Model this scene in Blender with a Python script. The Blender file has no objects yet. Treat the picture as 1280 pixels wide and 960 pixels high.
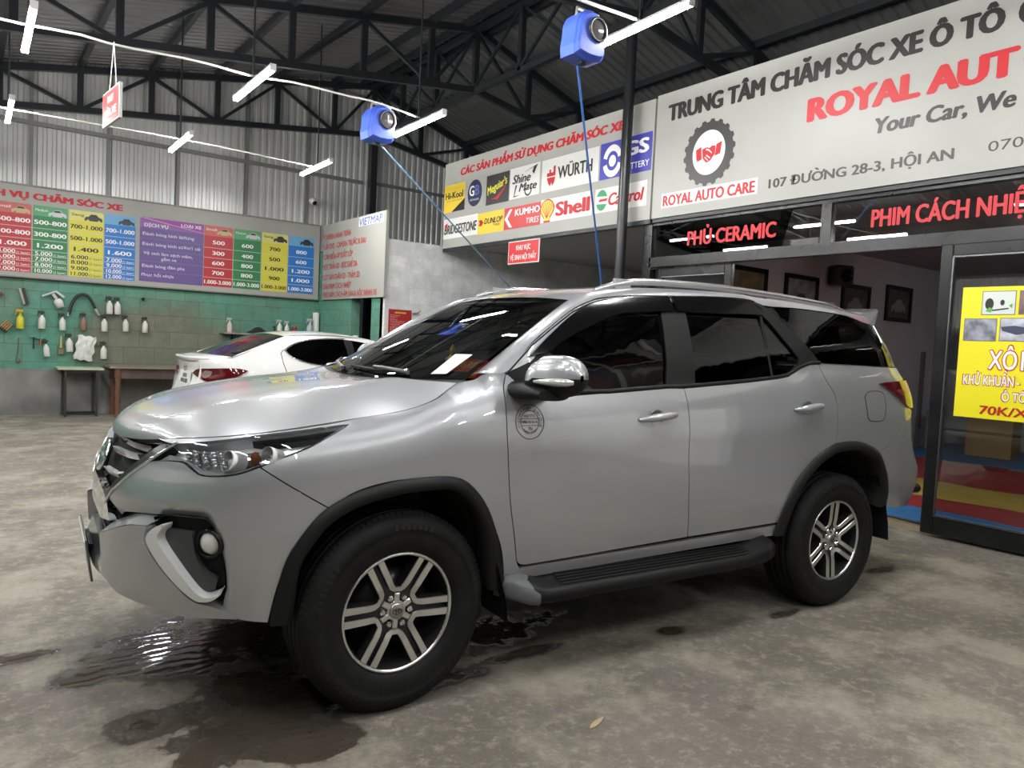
import bpy, math, random
from math import sin, cos, pi, radians, sqrt, atan2
from mathutils import Matrix, Vector
from mathutils.geometry import delaunay_2d_cdt
random.seed(7)
S = bpy.context.scene
COL = S.collection

# ---------------------------------------------------------------- camera, world, exposure
cam_d = bpy.data.cameras.new('camera'); cam = bpy.data.objects.new('camera', cam_d); COL.objects.link(cam)
cam_d.sensor_width = 36.0; cam_d.lens = 26.156; cam_d.clip_start = 0.05; cam_d.clip_end = 200
CAM_M = Matrix(((0.802765, -0.006529, -0.59626, 0.0), (-0.594391, 0.071104, -0.801027, 0.0), (0.047627, 0.997448, 0.053199, 1.42485), (0, 0, 0, 1)))
cam.matrix_world = CAM_M
S.camera = cam
S.view_settings.view_transform = 'Standard'; S.view_settings.look = 'None'
S.view_settings.gamma = 1.0; S.view_settings.use_curve_mapping = False
S.view_settings.exposure = 0.0
W = bpy.data.worlds.new('night'); S.world = W; W.use_nodes = True
W.node_tree.nodes['Background'].inputs[0].default_value = (0.55, 0.6, 0.7, 1)
W.node_tree.nodes['Background'].inputs[1].default_value = 0.035
LAMP_E = 195.0        # emission of the tube lamps
S.cycles.max_bounces = 8; S.cycles.diffuse_bounces = 4; S.cycles.glossy_bounces = 4
S.cycles.transparent_max_bounces = 12; S.cycles.transmission_bounces = 6
S.cycles.caustics_reflective = False; S.cycles.caustics_refractive = False
S.cycles.sample_clamp_indirect = 6.0

# ---------------------------------------------------------------- materials
MATS = {}
def mat(name, col=(.5, .5, .5), rough=.5, metal=0.0, coat=0.0, emit=0.0, spec=.4, noise=None, bump=None, coat_rough=.03, alpha=1.0):
    """principled material; noise=(scale, amount) mottles the colour, bump=(scale, strength)"""
    if name in MATS: return MATS[name]
    m = bpy.data.materials.new(name); m.use_nodes = True; MATS[name] = m
    nt = m.node_tree; b = nt.nodes['Principled BSDF']
    c = tuple(col) + (1,)
    b.inputs['Base Color'].default_value = c
    b.inputs['Roughness'].default_value = rough; b.inputs['Metallic'].default_value = metal
    b.inputs['Coat Weight'].default_value = coat; b.inputs['Coat Roughness'].default_value = coat_rough
    b.inputs['Specular IOR Level'].default_value = spec
    if emit:
        b.inputs['Emission Color'].default_value = c; b.inputs['Emission Strength'].default_value = emit
    if noise or bump:
        tc = nt.nodes.new('ShaderNodeTexCoord')
    if noise:
        n = nt.nodes.new('ShaderNodeTexNoise'); n.inputs['Scale'].default_value = noise[0]; n.inputs['Detail'].default_value = 6
        nt.links.new(tc.outputs['Object'], n.inputs['Vector'])
        r = nt.nodes.new('ShaderNodeMapRange'); r.inputs[1].default_value = .3; r.inputs[2].default_value = .7
        r.inputs[3].default_value = 1 - noise[1]; r.inputs[4].default_value = 1 + noise[1]
        nt.links.new(n.outputs['Fac'], r.inputs[0])
        mx = nt.nodes.new('ShaderNodeVectorMath'); mx.operation = 'SCALE'; mx.inputs[0].default_value = col
        nt.links.new(r.outputs[0], mx.inputs['Scale']); nt.links.new(mx.outputs[0], b.inputs['Base Color'])
    if bump:
        n2 = nt.nodes.new('ShaderNodeTexNoise'); n2.inputs['Scale'].default_value = bump[0]; n2.inputs['Detail'].default_value = 5
        nt.links.new(tc.outputs['Object'], n2.inputs['Vector'])
        bp = nt.nodes.new('ShaderNodeBump'); bp.inputs['Strength'].default_value = bump[1]; bp.inputs['Distance'].default_value = .01
        nt.links.new(n2.outputs['Fac'], bp.inputs['Height']); nt.links.new(bp.outputs[0], b.inputs['Normal'])
    return m
def glass(name, tint=(.5, .5, .5), rough=0.0, ior=1.5):
    """thin pane: tinted see-through mixed with a mirror-like surface reflection"""
    if name in MATS: return MATS[name]
    m = bpy.data.materials.new(name); m.use_nodes = True; MATS[name] = m
    nt = m.node_tree; nt.nodes.clear()
    out = nt.nodes.new('ShaderNodeOutputMaterial'); mix = nt.nodes.new('ShaderNodeMixShader')
    tr = nt.nodes.new('ShaderNodeBsdfTransparent'); tr.inputs[0].default_value = tuple(tint) + (1,)
    gl = nt.nodes.new('ShaderNodeBsdfGlossy'); gl.inputs['Roughness'].default_value = rough; gl.inputs[0].default_value = (1, 1, 1, 1)
    lw = nt.nodes.new('ShaderNodeFresnel'); lw.inputs[0].default_value = ior
    nt.links.new(lw.outputs[0], mix.inputs[0]); nt.links.new(tr.outputs[0], mix.inputs[1]); nt.links.new(gl.outputs[0], mix.inputs[2])
    nt.links.new(mix.outputs[0], out.inputs[0])
    return m

# ---------------------------------------------------------------- object helpers
def tag(o, label=None, cat=None, group=None, kind=None):
    if label: o['label'] = label
    if cat: o['category'] = cat
    if group: o['group'] = group
    if kind: o['kind'] = kind
    return o
def empty(name, loc=(0, 0, 0), rz=0.0, label=None, cat=None, group=None, kind=None):
    o = bpy.data.objects.new(name, None); COL.objects.link(o)
    o.location = loc; o.rotation_euler = (0, 0, rz); o.empty_display_size = .1
    return tag(o, label, cat, group, kind)
def link(name, mesh, parent=None):
    o = bpy.data.objects.new(name, mesh); COL.objects.link(o)
    if parent is not None: o.parent = parent
    return o
def copy_tree(o, parent=None):
    c = o.copy(); COL.objects.link(c)
    if parent is not None: c.parent = parent
    for ch in list(o.children): copy_tree(ch, c)
    return c
class MB:
    """collects shapes and links them as ONE mesh object"""
    def __init__(s): s.v = []; s.f = []; s.m = []; s.sm = []; s.cur = 0; s.smooth = False
    def add(s, vs, fs, smooth=None):
        n = len(s.v); s.v += [tuple(p) for p in vs]
        for f in fs:
            s.f.append([i + n for i in f]); s.m.append(s.cur); s.sm.append(s.smooth if smooth is None else smooth)
    def box(s, c, d, rz=0.0, M=None, bev=0.0):
        x, y, z = d[0] / 2, d[1] / 2, d[2] / 2
        b = min(bev, x * .9, y * .9, z * .9)
        if b > 0:
            vs = []; 
            for sx in (-1, 1):
                for sy in (-1, 1):
                    for sz in (-1, 1):
                        vs += [(sx * x, sy * (y - b), sz * (z - b)), (sx * (x - b), sy * y, sz * (z - b)), (sx * (x - b), sy * (y - b), sz * z)]
            def ix(sx, sy, sz, k): return (((sx > 0) * 4 + (sy > 0) * 2 + (sz > 0)) * 3 + k)
            fs = []
            for q in (-1, 1):
                fs.append([ix(q, a, b2, 0) for a, b2 in ((-1, -1), (1, -1), (1, 1), (-1, 1))])
                fs.append([ix(a, q, b2, 1) for a, b2 in ((-1, -1), (1, -1), (1, 1), (-1, 1))])
                fs.append([ix(a, b2, q, 2) for a, b2 in ((-1, -1), (1, -1), (1, 1), (-1, 1))])
                for r in (-1, 1):
                    fs.append([ix(q, r, -1, 0), ix(q, r, 1, 0), ix(q, r, 1, 1), ix(q, r, -1, 1)])
                    fs.append([ix(q, -1, r, 0), ix(q, 1, r, 0), ix(q, 1, r, 2), ix(q, -1, r, 2)])
                    fs.append([ix(-1, q, r, 1), ix(1, q, r, 1), ix(1, q, r, 2), ix(-1, q, r, 2)])
                    for t in (-1, 1): fs.append([ix(q, r, t, 0), ix(q, r, t, 1), ix(q, r, t, 2)])
        else:
            vs = [(a * x, b2 * y, c2 * z) for a in (-1, 1) for b2 in (-1, 1) for c2 in (-1, 1)]
            fs = [(0, 1, 3, 2), (4, 6, 7, 5), (0, 4, 5, 1), (2, 3, 7, 6), (0, 2, 6, 4), (1, 5, 7, 3)]
        R = M if M is not None else Matrix.Rotation(rz, 4, 'Z')
        T = Matrix.Translation(c) @ R
        s.add([T @ Vector(p) for p in vs], fs, False); return s
    def bar(s, a, b, w, h=None, up=(0, 0, 1)):
        """rectangular bar from a to b, w across, h along up"""
        a = Vector(a); b = Vector(b); h = h or w; d = b - a; L = d.length; d.normalize()
        u = Vector(up); u = u - d * u.dot(d)
        if u.length < 1e-4: u = Vector((1, 0, 0)); u = u - d * u.dot(d)
        u.normalize(); r = d.cross(u)
        M = Matrix((d, r, u)).transposed().to_4x4()
        return s.box((a + b) / 2, (L, w, h), M=M)
    def tube(s, path, r, n=10, cap=True, closed=False):
        P = [Vector(p) for p in path]; rr = r if isinstance(r, (list, tuple)) else [r] * len(P)
        rings = []; up = None
        N = len(P)
        for i, p in enumerate(P):
            if closed: d = P[(i + 1) % N] - P[i - 1]
            else: d = P[min(i + 1, N - 1)] - P[max(i - 1, 0)]
            d.normalize()
            if up is None:
                up = Vector((0, 0, 1)) if abs(d.z) < .9 else Vector((1, 0, 0))
            u = up - d * up.dot(d); u.normalize(); up = u; w = d.cross(u)
            rings.append([p + (u * cos(2 * pi * k / n) + w * sin(2 * pi * k / n)) * rr[i] for k in range(n)])
        vs = [q for g in rings for q in g]; fs = []
        for i in range(N if closed else N - 1):
            j = (i + 1) % N
            for k in range(n):
                k2 = (k + 1) % n; fs.append((i * n + k, i * n + k2, j * n + k2, j * n + k))
        s.add(vs, fs, True)
        if cap and not closed:
            s.add(rings[0], [list(range(n))[::-1]], False); s.add(rings[-1], [list(range(n))], False)
        return s
    def cyl(s, a, b, r, n=16): return s.tube([a, b], r, n)
    def lathe(s, prof, n=32, M=None, smooth=True, caps=False):
        """profile [(r,h)] turned about the local z axis"""
        M = M or Matrix()
        vs = [M @ Vector((r * cos(2 * pi * k / n), r * sin(2 * pi * k / n), h)) for r, h in prof for k in range(n)]
        fs = [(i * n + k, i * n + (k + 1) % n, (i + 1) * n + (k + 1) % n, (i + 1) * n + k) for i in range(len(prof) - 1) for k in range(n)]
        s.add(vs, fs, smooth)
        if caps:
            s.add(vs[:n], [list(range(n))[::-1]], False); s.add(vs[-n:], [list(range(n))], False)
        return s
    def prism(s, poly, d, M=None, bev=0.0):
        """2D polygon (x,y) extruded from z=0 to z=d in frame M; bev chamfers the z=d rim"""
        M = M or Matrix(); n = len(poly)
        area = sum(poly[i][0] * poly[(i + 1) % n][1] - poly[(i + 1) % n][0] * poly[i][1] for i in range(n))
        if area < 0: poly = poly[::-1]
        layers = [(0, 0.0)]
        if bev: layers += [(d - bev, 0.0), (d, bev)]
        else: layers += [(d, 0.0)]
        rings = []
        for z, ins in layers:
            q = inset2(poly, ins) if ins else poly
            rings.append([M @ Vector((p[0], p[1], z)) for p in q])
        vs = [p for g in rings for p in g]; fs = []
        for i in range(len(rings) - 1):
            for k in range(n): fs.append((i * n + k, i * n + (k + 1) % n, (i + 1) * n + (k + 1) % n, (i + 1) * n + k))
        s.add(vs, fs, False)
        tr = tri2(poly)
        s.add(rings[0], [t[::-1] for t in tr], False); s.add(rings[-1], tr, False)
        return s
    def grid(s, rows, smooth=True, flip=False, closed=False):
        n = len(rows[0]); vs = [p for r in rows for p in r]; fs = []
        for i in range(len(rows) - 1):
            for k in range(n if closed else n - 1):
                k2 = (k + 1) % n
                f = (i * n + k, i * n + k2, (i + 1) * n + k2, (i + 1) * n + k)
                fs.append(f[::-1] if flip else f)
        s.add(vs, fs, smooth); return s
    def ball(s, c, r, n=12, sc=(1, 1, 1)):
        prof = [(max(1e-4, sin(pi * i / n)) * r, -cos(pi * i / n) * r) for i in range(n + 1)]
        M = Matrix.Translation(c) @ Matrix.Diagonal((sc[0], sc[1], sc[2], 1))
        return s.lathe(prof, n * 2, M)
    def build(s, name, mats, parent=None, flipx=False):
        me = bpy.data.meshes.new(name); me.from_pydata(s.v, [], s.f)
        if not isinstance(mats, (list, tuple)): mats = [mats]
        for m in mats: me.materials.append(m)
        me.polygons.foreach_set('material_index', s.m); me.polygons.foreach_set('use_smooth', s.sm)
        me.update(); return link(name, me, parent)
def inset2(poly, d):
    n = len(poly); o = []
    ar = sum(poly[i][0] * poly[(i + 1) % n][1] - poly[(i + 1) % n][0] * poly[i][1] for i in range(n))
    sg = 1 if ar > 0 else -1
    for i in range(n):
        a = Vector(poly[i - 1][:2]); b = Vector(poly[i][:2]); c = Vector(poly[(i + 1) % n][:2])
        u = (b - a); v = (c - b)
        if u.length < 1e-9: u = v.copy()
        if v.length < 1e-9: v = u.copy()
        u.normalize(); v.normalize()
        n1 = Vector((-u.y, u.x)) * sg; n2 = Vector((-v.y, v.x)) * sg
        m = n1 + n2
        if m.length < 1e-6: m = n1.copy()
        m.normalize(); k = max(.35, m.dot(n1))
        p = b + m * (d / k); o.append((p.x, p.y))
    return o
def tri2(poly):
    vs = [Vector(p[:2]) for p in poly]; n = len(vs)
    try:
        r = delaunay_2d_cdt(vs, [], [list(range(n))], 1, 1e-7)
        if len(r[0]) == n:
            out = []
            for f in r[2]:
                f = [r[3][i][0] for i in f]
                a, b, c = (vs[i] for i in f[:3])
                if (b - a).cross(c - a) < 0: f = f[::-1]
                out.append(f)
            return out
    except Exception: pass
    return [list(range(n))]
def ellip(cx, cy, rx, ry, n=24, a0=0, a1=2 * pi): return [(cx + rx * cos(a0 + (a1 - a0) * k / n), cy + ry * sin(a0 + (a1 - a0) * k / n)) for k in range(n)]

# ---------------------------------------------------------------- lettering (real thin letters)
def text_mesh(txt, bold=0.0, shear=0.0, space=1.0):
    cu = bpy.data.curves.new('lettering', 'FONT'); cu.body = txt; cu.size = 1.0; cu.offset = bold; cu.shear = shear
    cu.space_character = space; cu.resolution_u = 3; cu.fill_mode = 'FRONT'
    ob = bpy.data.objects.new('lettering', cu); COL.objects.link(ob)
    bpy.context.view_layer.update()
    dg = bpy.context.evaluated_depsgraph_get()
    me = bpy.data.meshes.new_from_object(ob.evaluated_get(dg))
    bpy.data.objects.remove(ob); bpy.data.curves.remove(cu)
    return me
def text_into(mb, txt, M, x, y, w, h, bold=0.0, shear=0.0, space=1.0, depth=.002, cap=.73, align='L', fit=True):
    """letters laid in frame M (x right, y up, z out): cap height h, total width w starting at x, baseline y"""
    extra = []
    if 'Ờ' in txt:            # this letter is drawn as O with its horn and grave accent
        pre = txt[:txt.index('Ờ')]; txt = txt.replace('Ờ', 'O')
        m0 = text_mesh(pre + 'O', 0.0, shear, space); m1 = text_mesh('O', 0.0, shear, space)
        xr_ = max(v.co.x for v in m0.vertices); wO = max(v.co.x for v in m1.vertices) - min(v.co.x for v in m1.vertices)
        bpy.data.meshes.remove(m0); bpy.data.meshes.remove(m1)
        extra = [[(xr_ - .14 * wO, .58), (xr_ - .02 * wO, .66), (xr_ + .03 * wO, .78), (xr_ + .13 * wO, .78), (xr_ + .10 * wO, .64), (xr_ - .04 * wO, .54)],
                 [(xr_ - .78 * wO, .96), (xr_ - .62 * wO, .98), (xr_ - .40 * wO, .82), (xr_ - .50 * wO, .80)]]
    me = text_mesh(txt, 0.0, shear, space)
    vs = [v.co.copy() for v in me.vertices]
    if not vs: return
    fs0 = [list(p.vertices) for p in me.polygons]
    for q in extra:
        n0 = len(vs); vs += [Vector((a_, b_, 0)) for a_, b_ in q]; fs0 += [[i + n0 for i in t] for t in tri2(q)]
    x0 = min(v.x for v in vs) - bold; x1 = max(v.x for v in vs) + bold
    sy = h / cap; sx = (w / (x1 - x0)) if (w and fit) else sy
    ww = (x1 - x0) * sx
    ox = x if align == 'L' else (x - ww / 2 if align == 'C' else x - ww)
    fs = fs0
    # heavier weight: the letter is struck several times, a hair apart
    for k, (bx, by) in enumerate((((-1, 0), (-.5, .35), (0, 0), (.5, -.35), (1, 0), (-.5, -.35), (.5, .35)) if bold > .04 else ((-1, 0), (1, 0), (-.6, .5), (.6, -.5))) if bold > .004 else ((0, 0),)):
        mb.add([M @ Vector((ox + (v.x + bx * bold - x0) * sx, y + (v.y + by * bold) * sy, depth + k * .00012)) for v in vs], fs, False)
    bpy.data.meshes.remove(me)
def lettering(name, items, M, m, parent):
    """items: (txt, x, y, w, h, opts) -> one mesh"""
    mb = MB()
    for it in items:
        o = it[5] if len(it) > 5 else {}
        text_into(mb, it[0], M, it[1], it[2], it[3], it[4], **o)
    return mb.build(name, m, parent)
def frame_r(X, out=.0):
    """sign plane on the right side: u = -Y (to the right in the picture), v = Z, out towards -X"""
    return Matrix(((0, 0, -1, X), (-1, 0, 0, 0), (0, 1, 0, 0), (0, 0, 0, 1)))
def frame_b(Y):
    """plane facing the camera: u = X, v = Z, out towards -Y"""
    return Matrix(((1, 0, 0, 0), (0, 0, -1, Y), (0, 1, 0, 0), (0, 0, 0, 1)))

# ================================================================ THE SETTING
BY = 13.5          # back wall
SX = 6.45          # shop front plane
RX = 6.36          # ridge
def steel(): return mat('black_steel', (.018, .020, .023), .38, noise=(3, .2))
# ---- floor: stained concrete with wet patches
def floor_mat():
    m = bpy.data.materials.new('stained_concrete'); m.use_nodes = True; nt = m.node_tree; b = nt.nodes['Principled BSDF']
    N = nt.nodes.new; L = nt.links.new
    tc = N('ShaderNodeTexCoord')
    def noise(scale, detail=6, rough=.6, vec=None, dist=0.0):
        n = N('ShaderNodeTexNoise'); n.inputs['Scale'].default_value = scale; n.inputs['Detail'].default_value = detail
        n.inputs['Roughness'].default_value = rough; n.inputs['Distortion'].default_value = dist
        L(vec or tc.outputs['Object'], n.inputs['Vector']); return n
    def mrange(a, lo, hi, o0=0.0, o1=1.0):
        r = N('ShaderNodeMapRange'); r.inputs[1].default_value = lo; r.inputs[2].default_value = hi; r.inputs[3].default_value = o0; r.inputs[4].default_value = o1
        r.interpolation_type = 'SMOOTHSTEP'; L(a, r.inputs[0]); return r.outputs[0]
    def math_(op, a, b2=None):
        n = N('ShaderNodeMath'); n.operation = op
        for i, q in enumerate((a, b2)):
            if q is None: continue
            if isinstance(q, (int, float)): n.inputs[i].default_value = q
            else: L(q, n.inputs[i])
        return n.outputs[0]
    def mixc(f, a, b2):
        n = N('ShaderNodeMix'); n.data_type = 'RGBA'; L(f, n.inputs['Factor'])
        for k, q in (('A', a), ('B', b2)):
            s_ = [i for i in n.inputs if i.name == k and i.type == 'RGBA'][0]
            if isinstance(q, tuple): s_.default_value = q + (1,)
            else: L(q, s_)
        return [o for o in n.outputs if o.type == 'RGBA'][0]
    big = noise(.45, 9, .62); mid = noise(1.7, 12, .68); fine = noise(16, 9, .75); patch = noise(.9, 10, .6)
    base = mixc(mrange(mid.outputs[0], .40, .62), (.138, .124, .100), (.285, .262, .210))
    base = mixc(mrange(patch.outputs[0], .50, .56, 0, .7), base, (.158, .140, .122))
    grit = noise(55, 8, .8)
    base = mixc(mrange(fine.outputs[0], .50, .62, 0, .5), base, (.35, .322, .255))
    base = mixc(mrange(grit.outputs[0], .54, .66, 0, .5), base, (.38, .35, .285))
    base = mixc(mrange(grit.outputs[0], .46, .36, 0, .5), base, (.095, .087, .074))
    base = mixc(mrange(fine.outputs[0], .48, .30, 0, .35), base, (.11, .10, .085))
    base = mixc(mrange(big.outputs[0], .55, .75, 0, .5), base, (.14, .124, .102))
    # wet patches: ellipses (x, y, rx, ry) with ragged edges
    sep = N('ShaderNodeSeparateXYZ'); L(tc.outputs['Object'], sep.inputs[0])
    rag = noise(2.6, 12, .70); rag2 = noise(19, 6, .65)
    edge = math_('ADD', math_('MULTIPLY', math_('SUBTRACT', rag.outputs[0], .5), 4.4), math_('MULTIPLY', math_('SUBTRACT', rag2.outputs[0], .5), 1.0))
    acc = None
    for (cx, cy, rx, ry) in WET:
        dx = math_('DIVIDE', math_('SUBTRACT', sep.outputs[0], cx), rx); dy = math_('DIVIDE', math_('SUBTRACT', sep.outputs[1], cy), ry)
        d = math_('ADD', math_('MULTIPLY', dx, dx), math_('MULTIPLY', dy, dy))
        e = math_('SUBTRACT', 1.0, d)
        acc = e if acc is None else math_('MAXIMUM', acc, e)
    wet = mrange(math_('ADD', acc, edge), .02, .12)
    damp = mrange(math_('ADD', acc, edge), -.9, .15)
    base = mixc(math_('MULTIPLY', damp, .35), base, (.10, .085, .066))
    base = mixc(math_('MULTIPLY', wet, .86), base, (.040, .032, .024))
    # small drips
    vo = N('ShaderNodeTexVoronoi'); vo.inputs['Scale'].default_value = 1.7; vo.inputs['Randomness'].default_value = 1.0
    L(tc.outputs['Object'], vo.inputs['Vector'])
    drip = mrange(math_('ADD', vo.outputs[0], math_('MULTIPLY', math_('SUBTRACT', rag2.outputs[0], .5), .25)), .06, .10, .55, 0)
    base = mixc(drip, base, (.06, .05, .04))
    L(base, b.inputs['Base Color'])
    puddle = mrange(math_('ADD', acc, edge), .30, .62)
    rr = math_('SUBTRACT', mrange(mid.outputs[0], .3, .7, .80, .60), math_('MULTIPLY', wet, .34))
    rr = math_('SUBTRACT', rr, math_('MULTIPLY', puddle, .30)); L(math_('MAXIMUM', rr, .04), b.inputs['Roughness'])
    bp = N('ShaderNodeBump'); bp.inputs['Strength'].default_value = .35; bp.inputs['Distance'].default_value = .012
    hgt = math_('MULTIPLY', math_('ADD', math_('MULTIPLY', fine.outputs[0], .5), mid.outputs[0]), math_('SUBTRACT', 1.0, math_('MULTIPLY', puddle, .9)))
    rip = N('ShaderNodeTexWave'); rip.inputs['Scale'].default_value = 5.5; rip.inputs['Distortion'].default_value = 7.0; rip.inputs['Detail'].default_value = 3; rip.bands_direction = 'Y'; L(tc.outputs['Object'], rip.inputs['Vector'])
    hgt = math_('ADD', hgt, math_('MULTIPLY', math_('MULTIPLY', rip.outputs['Fac'], puddle), .22))
    L(hgt, bp.inputs['Height']); L(bp.outputs[0], b.inputs['Normal'])
    return m
WET = [(.75, 3.5, .36, .42), (.42, 3.36, .17, .12), (1.06, 3.4, .30, .35), (.98, 2.90, .26, .28), (1.22, 2.75, .3, .22), (.86, 2.60, .34, .20), (.66, 2.52, .13, .10), (1.0, 2.42, .18, .13), (.62, 2.85, .22, .16),
       (1.62, 2.60, .30, .09), (2.08, 2.64, .26, .05), (1.95, 2.95, .7, .22), (2.94, 2.48, .09, .05), (3.70, 2.33, .14, .05), (5.10, 2.50, .18, .06), (.18, 3.68, .26, .07)]
fl = MB(); fl.box((0, 4, -.05), (36, 40, .1)); tag(fl.build('floor', floor_mat()), kind='structure')

# ---- back wall: painted blocks below, corrugated sheet above
def block_mat(name, paint, bare, scale=(.42, .21), cov=(.2, .55), joint=.55, bump=.5):
    m = bpy.data.materials.new(name); m.use_nodes = True; nt = m.node_tree; b = nt.nodes['Principled BSDF']; N = nt.nodes.new; L = nt.links.new
    tc = N('ShaderNodeTexCoord'); mp = N('ShaderNodeMapping'); mp.inputs['Rotation'].default_value = (radians(90), 0, 0)
    L(tc.outputs['Generated' if 0 else 'Object'], mp.inputs['Vector'])
    # project on the wall: u = x+y (walls run along one axis), v = z
    sep = N('ShaderNodeSeparateXYZ'); L(tc.outputs['Object'], sep.inputs[0])
    ad = N('ShaderNodeMath'); L(sep.outputs[0], ad.inputs[0]); L(sep.outputs[1], ad.inputs[1])
    cmb = N('ShaderNodeCombineXYZ'); L(ad.outputs[0], cmb.inputs[0]); L(sep.outputs[2], cmb.inputs[1])
    br = N('ShaderNodeTexBrick'); br.inputs['Scale'].default_value = 1.0; br.inputs['Brick Width'].default_value = scale[0]; br.inputs['Row Height'].default_value = scale[1]
    br.inputs['Mortar Size'].default_value = .006; br.inputs['Mortar Smooth'].default_value = .6
    br.inputs['Color1'].default_value = (1, 1, 1, 1); br.inputs['Color2'].default_value = (.86, .86, .86, 1); br.inputs['Mortar'].default_value = (joint, joint, joint, 1)
    L(cmb.outputs[0], br.inputs['Vector'])
    n1 = N('ShaderNodeTexNoise'); n1.inputs['Scale'].default_value = .55; n1.inputs['Detail'].default_value = 9; n1.inputs['Roughness'].default_value = .62; L(tc.outputs['Object'], n1.inputs['Vector'])
    n2 = N('ShaderNodeTexNoise'); n2.inputs['Scale'].default_value = 6; n2.inputs['Detail'].default_value = 8; n2.inputs['Roughness'].default_value = .7; L(tc.outputs['Object'], n2.inputs['Vector'])
    r = N('ShaderNodeMapRange'); r.inputs[1].default_value = cov[0]; r.inputs[2].default_value = cov[1]; L(n1.outputs[0], r.inputs[0])
    mx = N('ShaderNodeMix'); mx.data_type = 'RGBA'; A = [i for i in mx.inputs if i.type == 'RGBA']
    A[0].default_value = tuple(bare) + (1,); A[1].default_value = tuple(paint) + (1,)
    fac = r.outputs[0]
    if name == 'green_blocks':      # the paint has worn off a broad patch left of the shelf
        def bell(src, c, w):
            s1 = N('ShaderNodeMath'); s1.operation = 'SUBTRACT'; L(src, s1.inputs[0]); s1.inputs[1].default_value = c
            s2 = N('ShaderNodeMath'); s2.operation = 'DIVIDE'; L(s1.outputs[0], s2.inputs[0]); s2.inputs[1].default_value = w
            s3 = N('ShaderNodeMath'); s3.operation = 'POWER'; L(s2.outputs[0], s3.inputs[0]); s3.inputs[1].default_value = 2; return s3.outputs[0]
        a = N('ShaderNodeMath'); L(bell(sep.outputs[0], 2.7, 1.2), a.inputs[0]); L(bell(sep.outputs[2], 1.1, .85), a.inputs[1])
        n3 = N('ShaderNodeTexNoise'); n3.inputs['Scale'].default_value = 1.6; n3.inputs['Detail'].default_value = 8; L(tc.outputs['Object'], n3.inputs['Vector'])
        c = N('ShaderNodeMath'); c.operation = 'MULTIPLY_ADD'; L(n3.outputs[0], c.inputs[0]); c.inputs[1].default_value = 1.6; c.inputs[2].default_value = -.8
        d = N('ShaderNodeMath'); L(a.outputs[0], d.inputs[0]); L(c.outputs[0], d.inputs[1])
        e = N('ShaderNodeMapRange'); e.inputs[1].default_value = .55; e.inputs[2].default_value = 1.35; e.inputs[3].default_value = .0; L(d.outputs[0], e.inputs[0])
        f2 = N('ShaderNodeMath'); f2.operation = 'MULTIPLY'; L(e.outputs[0], f2.inputs[0]); L(fac, f2.inputs[1]); fac = f2.outputs[0]
    L(fac, mx.inputs['Factor'])
    m2 = N('ShaderNodeMix'); m2.data_type = 'RGBA'; m2.blend_type = 'MULTIPLY'; m2.inputs['Factor'].default_value = 1.0; B = [i for i in m2.inputs if i.type == 'RGBA']
    L([o for o in mx.outputs if o.type == 'RGBA'][0], B[0]); L(br.outputs['Color'], B[1])
    r2 = N('ShaderNodeMapRange'); r2.inputs[1].default_value = .3; r2.inputs[2].default_value = .7; r2.inputs[3].default_value = .78; r2.inputs[4].default_value = 1.14; L(n2.outputs[0], r2.inputs[0])
    sc = N('ShaderNodeVectorMath'); sc.operation = 'SCALE'; L([o for o in m2.outputs if o.type == 'RGBA'][0], sc.inputs[0]); L(r2.outputs[0], sc.inputs['Scale'])
    L(sc.outputs[0], b.inputs['Base Color']); b.inputs['Roughness'].default_value = .75
    bp = N('ShaderNodeBump'); bp.inputs['Strength'].default_value = bump; bp.inputs['Distance'].default_value = .02
    ad2 = N('ShaderNodeMath'); ad2.operation = 'MULTIPLY_ADD'; L(n2.outputs[0], ad2.inputs[0]); ad2.inputs[1].default_value = .35; L(br.outputs['Color'], ad2.inputs[2])
    L(ad2.outputs[0], bp.inputs['Height']); L(bp.outputs[0], b.inputs['Normal'])
    return m
green = block_mat('green_blocks', (.105, .285, .205), (.175, .19, .138), (.46, .27), (.20, .50), .62)
grey_base = mat('grey_render', (.19, .19, .178), .8, noise=(1.8, .45), bump=(9, .4))
white_blocks = block_mat('white_blocks', (.82, .84, .84), (.66, .68, .68), (.40, .25), (.3, .6), .84, .35)
wb = empty('wall_back', kind='structure')
w = MB(); w.box((-.6, BY + .1, 1.75), (12.6, .2, 2.1)); w.build('painted_blocks', green, wb)
w = MB(); w.box((-.6, BY + .085, .35), (12.6, .23, .70)); w.build('grey_base', grey_base, wb)
def corr_row(a, b, pitch, amp, n_axis):
    """trapezoid ripple between a and b -> list of (coordinate, height)"""
    out = []; x = a
    while x < b:
        out += [(x, 0), (x + pitch * .30, 0), (x + pitch * .42, amp), (x + pitch * .86, amp), (x + pitch * .98, 0)]
        x += pitch
    return out
sheet = mat('galvanised_sheet', (.62, .625, .61), .38, metal=.45, noise=(.9, .16))
roof_sheet = mat('roof_sheet', (.155, .157, .155), .5, metal=.35, noise=(.9, .15))
w = MB()
prof = corr_row(-8, 13.4, .125, .022, 0)
w.grid([[(x, BY + .03 - h, z) for x, h in prof] for z in (2.75, 7.0)], smooth=False)
w.build('corrugated_sheet', sheet, wb)
w = MB()
for X in (-.2, .84, 1.87, 2.90, 4.02, 5.1): w.box((X, BY - .02, 4.6), (.05, .05, 3.7))
w.build('sheet_batten', mat('grey_steel', (.22, .22, .21), .5, metal=.4), wb)
w = MB(); w.box((-.9, BY - .04, 4.39), (14.2, .05, .06)); w.box((9.8, BY - .04, 4.42), (6.6, .05, .05)); w.box((-.9, BY - .03, 6.0), (14.2, .05, .06))
w.build('wall_rail', mat('grey_steel'), wb)
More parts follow.
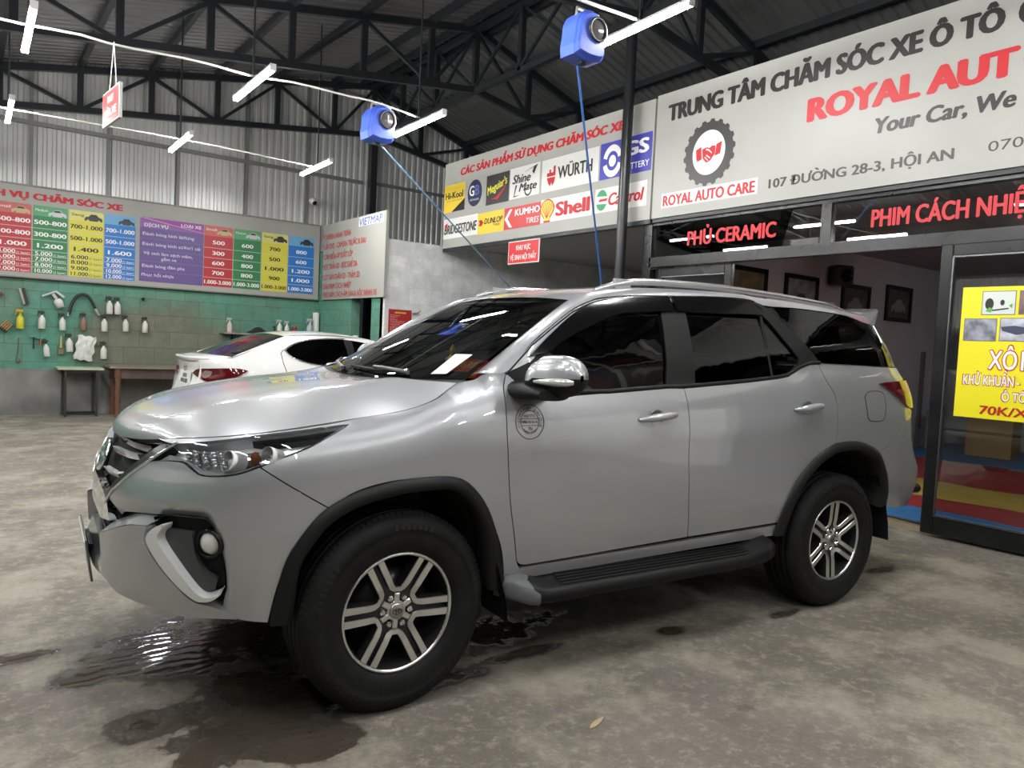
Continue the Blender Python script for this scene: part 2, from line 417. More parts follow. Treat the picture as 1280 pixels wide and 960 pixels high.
# left and far walls, only felt as reflections
wl = empty('wall_left', kind='structure')
w = MB(); w.box((-8.1, 3, 1.2), (.2, 22, 2.4)); w.build('painted_blocks', green, wl)
w = MB(); w.grid([[(-8 + h, y, z) for y, h in corr_row(-8, 13.5, .2, .03, 0)] for z in (2.4, 5)], smooth=False); w.build('corrugated_sheet', sheet, wl)
# ---- green side wall and white block wall of the lean-to room
CX, CY = 5.41, 10.75
sw = empty('wall_side', kind='structure')
w = MB()
w.box((CX + .08, (11.22 + CY) / 2 + .03, 1.49), (.16, 11.22 - CY - .06, 2.98)); w.box((CX + .08, (12.0 + BY) / 2, 1.49), (.16, BY - 12.0, 2.98)); w.box((CX + .08, 11.61, 2.59), (.16, .78, .78))
w.build('painted_blocks', green, sw)
w = MB(); w.box((CX + .9, 11.61, 1.1), (.05, 1.5, 2.2)); w.build('doorway_shade_sheet', mat('doorway_shade_black', (.012, .012, .012), .9), sw)  # black sheet standing in for the darkness behind the doorway
ww = MB(); ww.box(((CX + 14.5) / 2, CY + .08, 1.5), (14.5 - CX, .16, 3.0)); tag(ww.build('wall_front', white_blocks), kind='structure')
# ---- roof
def ztop(x): return 6.22 - .187 * (RX - x) if x < RX else 6.22 - .34 * (x - RX)
def zbot(x): return 5.31 - .125 * (RX - x) if x < RX else 5.31 - .17 * (x - RX)
rf = empty('ceiling', kind='structure')
prof = corr_row(-8, 13.5, .16, .030, 0)
w = MB(); w.grid([[(x, y, ztop(x) + .12 + h) for y, h in prof] for x in (-9, RX)], smooth=False); w.grid([[(x, y, ztop(x) + .12 + h) for y, h in prof] for x in (RX, 13.4)], smooth=False)
w.build('corrugated_sheet', roof_sheet, rf)
w = MB()
nodes_l = [-4.7, -3.65, -2.62, -1.6, -.58, .44, 1.46, 2.46, 3.48, 4.5, 5.57]
nodes_r = [7.4, 8.5, 9.6, 10.7, 11.8]
for X in nodes_l + nodes_r + [6.15, 6.57]:
    w.box((X, 3, ztop(X) + .07), (.07, 21, .10))
w.build('purlin', steel(), rf)
def truss(Y, t=.07, label=None):
    o = empty('trim_%d' % (len([q for q in COL.objects if q.name.startswith('trim_')]) + 1), kind='structure')
    c = MB(); c.bar((-9, Y, ztop(-9)), (RX, Y, ztop(RX)), t, .10); c.bar((RX, Y, ztop(RX)), (13.3, Y, ztop(13.3)), t, .10); c.build('top_chord', steel(), o)
    c = MB(); c.bar((-9, Y, zbot(-9)), (RX, Y, zbot(RX)), t, .09); c.bar((RX, Y, zbot(RX)), (11.7, Y, zbot(11.7)), t, .09); c.build('bottom_chord', steel(), o)
    c = MB()
    N = nodes_l + [RX] + nodes_r[:4]
    for X in N: c.box((X, Y, (ztop(X) + zbot(X)) / 2), (.085, .06, ztop(X) - zbot(X)))
    c.build('web_post', steel(), o)
    c = MB()
    k0 = nodes_l.index(1.46)
    for i, X in enumerate(N):
        if (i - k0) % 2 == 0:
            for j in (i - 1, i + 1):
                if 0 <= j < len(N): c.bar((X, Y, zbot(X)), (N[j], Y, ztop(N[j]) - .04), .05, .05)
    c.build('web_brace', steel(), o)
    return o
for Y in (13.40, 9.87, 6.36, 2.85): truss(Y)
# ridge truss and the posts under it
o = empty('trim_5', kind='structure')
c = MB(); c.box((RX, 4, 6.22), (.09, 19, .09)); c.box((RX, 4, 5.30), (.08, 19, .08)); c.build('chord', steel(), o)
c = MB(); e = MB()
ys = [13.4 - 1.176 * i for i in range(14)]
for i, y in enumerate(ys):
    c.box((RX, y, 5.76), (.08, .08, .92))
    if i + 1 < len(ys): e.bar((RX - .02, y, 5.32), (RX - .02, ys[i + 1], 6.2), .04, .04); e.bar((RX + .02, y, 6.2), (RX + .02, ys[i + 1], 5.32), .04, .04)
c.build('web_post', steel(), o); e.build('web_brace', steel(), o)
c = MB(); c.box((RX, 13.36, 2.65), (.13, .13, 5.3)); tag(c.build('trim_6', steel()), kind='structure')
c = MB(); c.cyl((6.27, 6.40, 0), (6.27, 6.40, 5.32), .062, 20); c.box((6.27, 6.40, .01), (.24, .24, .02)); tag(c.build('trim_7', mat('black_gloss_pole', (.014, .015, .017), .28)), kind='structure')
# wind posts of the right slope
c = MB(); c.box((8.0, 9.87, 4.05), (.10, .10, 2.0)); tag(c.build('trim_8', steel()), kind='structure')
# ---- shop front, alcove and shop room
c = MB(); c.box((10.4, 6.0, 1.5), (7.4, .12, 3.0)); tag(c.build('wall_right', mat('violet_grey_paint', (.50, .48, .50), .7, noise=(2, .06))), kind='structure')
c = MB(); c.box((14.2, 4, 1.5), (.12, 14, 3.0)); tag(c.build('wall_shop', mat('violet_grey_paint')), kind='structure')
c = MB(); c.box((10.4, 4.6, 3.03), (7.7, 12.4, .06)); tag(c.build('ceiling_shop', mat('shop_ceiling', (.34, .33, .33), .8)), kind='structure')
c = MB(); c.box((10.35, 2.0, .0225), (7.6, 7.9, .045)); tag(c.build('floor_shop', mat('shop_floor', (.30, .25, .16), .6, noise=(4, .2))), kind='structure')

# wall and picture banner further along the right side, behind the camera: seen only in the car's paint and glass
c = MB(); c.box((6.75, -5.4, 1.45), (.2, 8.0, 2.9)); c.box((6.75, -5.4, 4.05), (.2, 8.0, 2.3)); tag(c.build('wall_right_rear', mat('pale_render', (.74, .74, .73), .7, noise=(2, .1))), kind='structure')
c = MB(); c.box((0, -9.6, 2.0), (16, .2, 4.0)); tag(c.build('wall_rear', mat('rear_render', (.20, .20, .20), .8)), kind='structure')

# ================================================================ SILVER SUV: body form
def lerp_tab(tab,x):
    if x<=tab[0][0]: return tab[0][1]
    for (a,b),(c,d) in zip(tab,tab[1:]):
        if x<=c: return b+(d-b)*(x-a)/(c-a)
    return tab[-1][1]
def smooth_tab(tab,x):
    # monotone-ish cubic hermite (Catmull tangents, clamped)
    n=len(tab)
    if x<=tab[0][0]: return tab[0][1]
    if x>=tab[-1][0]: return tab[-1][1]
    for i in range(n-1):
        if x<=tab[i+1][0]: break
    x0,y0=tab[i]; x1,y1=tab[i+1]; h=x1-x0; d=(y1-y0)/h
    def slope(j):
        if j==0: return (tab[1][1]-tab[0][1])/(tab[1][0]-tab[0][0])
        if j==n-1: return (tab[-1][1]-tab[-2][1])/(tab[-1][0]-tab[-2][0])
        dl=(tab[j][1]-tab[j-1][1])/(tab[j][0]-tab[j-1][0]); dr=(tab[j+1][1]-tab[j][1])/(tab[j+1][0]-tab[j][0])
        if dl*dr<=0: return 0.0
        hl=tab[j][0]-tab[j-1][0]; hr=tab[j+1][0]-tab[j][0]
        w1=2*hr+hl; w2=hr+2*hl
        return (w1+w2)/(w1/dl+w2/dr)
    m0=slope(i); m1=slope(i+1); t=(x-x0)/h
    return (2*t**3-3*t*t+1)*y0+(t**3-2*t*t+t)*h*m0+(-2*t**3+3*t*t)*y1+(t**3-t*t)*h*m1
# shoulder line: hood edge in front, window sill behind
ZB=[(-1.0,1.045),(-.80,1.062),(-.50,1.078),(-.23,1.108),(.03,1.16),(.25,1.235),(.45,1.255),(.85,1.25),(1.44,1.275),(2.0,1.315),(2.25,1.335),(2.45,1.39),(2.9,1.395),(3.6,1.40)]
def zb(x): return smooth_tab(ZB,x)
PF=[(-.2,.84),(0,.868),(.25,.90),(.5,.915),(.7,.918),(.82,.908),(.9,.888),(.96,.85),(1.0,.795)]   # fender
PD=[(-.2,.84),(0,.870),(.25,.902),(.5,.917),(.66,.917),(.80,.906),(.9,.888),(1.0,.857)]           # doors
TG=[(0,0),(.1,.022),(.2,.060),(.3,.104),(.4,.155),(.5,.225)]                    # tumblehome below the shoulder width
X0=-.30; X1=3.0; NF=2.5; NR=4.0
XF=[(.2,-.78),(.34,-.90),(.42,-.955),(.55,-.975),(.70,-.972),(.82,-.965),(.92,-.935),(1.0,-.895),(1.06,-.84)]
XR=[(.3,3.74),(.45,3.80),(.55,3.86),(.64,3.915),(.74,3.915),(.82,3.84),(.95,3.765),(1.2,3.74),(1.3,3.69),(1.40,3.60),(1.5,3.53),(1.60,3.44),(1.70,3.34),(1.76,3.29),(1.85,3.24)]
def xf(z): return smooth_tab(XF,z)
def xr(z): return smooth_tab(XR,z)
def wd0(x,z):
    b=zb(x)
    s=(z-.47)/(b-.47)
    k=min(1,max(0,(x-.05)/.5)); k=k*k*(3-2*k)
    if s<=1:
        w=smooth_tab(PF,s)*(1-k)+smooth_tab(PD,s)*k
    else:
        w=.795*(1-k)+.857*k-smooth_tab(TG,z-b)-.0*(s-1)
        if z-b>.5: w-=(z-b-.5)*1.2
    if x>2.2: w-=.030*((x-2.2)/1.2)**2*min(1,max(0,(z-.7)/.7))
    if x<-.0: pass
    return w
def wd(x,z):
    w=wd0(x,z)
    if x<X0:
        q=(X0-x)/(X0-xf(z))
        if q>=1: return -1
        w*=(1-q**NF)**(1/NF)
    if x>X1:
        q=(x-X1)/(xr(z)-X1)
        if q>=1: return -1
        w*=(1-q**NR)**(1/NR)
    return w
LF=1.15; LR=1.25
def tz(t,z):
    """wrap coordinate t and height z -> point on the near side of the body"""
    if t>=X0 and t<=X1: return (t,-wd0(t,z),z)
    if t<X0:
        al=(X0-t)/LF*math.pi/2
        a=X0-xf(z); s=math.sin(al); c=math.cos(al)
        r=(abs(s)**NF+abs(c)**NF)**(-1/NF)
        x=X0-a*r*s
        return (x,-wd0(x,z)*r*c,z)
    al=(t-X1)/LR*math.pi/2
    a=xr(z)-X1; s=math.sin(al); c=math.cos(al)
    r=(abs(s)**NR+abs(c)**NR)**(-1/NR)
    x=X1+a*r*s
    return (x,-wd0(x,z)*r*c,z)
def inv(x,y,z):
    if X0<=x<=X1: return x
    if x<X0:
        al=math.atan2((X0-x)/(X0-xf(z)),abs(y)/wd0(x,z)); s=1 if y<=0 else -1
        if y>0: al=math.pi-al
        return X0-LF*al/(math.pi/2)
    al=math.atan2((x-X1)/(xr(z)-X1),abs(y)/wd0(x,z))
    if y>0: al=math.pi-al
    return X1+LR*al/(math.pi/2)
TZ = {
 'fender':[(-0.564,0.967),(-0.479,0.998),(-0.325,1.047),(-0.198,1.1),(-0.301,1.088),(-0.175,1.118),(0.03,1.152),(0.149,1.192),(0.218,1.232),(0.262,1.263),(0.325,1.276),(0.37,1.299),(0.467,1.306),(0.447,1.228),(0.443,1.069),(0.447,1.004),(0.47,0.799),(0.52,0.596),(0.543,0.513),(0.565,0.479),(0.601,0.478),(0.601,0.456),(0.494,0.402),(0.488,0.45),(0.459,0.567),(0.404,0.687),(0.336,0.792),(0.251,0.869),(0.197,0.891),(0.068,0.899),(-0.055,0.897),(-0.193,0.867),(-0.287,0.814)],
 'front_door':[(0.467,1.306),(0.447,1.228),(0.443,1.069),(0.447,1.004),(0.47,0.799),(0.52,0.596),(0.543,0.513),(0.561,0.498),(0.599,0.493),(1.541,0.519),(1.481,0.891),(1.476,1.141),(1.469,1.252),(1.341,1.252),(0.881,1.221),(0.683,1.21),(0.583,1.223)],
 'rear_door':[(1.469,1.252),(1.476,1.141),(1.481,0.891),(1.541,0.519),(2.221,0.53),(2.265,0.651),(2.338,0.775),(2.458,0.877),(2.573,0.93),(2.638,0.949),(2.64,1.109),(2.619,1.221),(2.552,1.309),(2.512,1.399),(2.44,1.395),(2.354,1.371),(2.25,1.325),(2.167,1.313),(1.94,1.291),(1.72,1.272)],
 'quarter':[(2.512,1.399),(2.552,1.309),(2.619,1.221),(2.64,1.109),(2.637,0.951),(2.829,0.954),(2.952,0.929),(3.057,0.884),(3.209,0.942),(3.327,1.035),(3.429,1.146),(3.4,1.16),(3.265,1.222),(3.109,1.293),(3.2,1.302),(3.62,1.32),(3.64,1.4),(3.362,1.393),(2.879,1.396)],
 'rbump':[(3.057,0.884),(3.209,0.942),(3.327,1.035),(3.43,1.146),(3.62,1.1),(3.68,0.9),(3.75,0.8),(4.255,0.8),(4.255,0.5),(3.7,0.49),(3.45,0.51),(3.228,0.534),(3.18,0.635),(3.13,0.763)],
 'sill':[(0.604,0.476),(2.231,0.514),(2.222,0.458),(0.608,0.432)],
 'taillight':[(3.085,1.294),(3.176,1.302),(3.452,1.312),(3.68,1.32),(3.68,1.16),(3.43,1.145),(3.38,1.158),(3.24,1.228)],
 'fuel':[(2.909,1.217),(2.947,1.245),(3.082,1.248),(3.124,1.232),(3.133,1.174),(3.118,1.094),(3.084,1.075),(2.962,1.077),(2.935,1.096)],
 'headlight':[(-0.988,0.951),(-0.922,1.024),(-0.885,1.031),(-0.72,1.048),(-0.558,1.068),(-0.305,1.086),(-0.199,1.1),(-0.326,1.047),(-0.479,0.999),(-0.564,0.968),(-0.65,0.94),(-0.758,0.932),(-0.797,0.949),(-0.844,0.969)],
 'bumper_up':[(-1.163,0.806),(-0.988,0.948),(-0.846,0.968),(-0.798,0.948),(-0.759,0.932),(-0.65,0.939),(-0.564,0.967),(-0.287,0.814),(-0.323,0.775),(-0.353,0.758),(-0.422,0.668),(-0.457,0.567),(-0.491,0.404),(-0.589,0.423),(-0.653,0.455),(-0.644,0.507),(-0.638,0.547),(-0.651,0.634),(-0.687,0.745),(-0.715,0.78),(-0.817,0.781),(-0.885,0.779),(-1.065,0.756),(-1.113,0.732)],
 'jaw':[(-1.134,0.669),(-0.971,0.74),(-0.891,0.753),(-0.898,0.719),(-0.893,0.686),(-0.852,0.631),(-0.786,0.562),(-0.725,0.506),(-0.682,0.491),(-0.647,0.468),(-0.586,0.437),(-0.688,0.448),(-0.767,0.457),(-0.85,0.473),(-0.949,0.482),(-1.028,0.529)],
 'trim':[(-0.843,0.764),(-0.874,0.745),(-0.897,0.718),(-0.897,0.696),(-0.854,0.636),(-0.794,0.571),(-0.739,0.522),(-0.713,0.509),(-0.675,0.514),(-0.646,0.539),(-0.642,0.556),(-0.648,0.539),(-0.675,0.527),(-0.695,0.525),(-0.713,0.533),(-0.74,0.56),(-0.798,0.631),(-0.853,0.701),(-0.857,0.725),(-0.844,0.749)],
 'recess':[(-0.86,0.749),(-0.876,0.715),(-0.874,0.687),(-0.816,0.615),(-0.756,0.541),(-0.709,0.508),(-0.668,0.518),(-0.65,0.534),(-0.663,0.611),(-0.701,0.746),(-0.727,0.776),(-0.826,0.772)],
 'foglight':[(-0.725,0.735),(-0.714,0.74),(-0.701,0.737),(-0.689,0.718),(-0.685,0.696),(-0.692,0.675),(-0.705,0.669),(-0.718,0.677),(-0.724,0.705)],
 'grille_dark':[(-1.49,0.993),(-1.091,1.017),(-0.909,1.035),(-1.18,0.813),(-1.404,0.826)],
 'front_glass':[(0.606,1.376),(0.738,1.473),(0.898,1.575),(1.109,1.647),(1.521,1.696),(1.485,1.264),(1.354,1.259),(0.892,1.227),(0.693,1.216),(0.596,1.228)],
 'rear_glass':[(1.553,1.696),(1.881,1.714),(2.111,1.717),(2.168,1.684),(2.499,1.413),(2.455,1.408),(2.358,1.379),(2.263,1.338),(2.176,1.323),(1.958,1.303),(1.736,1.281),(1.496,1.265)],
 'quarter_glass':[(2.191,1.694),(2.473,1.699),(2.85,1.69),(3.09,1.663),(3.236,1.643),(3.337,1.555),(3.387,1.395),(2.89,1.401),(2.533,1.406)],
 'front_visor':[(0.584,1.375),(0.715,1.474),(0.875,1.577),(1.006,1.629),(1.186,1.663),(1.49,1.695),(1.501,1.624),(1.324,1.61),(1.211,1.599),(1.107,1.58),(0.923,1.511),(0.748,1.433),(0.698,1.4)],
 'rear_visor':[(1.517,1.695),(1.846,1.713),(2.074,1.716),(2.14,1.664),(2.142,1.642),(1.517,1.625)],
 'bpillar':[(1.419,1.622),(1.583,1.633),(1.55,1.27),(1.471,1.258),(1.356,1.253)],
 'divider':[(2.131,1.646),(2.15,1.645),(2.131,1.315),(2.115,1.315)],
 'seam':[(0.467,1.306),(0.614,1.434),(0.739,1.515),(0.872,1.593),(0.979,1.639),(1.072,1.665),(1.264,1.689),(1.533,1.709),(1.877,1.728),(2.103,1.728),(2.167,1.683),(2.311,1.552),(2.496,1.409)],
 'lower_frame':[(0.467,1.306),(0.613,1.43),(0.738,1.508),(0.869,1.584),(1.068,1.657),(1.259,1.678),(1.528,1.7),(1.871,1.719),(2.098,1.718)],
 'handleF':[(1.156,1.118),(1.196,1.132),(1.286,1.142),(1.402,1.131),(1.411,1.111),(1.384,1.093),(1.282,1.087),(1.174,1.099)],
 'handleR':[(2.208,1.164),(2.269,1.18),(2.348,1.193),(2.455,1.18),(2.475,1.158),(2.439,1.137),(2.331,1.129),(2.22,1.147)],
}

# ---------------------------------------------------------------- car materials
paint = mat('silver_paint', (.385, .392, .405), .35, metal=.56, coat=1.0, coat_rough=.008)
paint.node_tree.nodes['Principled BSDF'].inputs['Coat IOR'].default_value = 1.85
black_trim = mat('black_plastic', (.009, .0095, .010), .50, spec=.22)
gloss_black = mat('gloss_black', (.005, .005, .0055), .10, spec=.30)
chrome = mat('chrome', (.82, .83, .84), .08, metal=1.0)
dull_chrome = mat('satin_chrome', (.62, .63, .64), .22, metal=1.0)
tint = glass('dark_tinted_glass', (.045, .045, .05), 0.0, 1.5)
screen_glass = glass('screen_glass', (.52, .57, .57), 0.0, 1.85)
clear_glass = glass('clear_lens', (.90, .91, .92), 0.0, 1.45)
rubber = mat('tyre_rubber', (.008, .008, .0083), .68, spec=.2, noise=(14, .25), bump=(60, .2))
seal = mat('rubber_seal', (.007, .007, .007), .6, spec=.2)
def surf_g(t, z, off=0.0):
    """glass: keeps the slope of the cabin side right down to the window sill"""
    n = base_n(t, max(z, zb(t) + .07)); p = Vector(tz(t, z)); return p + n * off, n
CREASE = [(-1.30, .785), (-1.151, .791), (-.882, .831), (-.727, .834), (-.690, .812), (-.655, .733), (-.628, .634), (-.616, .532), (-.631, .44)]
CREASE_IN = CREASE + [(-.70, .44), (-.70, .60), (-.72, .74), (-.80, .745), (-1.0, .72), (-1.3, .70)]
def base_n(t, z):
    e = .004
    n = (Vector(tz(t + e, z)) - Vector(tz(t - e, z))).cross(Vector(tz(t, z + e)) - Vector(tz(t, z - e)))
    return n.normalized() if n.length > 1e-9 else Vector((0, -1, 0))
def relief(t, z):
    """pressed-in form of the front corner: the skin folds inwards below the crease"""
    if t < -.61 and t > -1.3 and inside(CREASE_IN, t, z):
        d = 9.0
        for (ax, ay), (bx, by) in zip(CREASE, CREASE[1:]):
            dx, dy = bx - ax, by - ay; l = dx * dx + dy * dy; k = max(0, min(1, ((t - ax) * dx + (z - ay) * dy) / l)); d = min(d, (t - ax - k * dx)**2 + (z - ay - k * dy)**2)
        d = sqrt(d); return -.58 * (sqrt(d * d + .008**2) - .008)
    return 0.0
def surf(t, z, off=0.0):
    n = base_n(t, z)
    return Vector(tz(t, z)) + n * off, n
def surf_fold(t, z, off=0.0):
    if -1.3 < t < -.6 and z < .85:
        def f(a, b): return Vector(tz(a, b)) + base_n(a, b) * relief(a, b)
        e = .004; n = (f(t + e, z) - f(t - e, z)).cross(f(t, z + e) - f(t, z - e))
        n = n.normalized() if n.length > 1e-9 else Vector((0, -1, 0))
        return f(t, z) + n * off, n
    return surf(t, z, off)
def smooth_poly(poly, step, corner=38, keep=()):
    """resample a traced outline: smooth through gentle bends, keep real corners"""
    n = len(poly); P = [Vector(p) for p in poly]
    cor = []
    for i in range(n):
        u = P[i] - P[i - 1]; v = P[(i + 1) % n] - P[i]
        a = abs(math.degrees(u.angle(v, 0))) if u.length > 1e-6 and v.length > 1e-6 else 0
        cor.append(a > corner)
    out = []
    for i in range(n):
        p1 = P[i]; p2 = P[(i + 1) % n]
        p0 = P[i - 1] if not cor[i] else p1 - (p2 - p1)
        p3 = P[(i + 2) % n] if not cor[(i + 1) % n] else p2 + (p2 - p1)
        L = (p2 - p1).length; k = max(1, int(math.ceil(L / step)))
        # centripetal-ish tangents limited by the segment length
        m1 = (p2 - p0); m2 = (p3 - p1)
        m1 = m1.normalized() * L if m1.length > 1e-9 else m1
        m2 = m2.normalized() * L if m2.length > 1e-9 else m2
        for q in range(k):
            t = q / k
            out.append(((2 * t**3 - 3 * t * t + 1) * p1 + (t**3 - 2 * t * t + t) * m1 + (-2 * t**3 + 3 * t * t) * p2 + (t**3 - t * t) * m2))
    return [(p.x, p.y) for p in out]
def inside(poly, x, y):
    c = False; n = len(poly); j = n - 1
    for i in range(n):
        xi, yi = poly[i]; xj, yj = poly[j]
        if (yi > y) != (yj > y) and x < (xj - xi) * (y - yi) / (yj - yi) + xi: c = not c
        j = i
    return c
def seg_dist(poly, x, y):
    m = 9e9; n = len(poly)
    for i in range(n):
        ax, ay = poly[i]; bx, by = poly[(i + 1) % n]; dx, dy = bx - ax, by - ay
        l = dx * dx + dy * dy; t = 0 if l < 1e-12 else max(0, min(1, ((x - ax) * dx + (y - ay) * dy) / l))
        d = (x - ax - t * dx) ** 2 + (y - ay - t * dy) ** 2
        if d < m: m = d
    return sqrt(m)
def fill(poly, step):
    """fine triangulation of an outline -> points, triangles, number of rim points"""
    n = len(poly); xs = [p[0] for p in poly]; ys = [p[1] for p in poly]
    pts = [Vector(p) for p in poly]
    x = min(xs) + step / 2; r = 0
    while x < max(xs):
        y = min(ys) + step / 2 + (step / 2 if r % 2 else 0); r += 1
        while y < max(ys):
            if inside(poly, x, y) and seg_dist(poly, x, y) > step * .45: pts.append(Vector((x, y)))
            y += step
        x += step * .87
    res = delaunay_2d_cdt(pts, [], [list(range(n))], 1, 1e-6)
    V = [(v.x, v.y) for v in res[0]]
    F = []
    for f in res[2]:
        a, b, c = f[:3]
        if (V[b][0] - V[a][0]) * (V[c][1] - V[a][1]) - (V[b][1] - V[a][1]) * (V[c][0] - V[a][0]) < 0: f = f[::-1]
        F.append(list(f))
    rim = []; orig = res[3]
    idx = {}
    for vi, os_ in enumerate(orig):
        for q in os_: idx[q] = vi
    rim = [idx[i] for i in range(n) if i in idx]
    return V, F, rim
def patch(name, poly, m, parent, side=1, off=0.0, step=.04, flange=.022, gap=.0022, smooth=True, fn=None, corner=38, crown=0.0):
    """body panel: the traced outline laid on the body form, with a turned-in rim; side=-1 mirrors it"""
    fn = fn or surf
    q = smooth_poly(poly, step * .6, corner) if smooth else poly
    if gap: q = inset2(q, gap)
    V, F, rim = fill(q, step)
    P = []; Nn = []
    for (t, z) in V:
        o = off(t, z) if callable(off) else off
        if crown: o += crown * min(1, seg_dist(q, t, z) / .012) 
        p, n_ = fn(t, z, o)
        P.append(p); Nn.append(n_)
    vs = list(P); ns = list(Nn); fs = [list(f) for f in F]; sm = [True] * len(F)
    if flange:
        a = len(vs); vs += [P[i] for i in rim]; b = len(vs); vs += [P[i] - Nn[i] * flange for i in rim]; ns += [Vector((0, 0, 0))] * (2 * len(rim)); k = len(rim)
        for i in range(k):
            j = (i + 1) % k; fs.append([a + j, a + i, b + i, b + j]); sm.append(False)
    if side < 0:
        vs = [Vector((p.x, -p.y, p.z)) for p in vs]; ns = [Vector((p.x, -p.y, p.z)) for p in ns]; fs = [f[::-1] for f in fs]
    # the wrap is left-handed in (t, z) or not: make faces agree with the normals
    f0 = fs[len(F) // 2]; a, b, c = (vs[i] for i in f0[:3])
    if (b - a).cross(c - a).dot(ns[f0[0]]) < 0: fs = [f[::-1] for f in fs]
    me = bpy.data.meshes.new(name); me.from_pydata([tuple(v) for v in vs], [], fs); me.materials.append(m)
    me.polygons.foreach_set('use_smooth', sm); me.update()
    try: me.normals_split_custom_set_from_vertices([tuple(n_) for n_ in ns])
    except Exception as ex: print('normals', name, ex)
    return link(name, me, parent)
def resample(P, n):
    P = [Vector(p) for p in P]; L = [0]
    for a, b in zip(P, P[1:]): L.append(L[-1] + (b - a).length)
    out = []
    # smooth hermite through the points
    def tang(i):
        if i == 0: return (P[1] - P[0]) / max(1e-9, L[1])
        if i == len(P) - 1: return (P[-1] - P[-2]) / max(1e-9, L[-1] - L[-2])
        return (P[i + 1] - P[i - 1]) / max(1e-9, L[i + 1] - L[i - 1])
    for k in range(n):
        s = L[-1] * k / (n - 1); i = 0
        while i < len(P) - 2 and L[i + 1] < s: i += 1
        h = L[i + 1] - L[i]; t = (s - L[i]) / h if h > 1e-9 else 0
        out.append((2 * t**3 - 3 * t * t + 1) * P[i] + (t**3 - 2 * t * t + t) * h * tang(i) + (-2 * t**3 + 3 * t * t) * P[i + 1] + (t**3 - t * t) * h * tang(i + 1))
    return out
def mir(P, side): return [Vector((p[0], p[1] * side, p[2])) for p in P]

CAR = empty('suv', (1.40889, 3.35586, 0), -0.07227, 'wet silver seven-seat off-road car with black wheel arches standing in the middle of the garage', 'car')
def P3(pts, off=0.0): return [surf(t, z, off)[0] for t, z in pts]

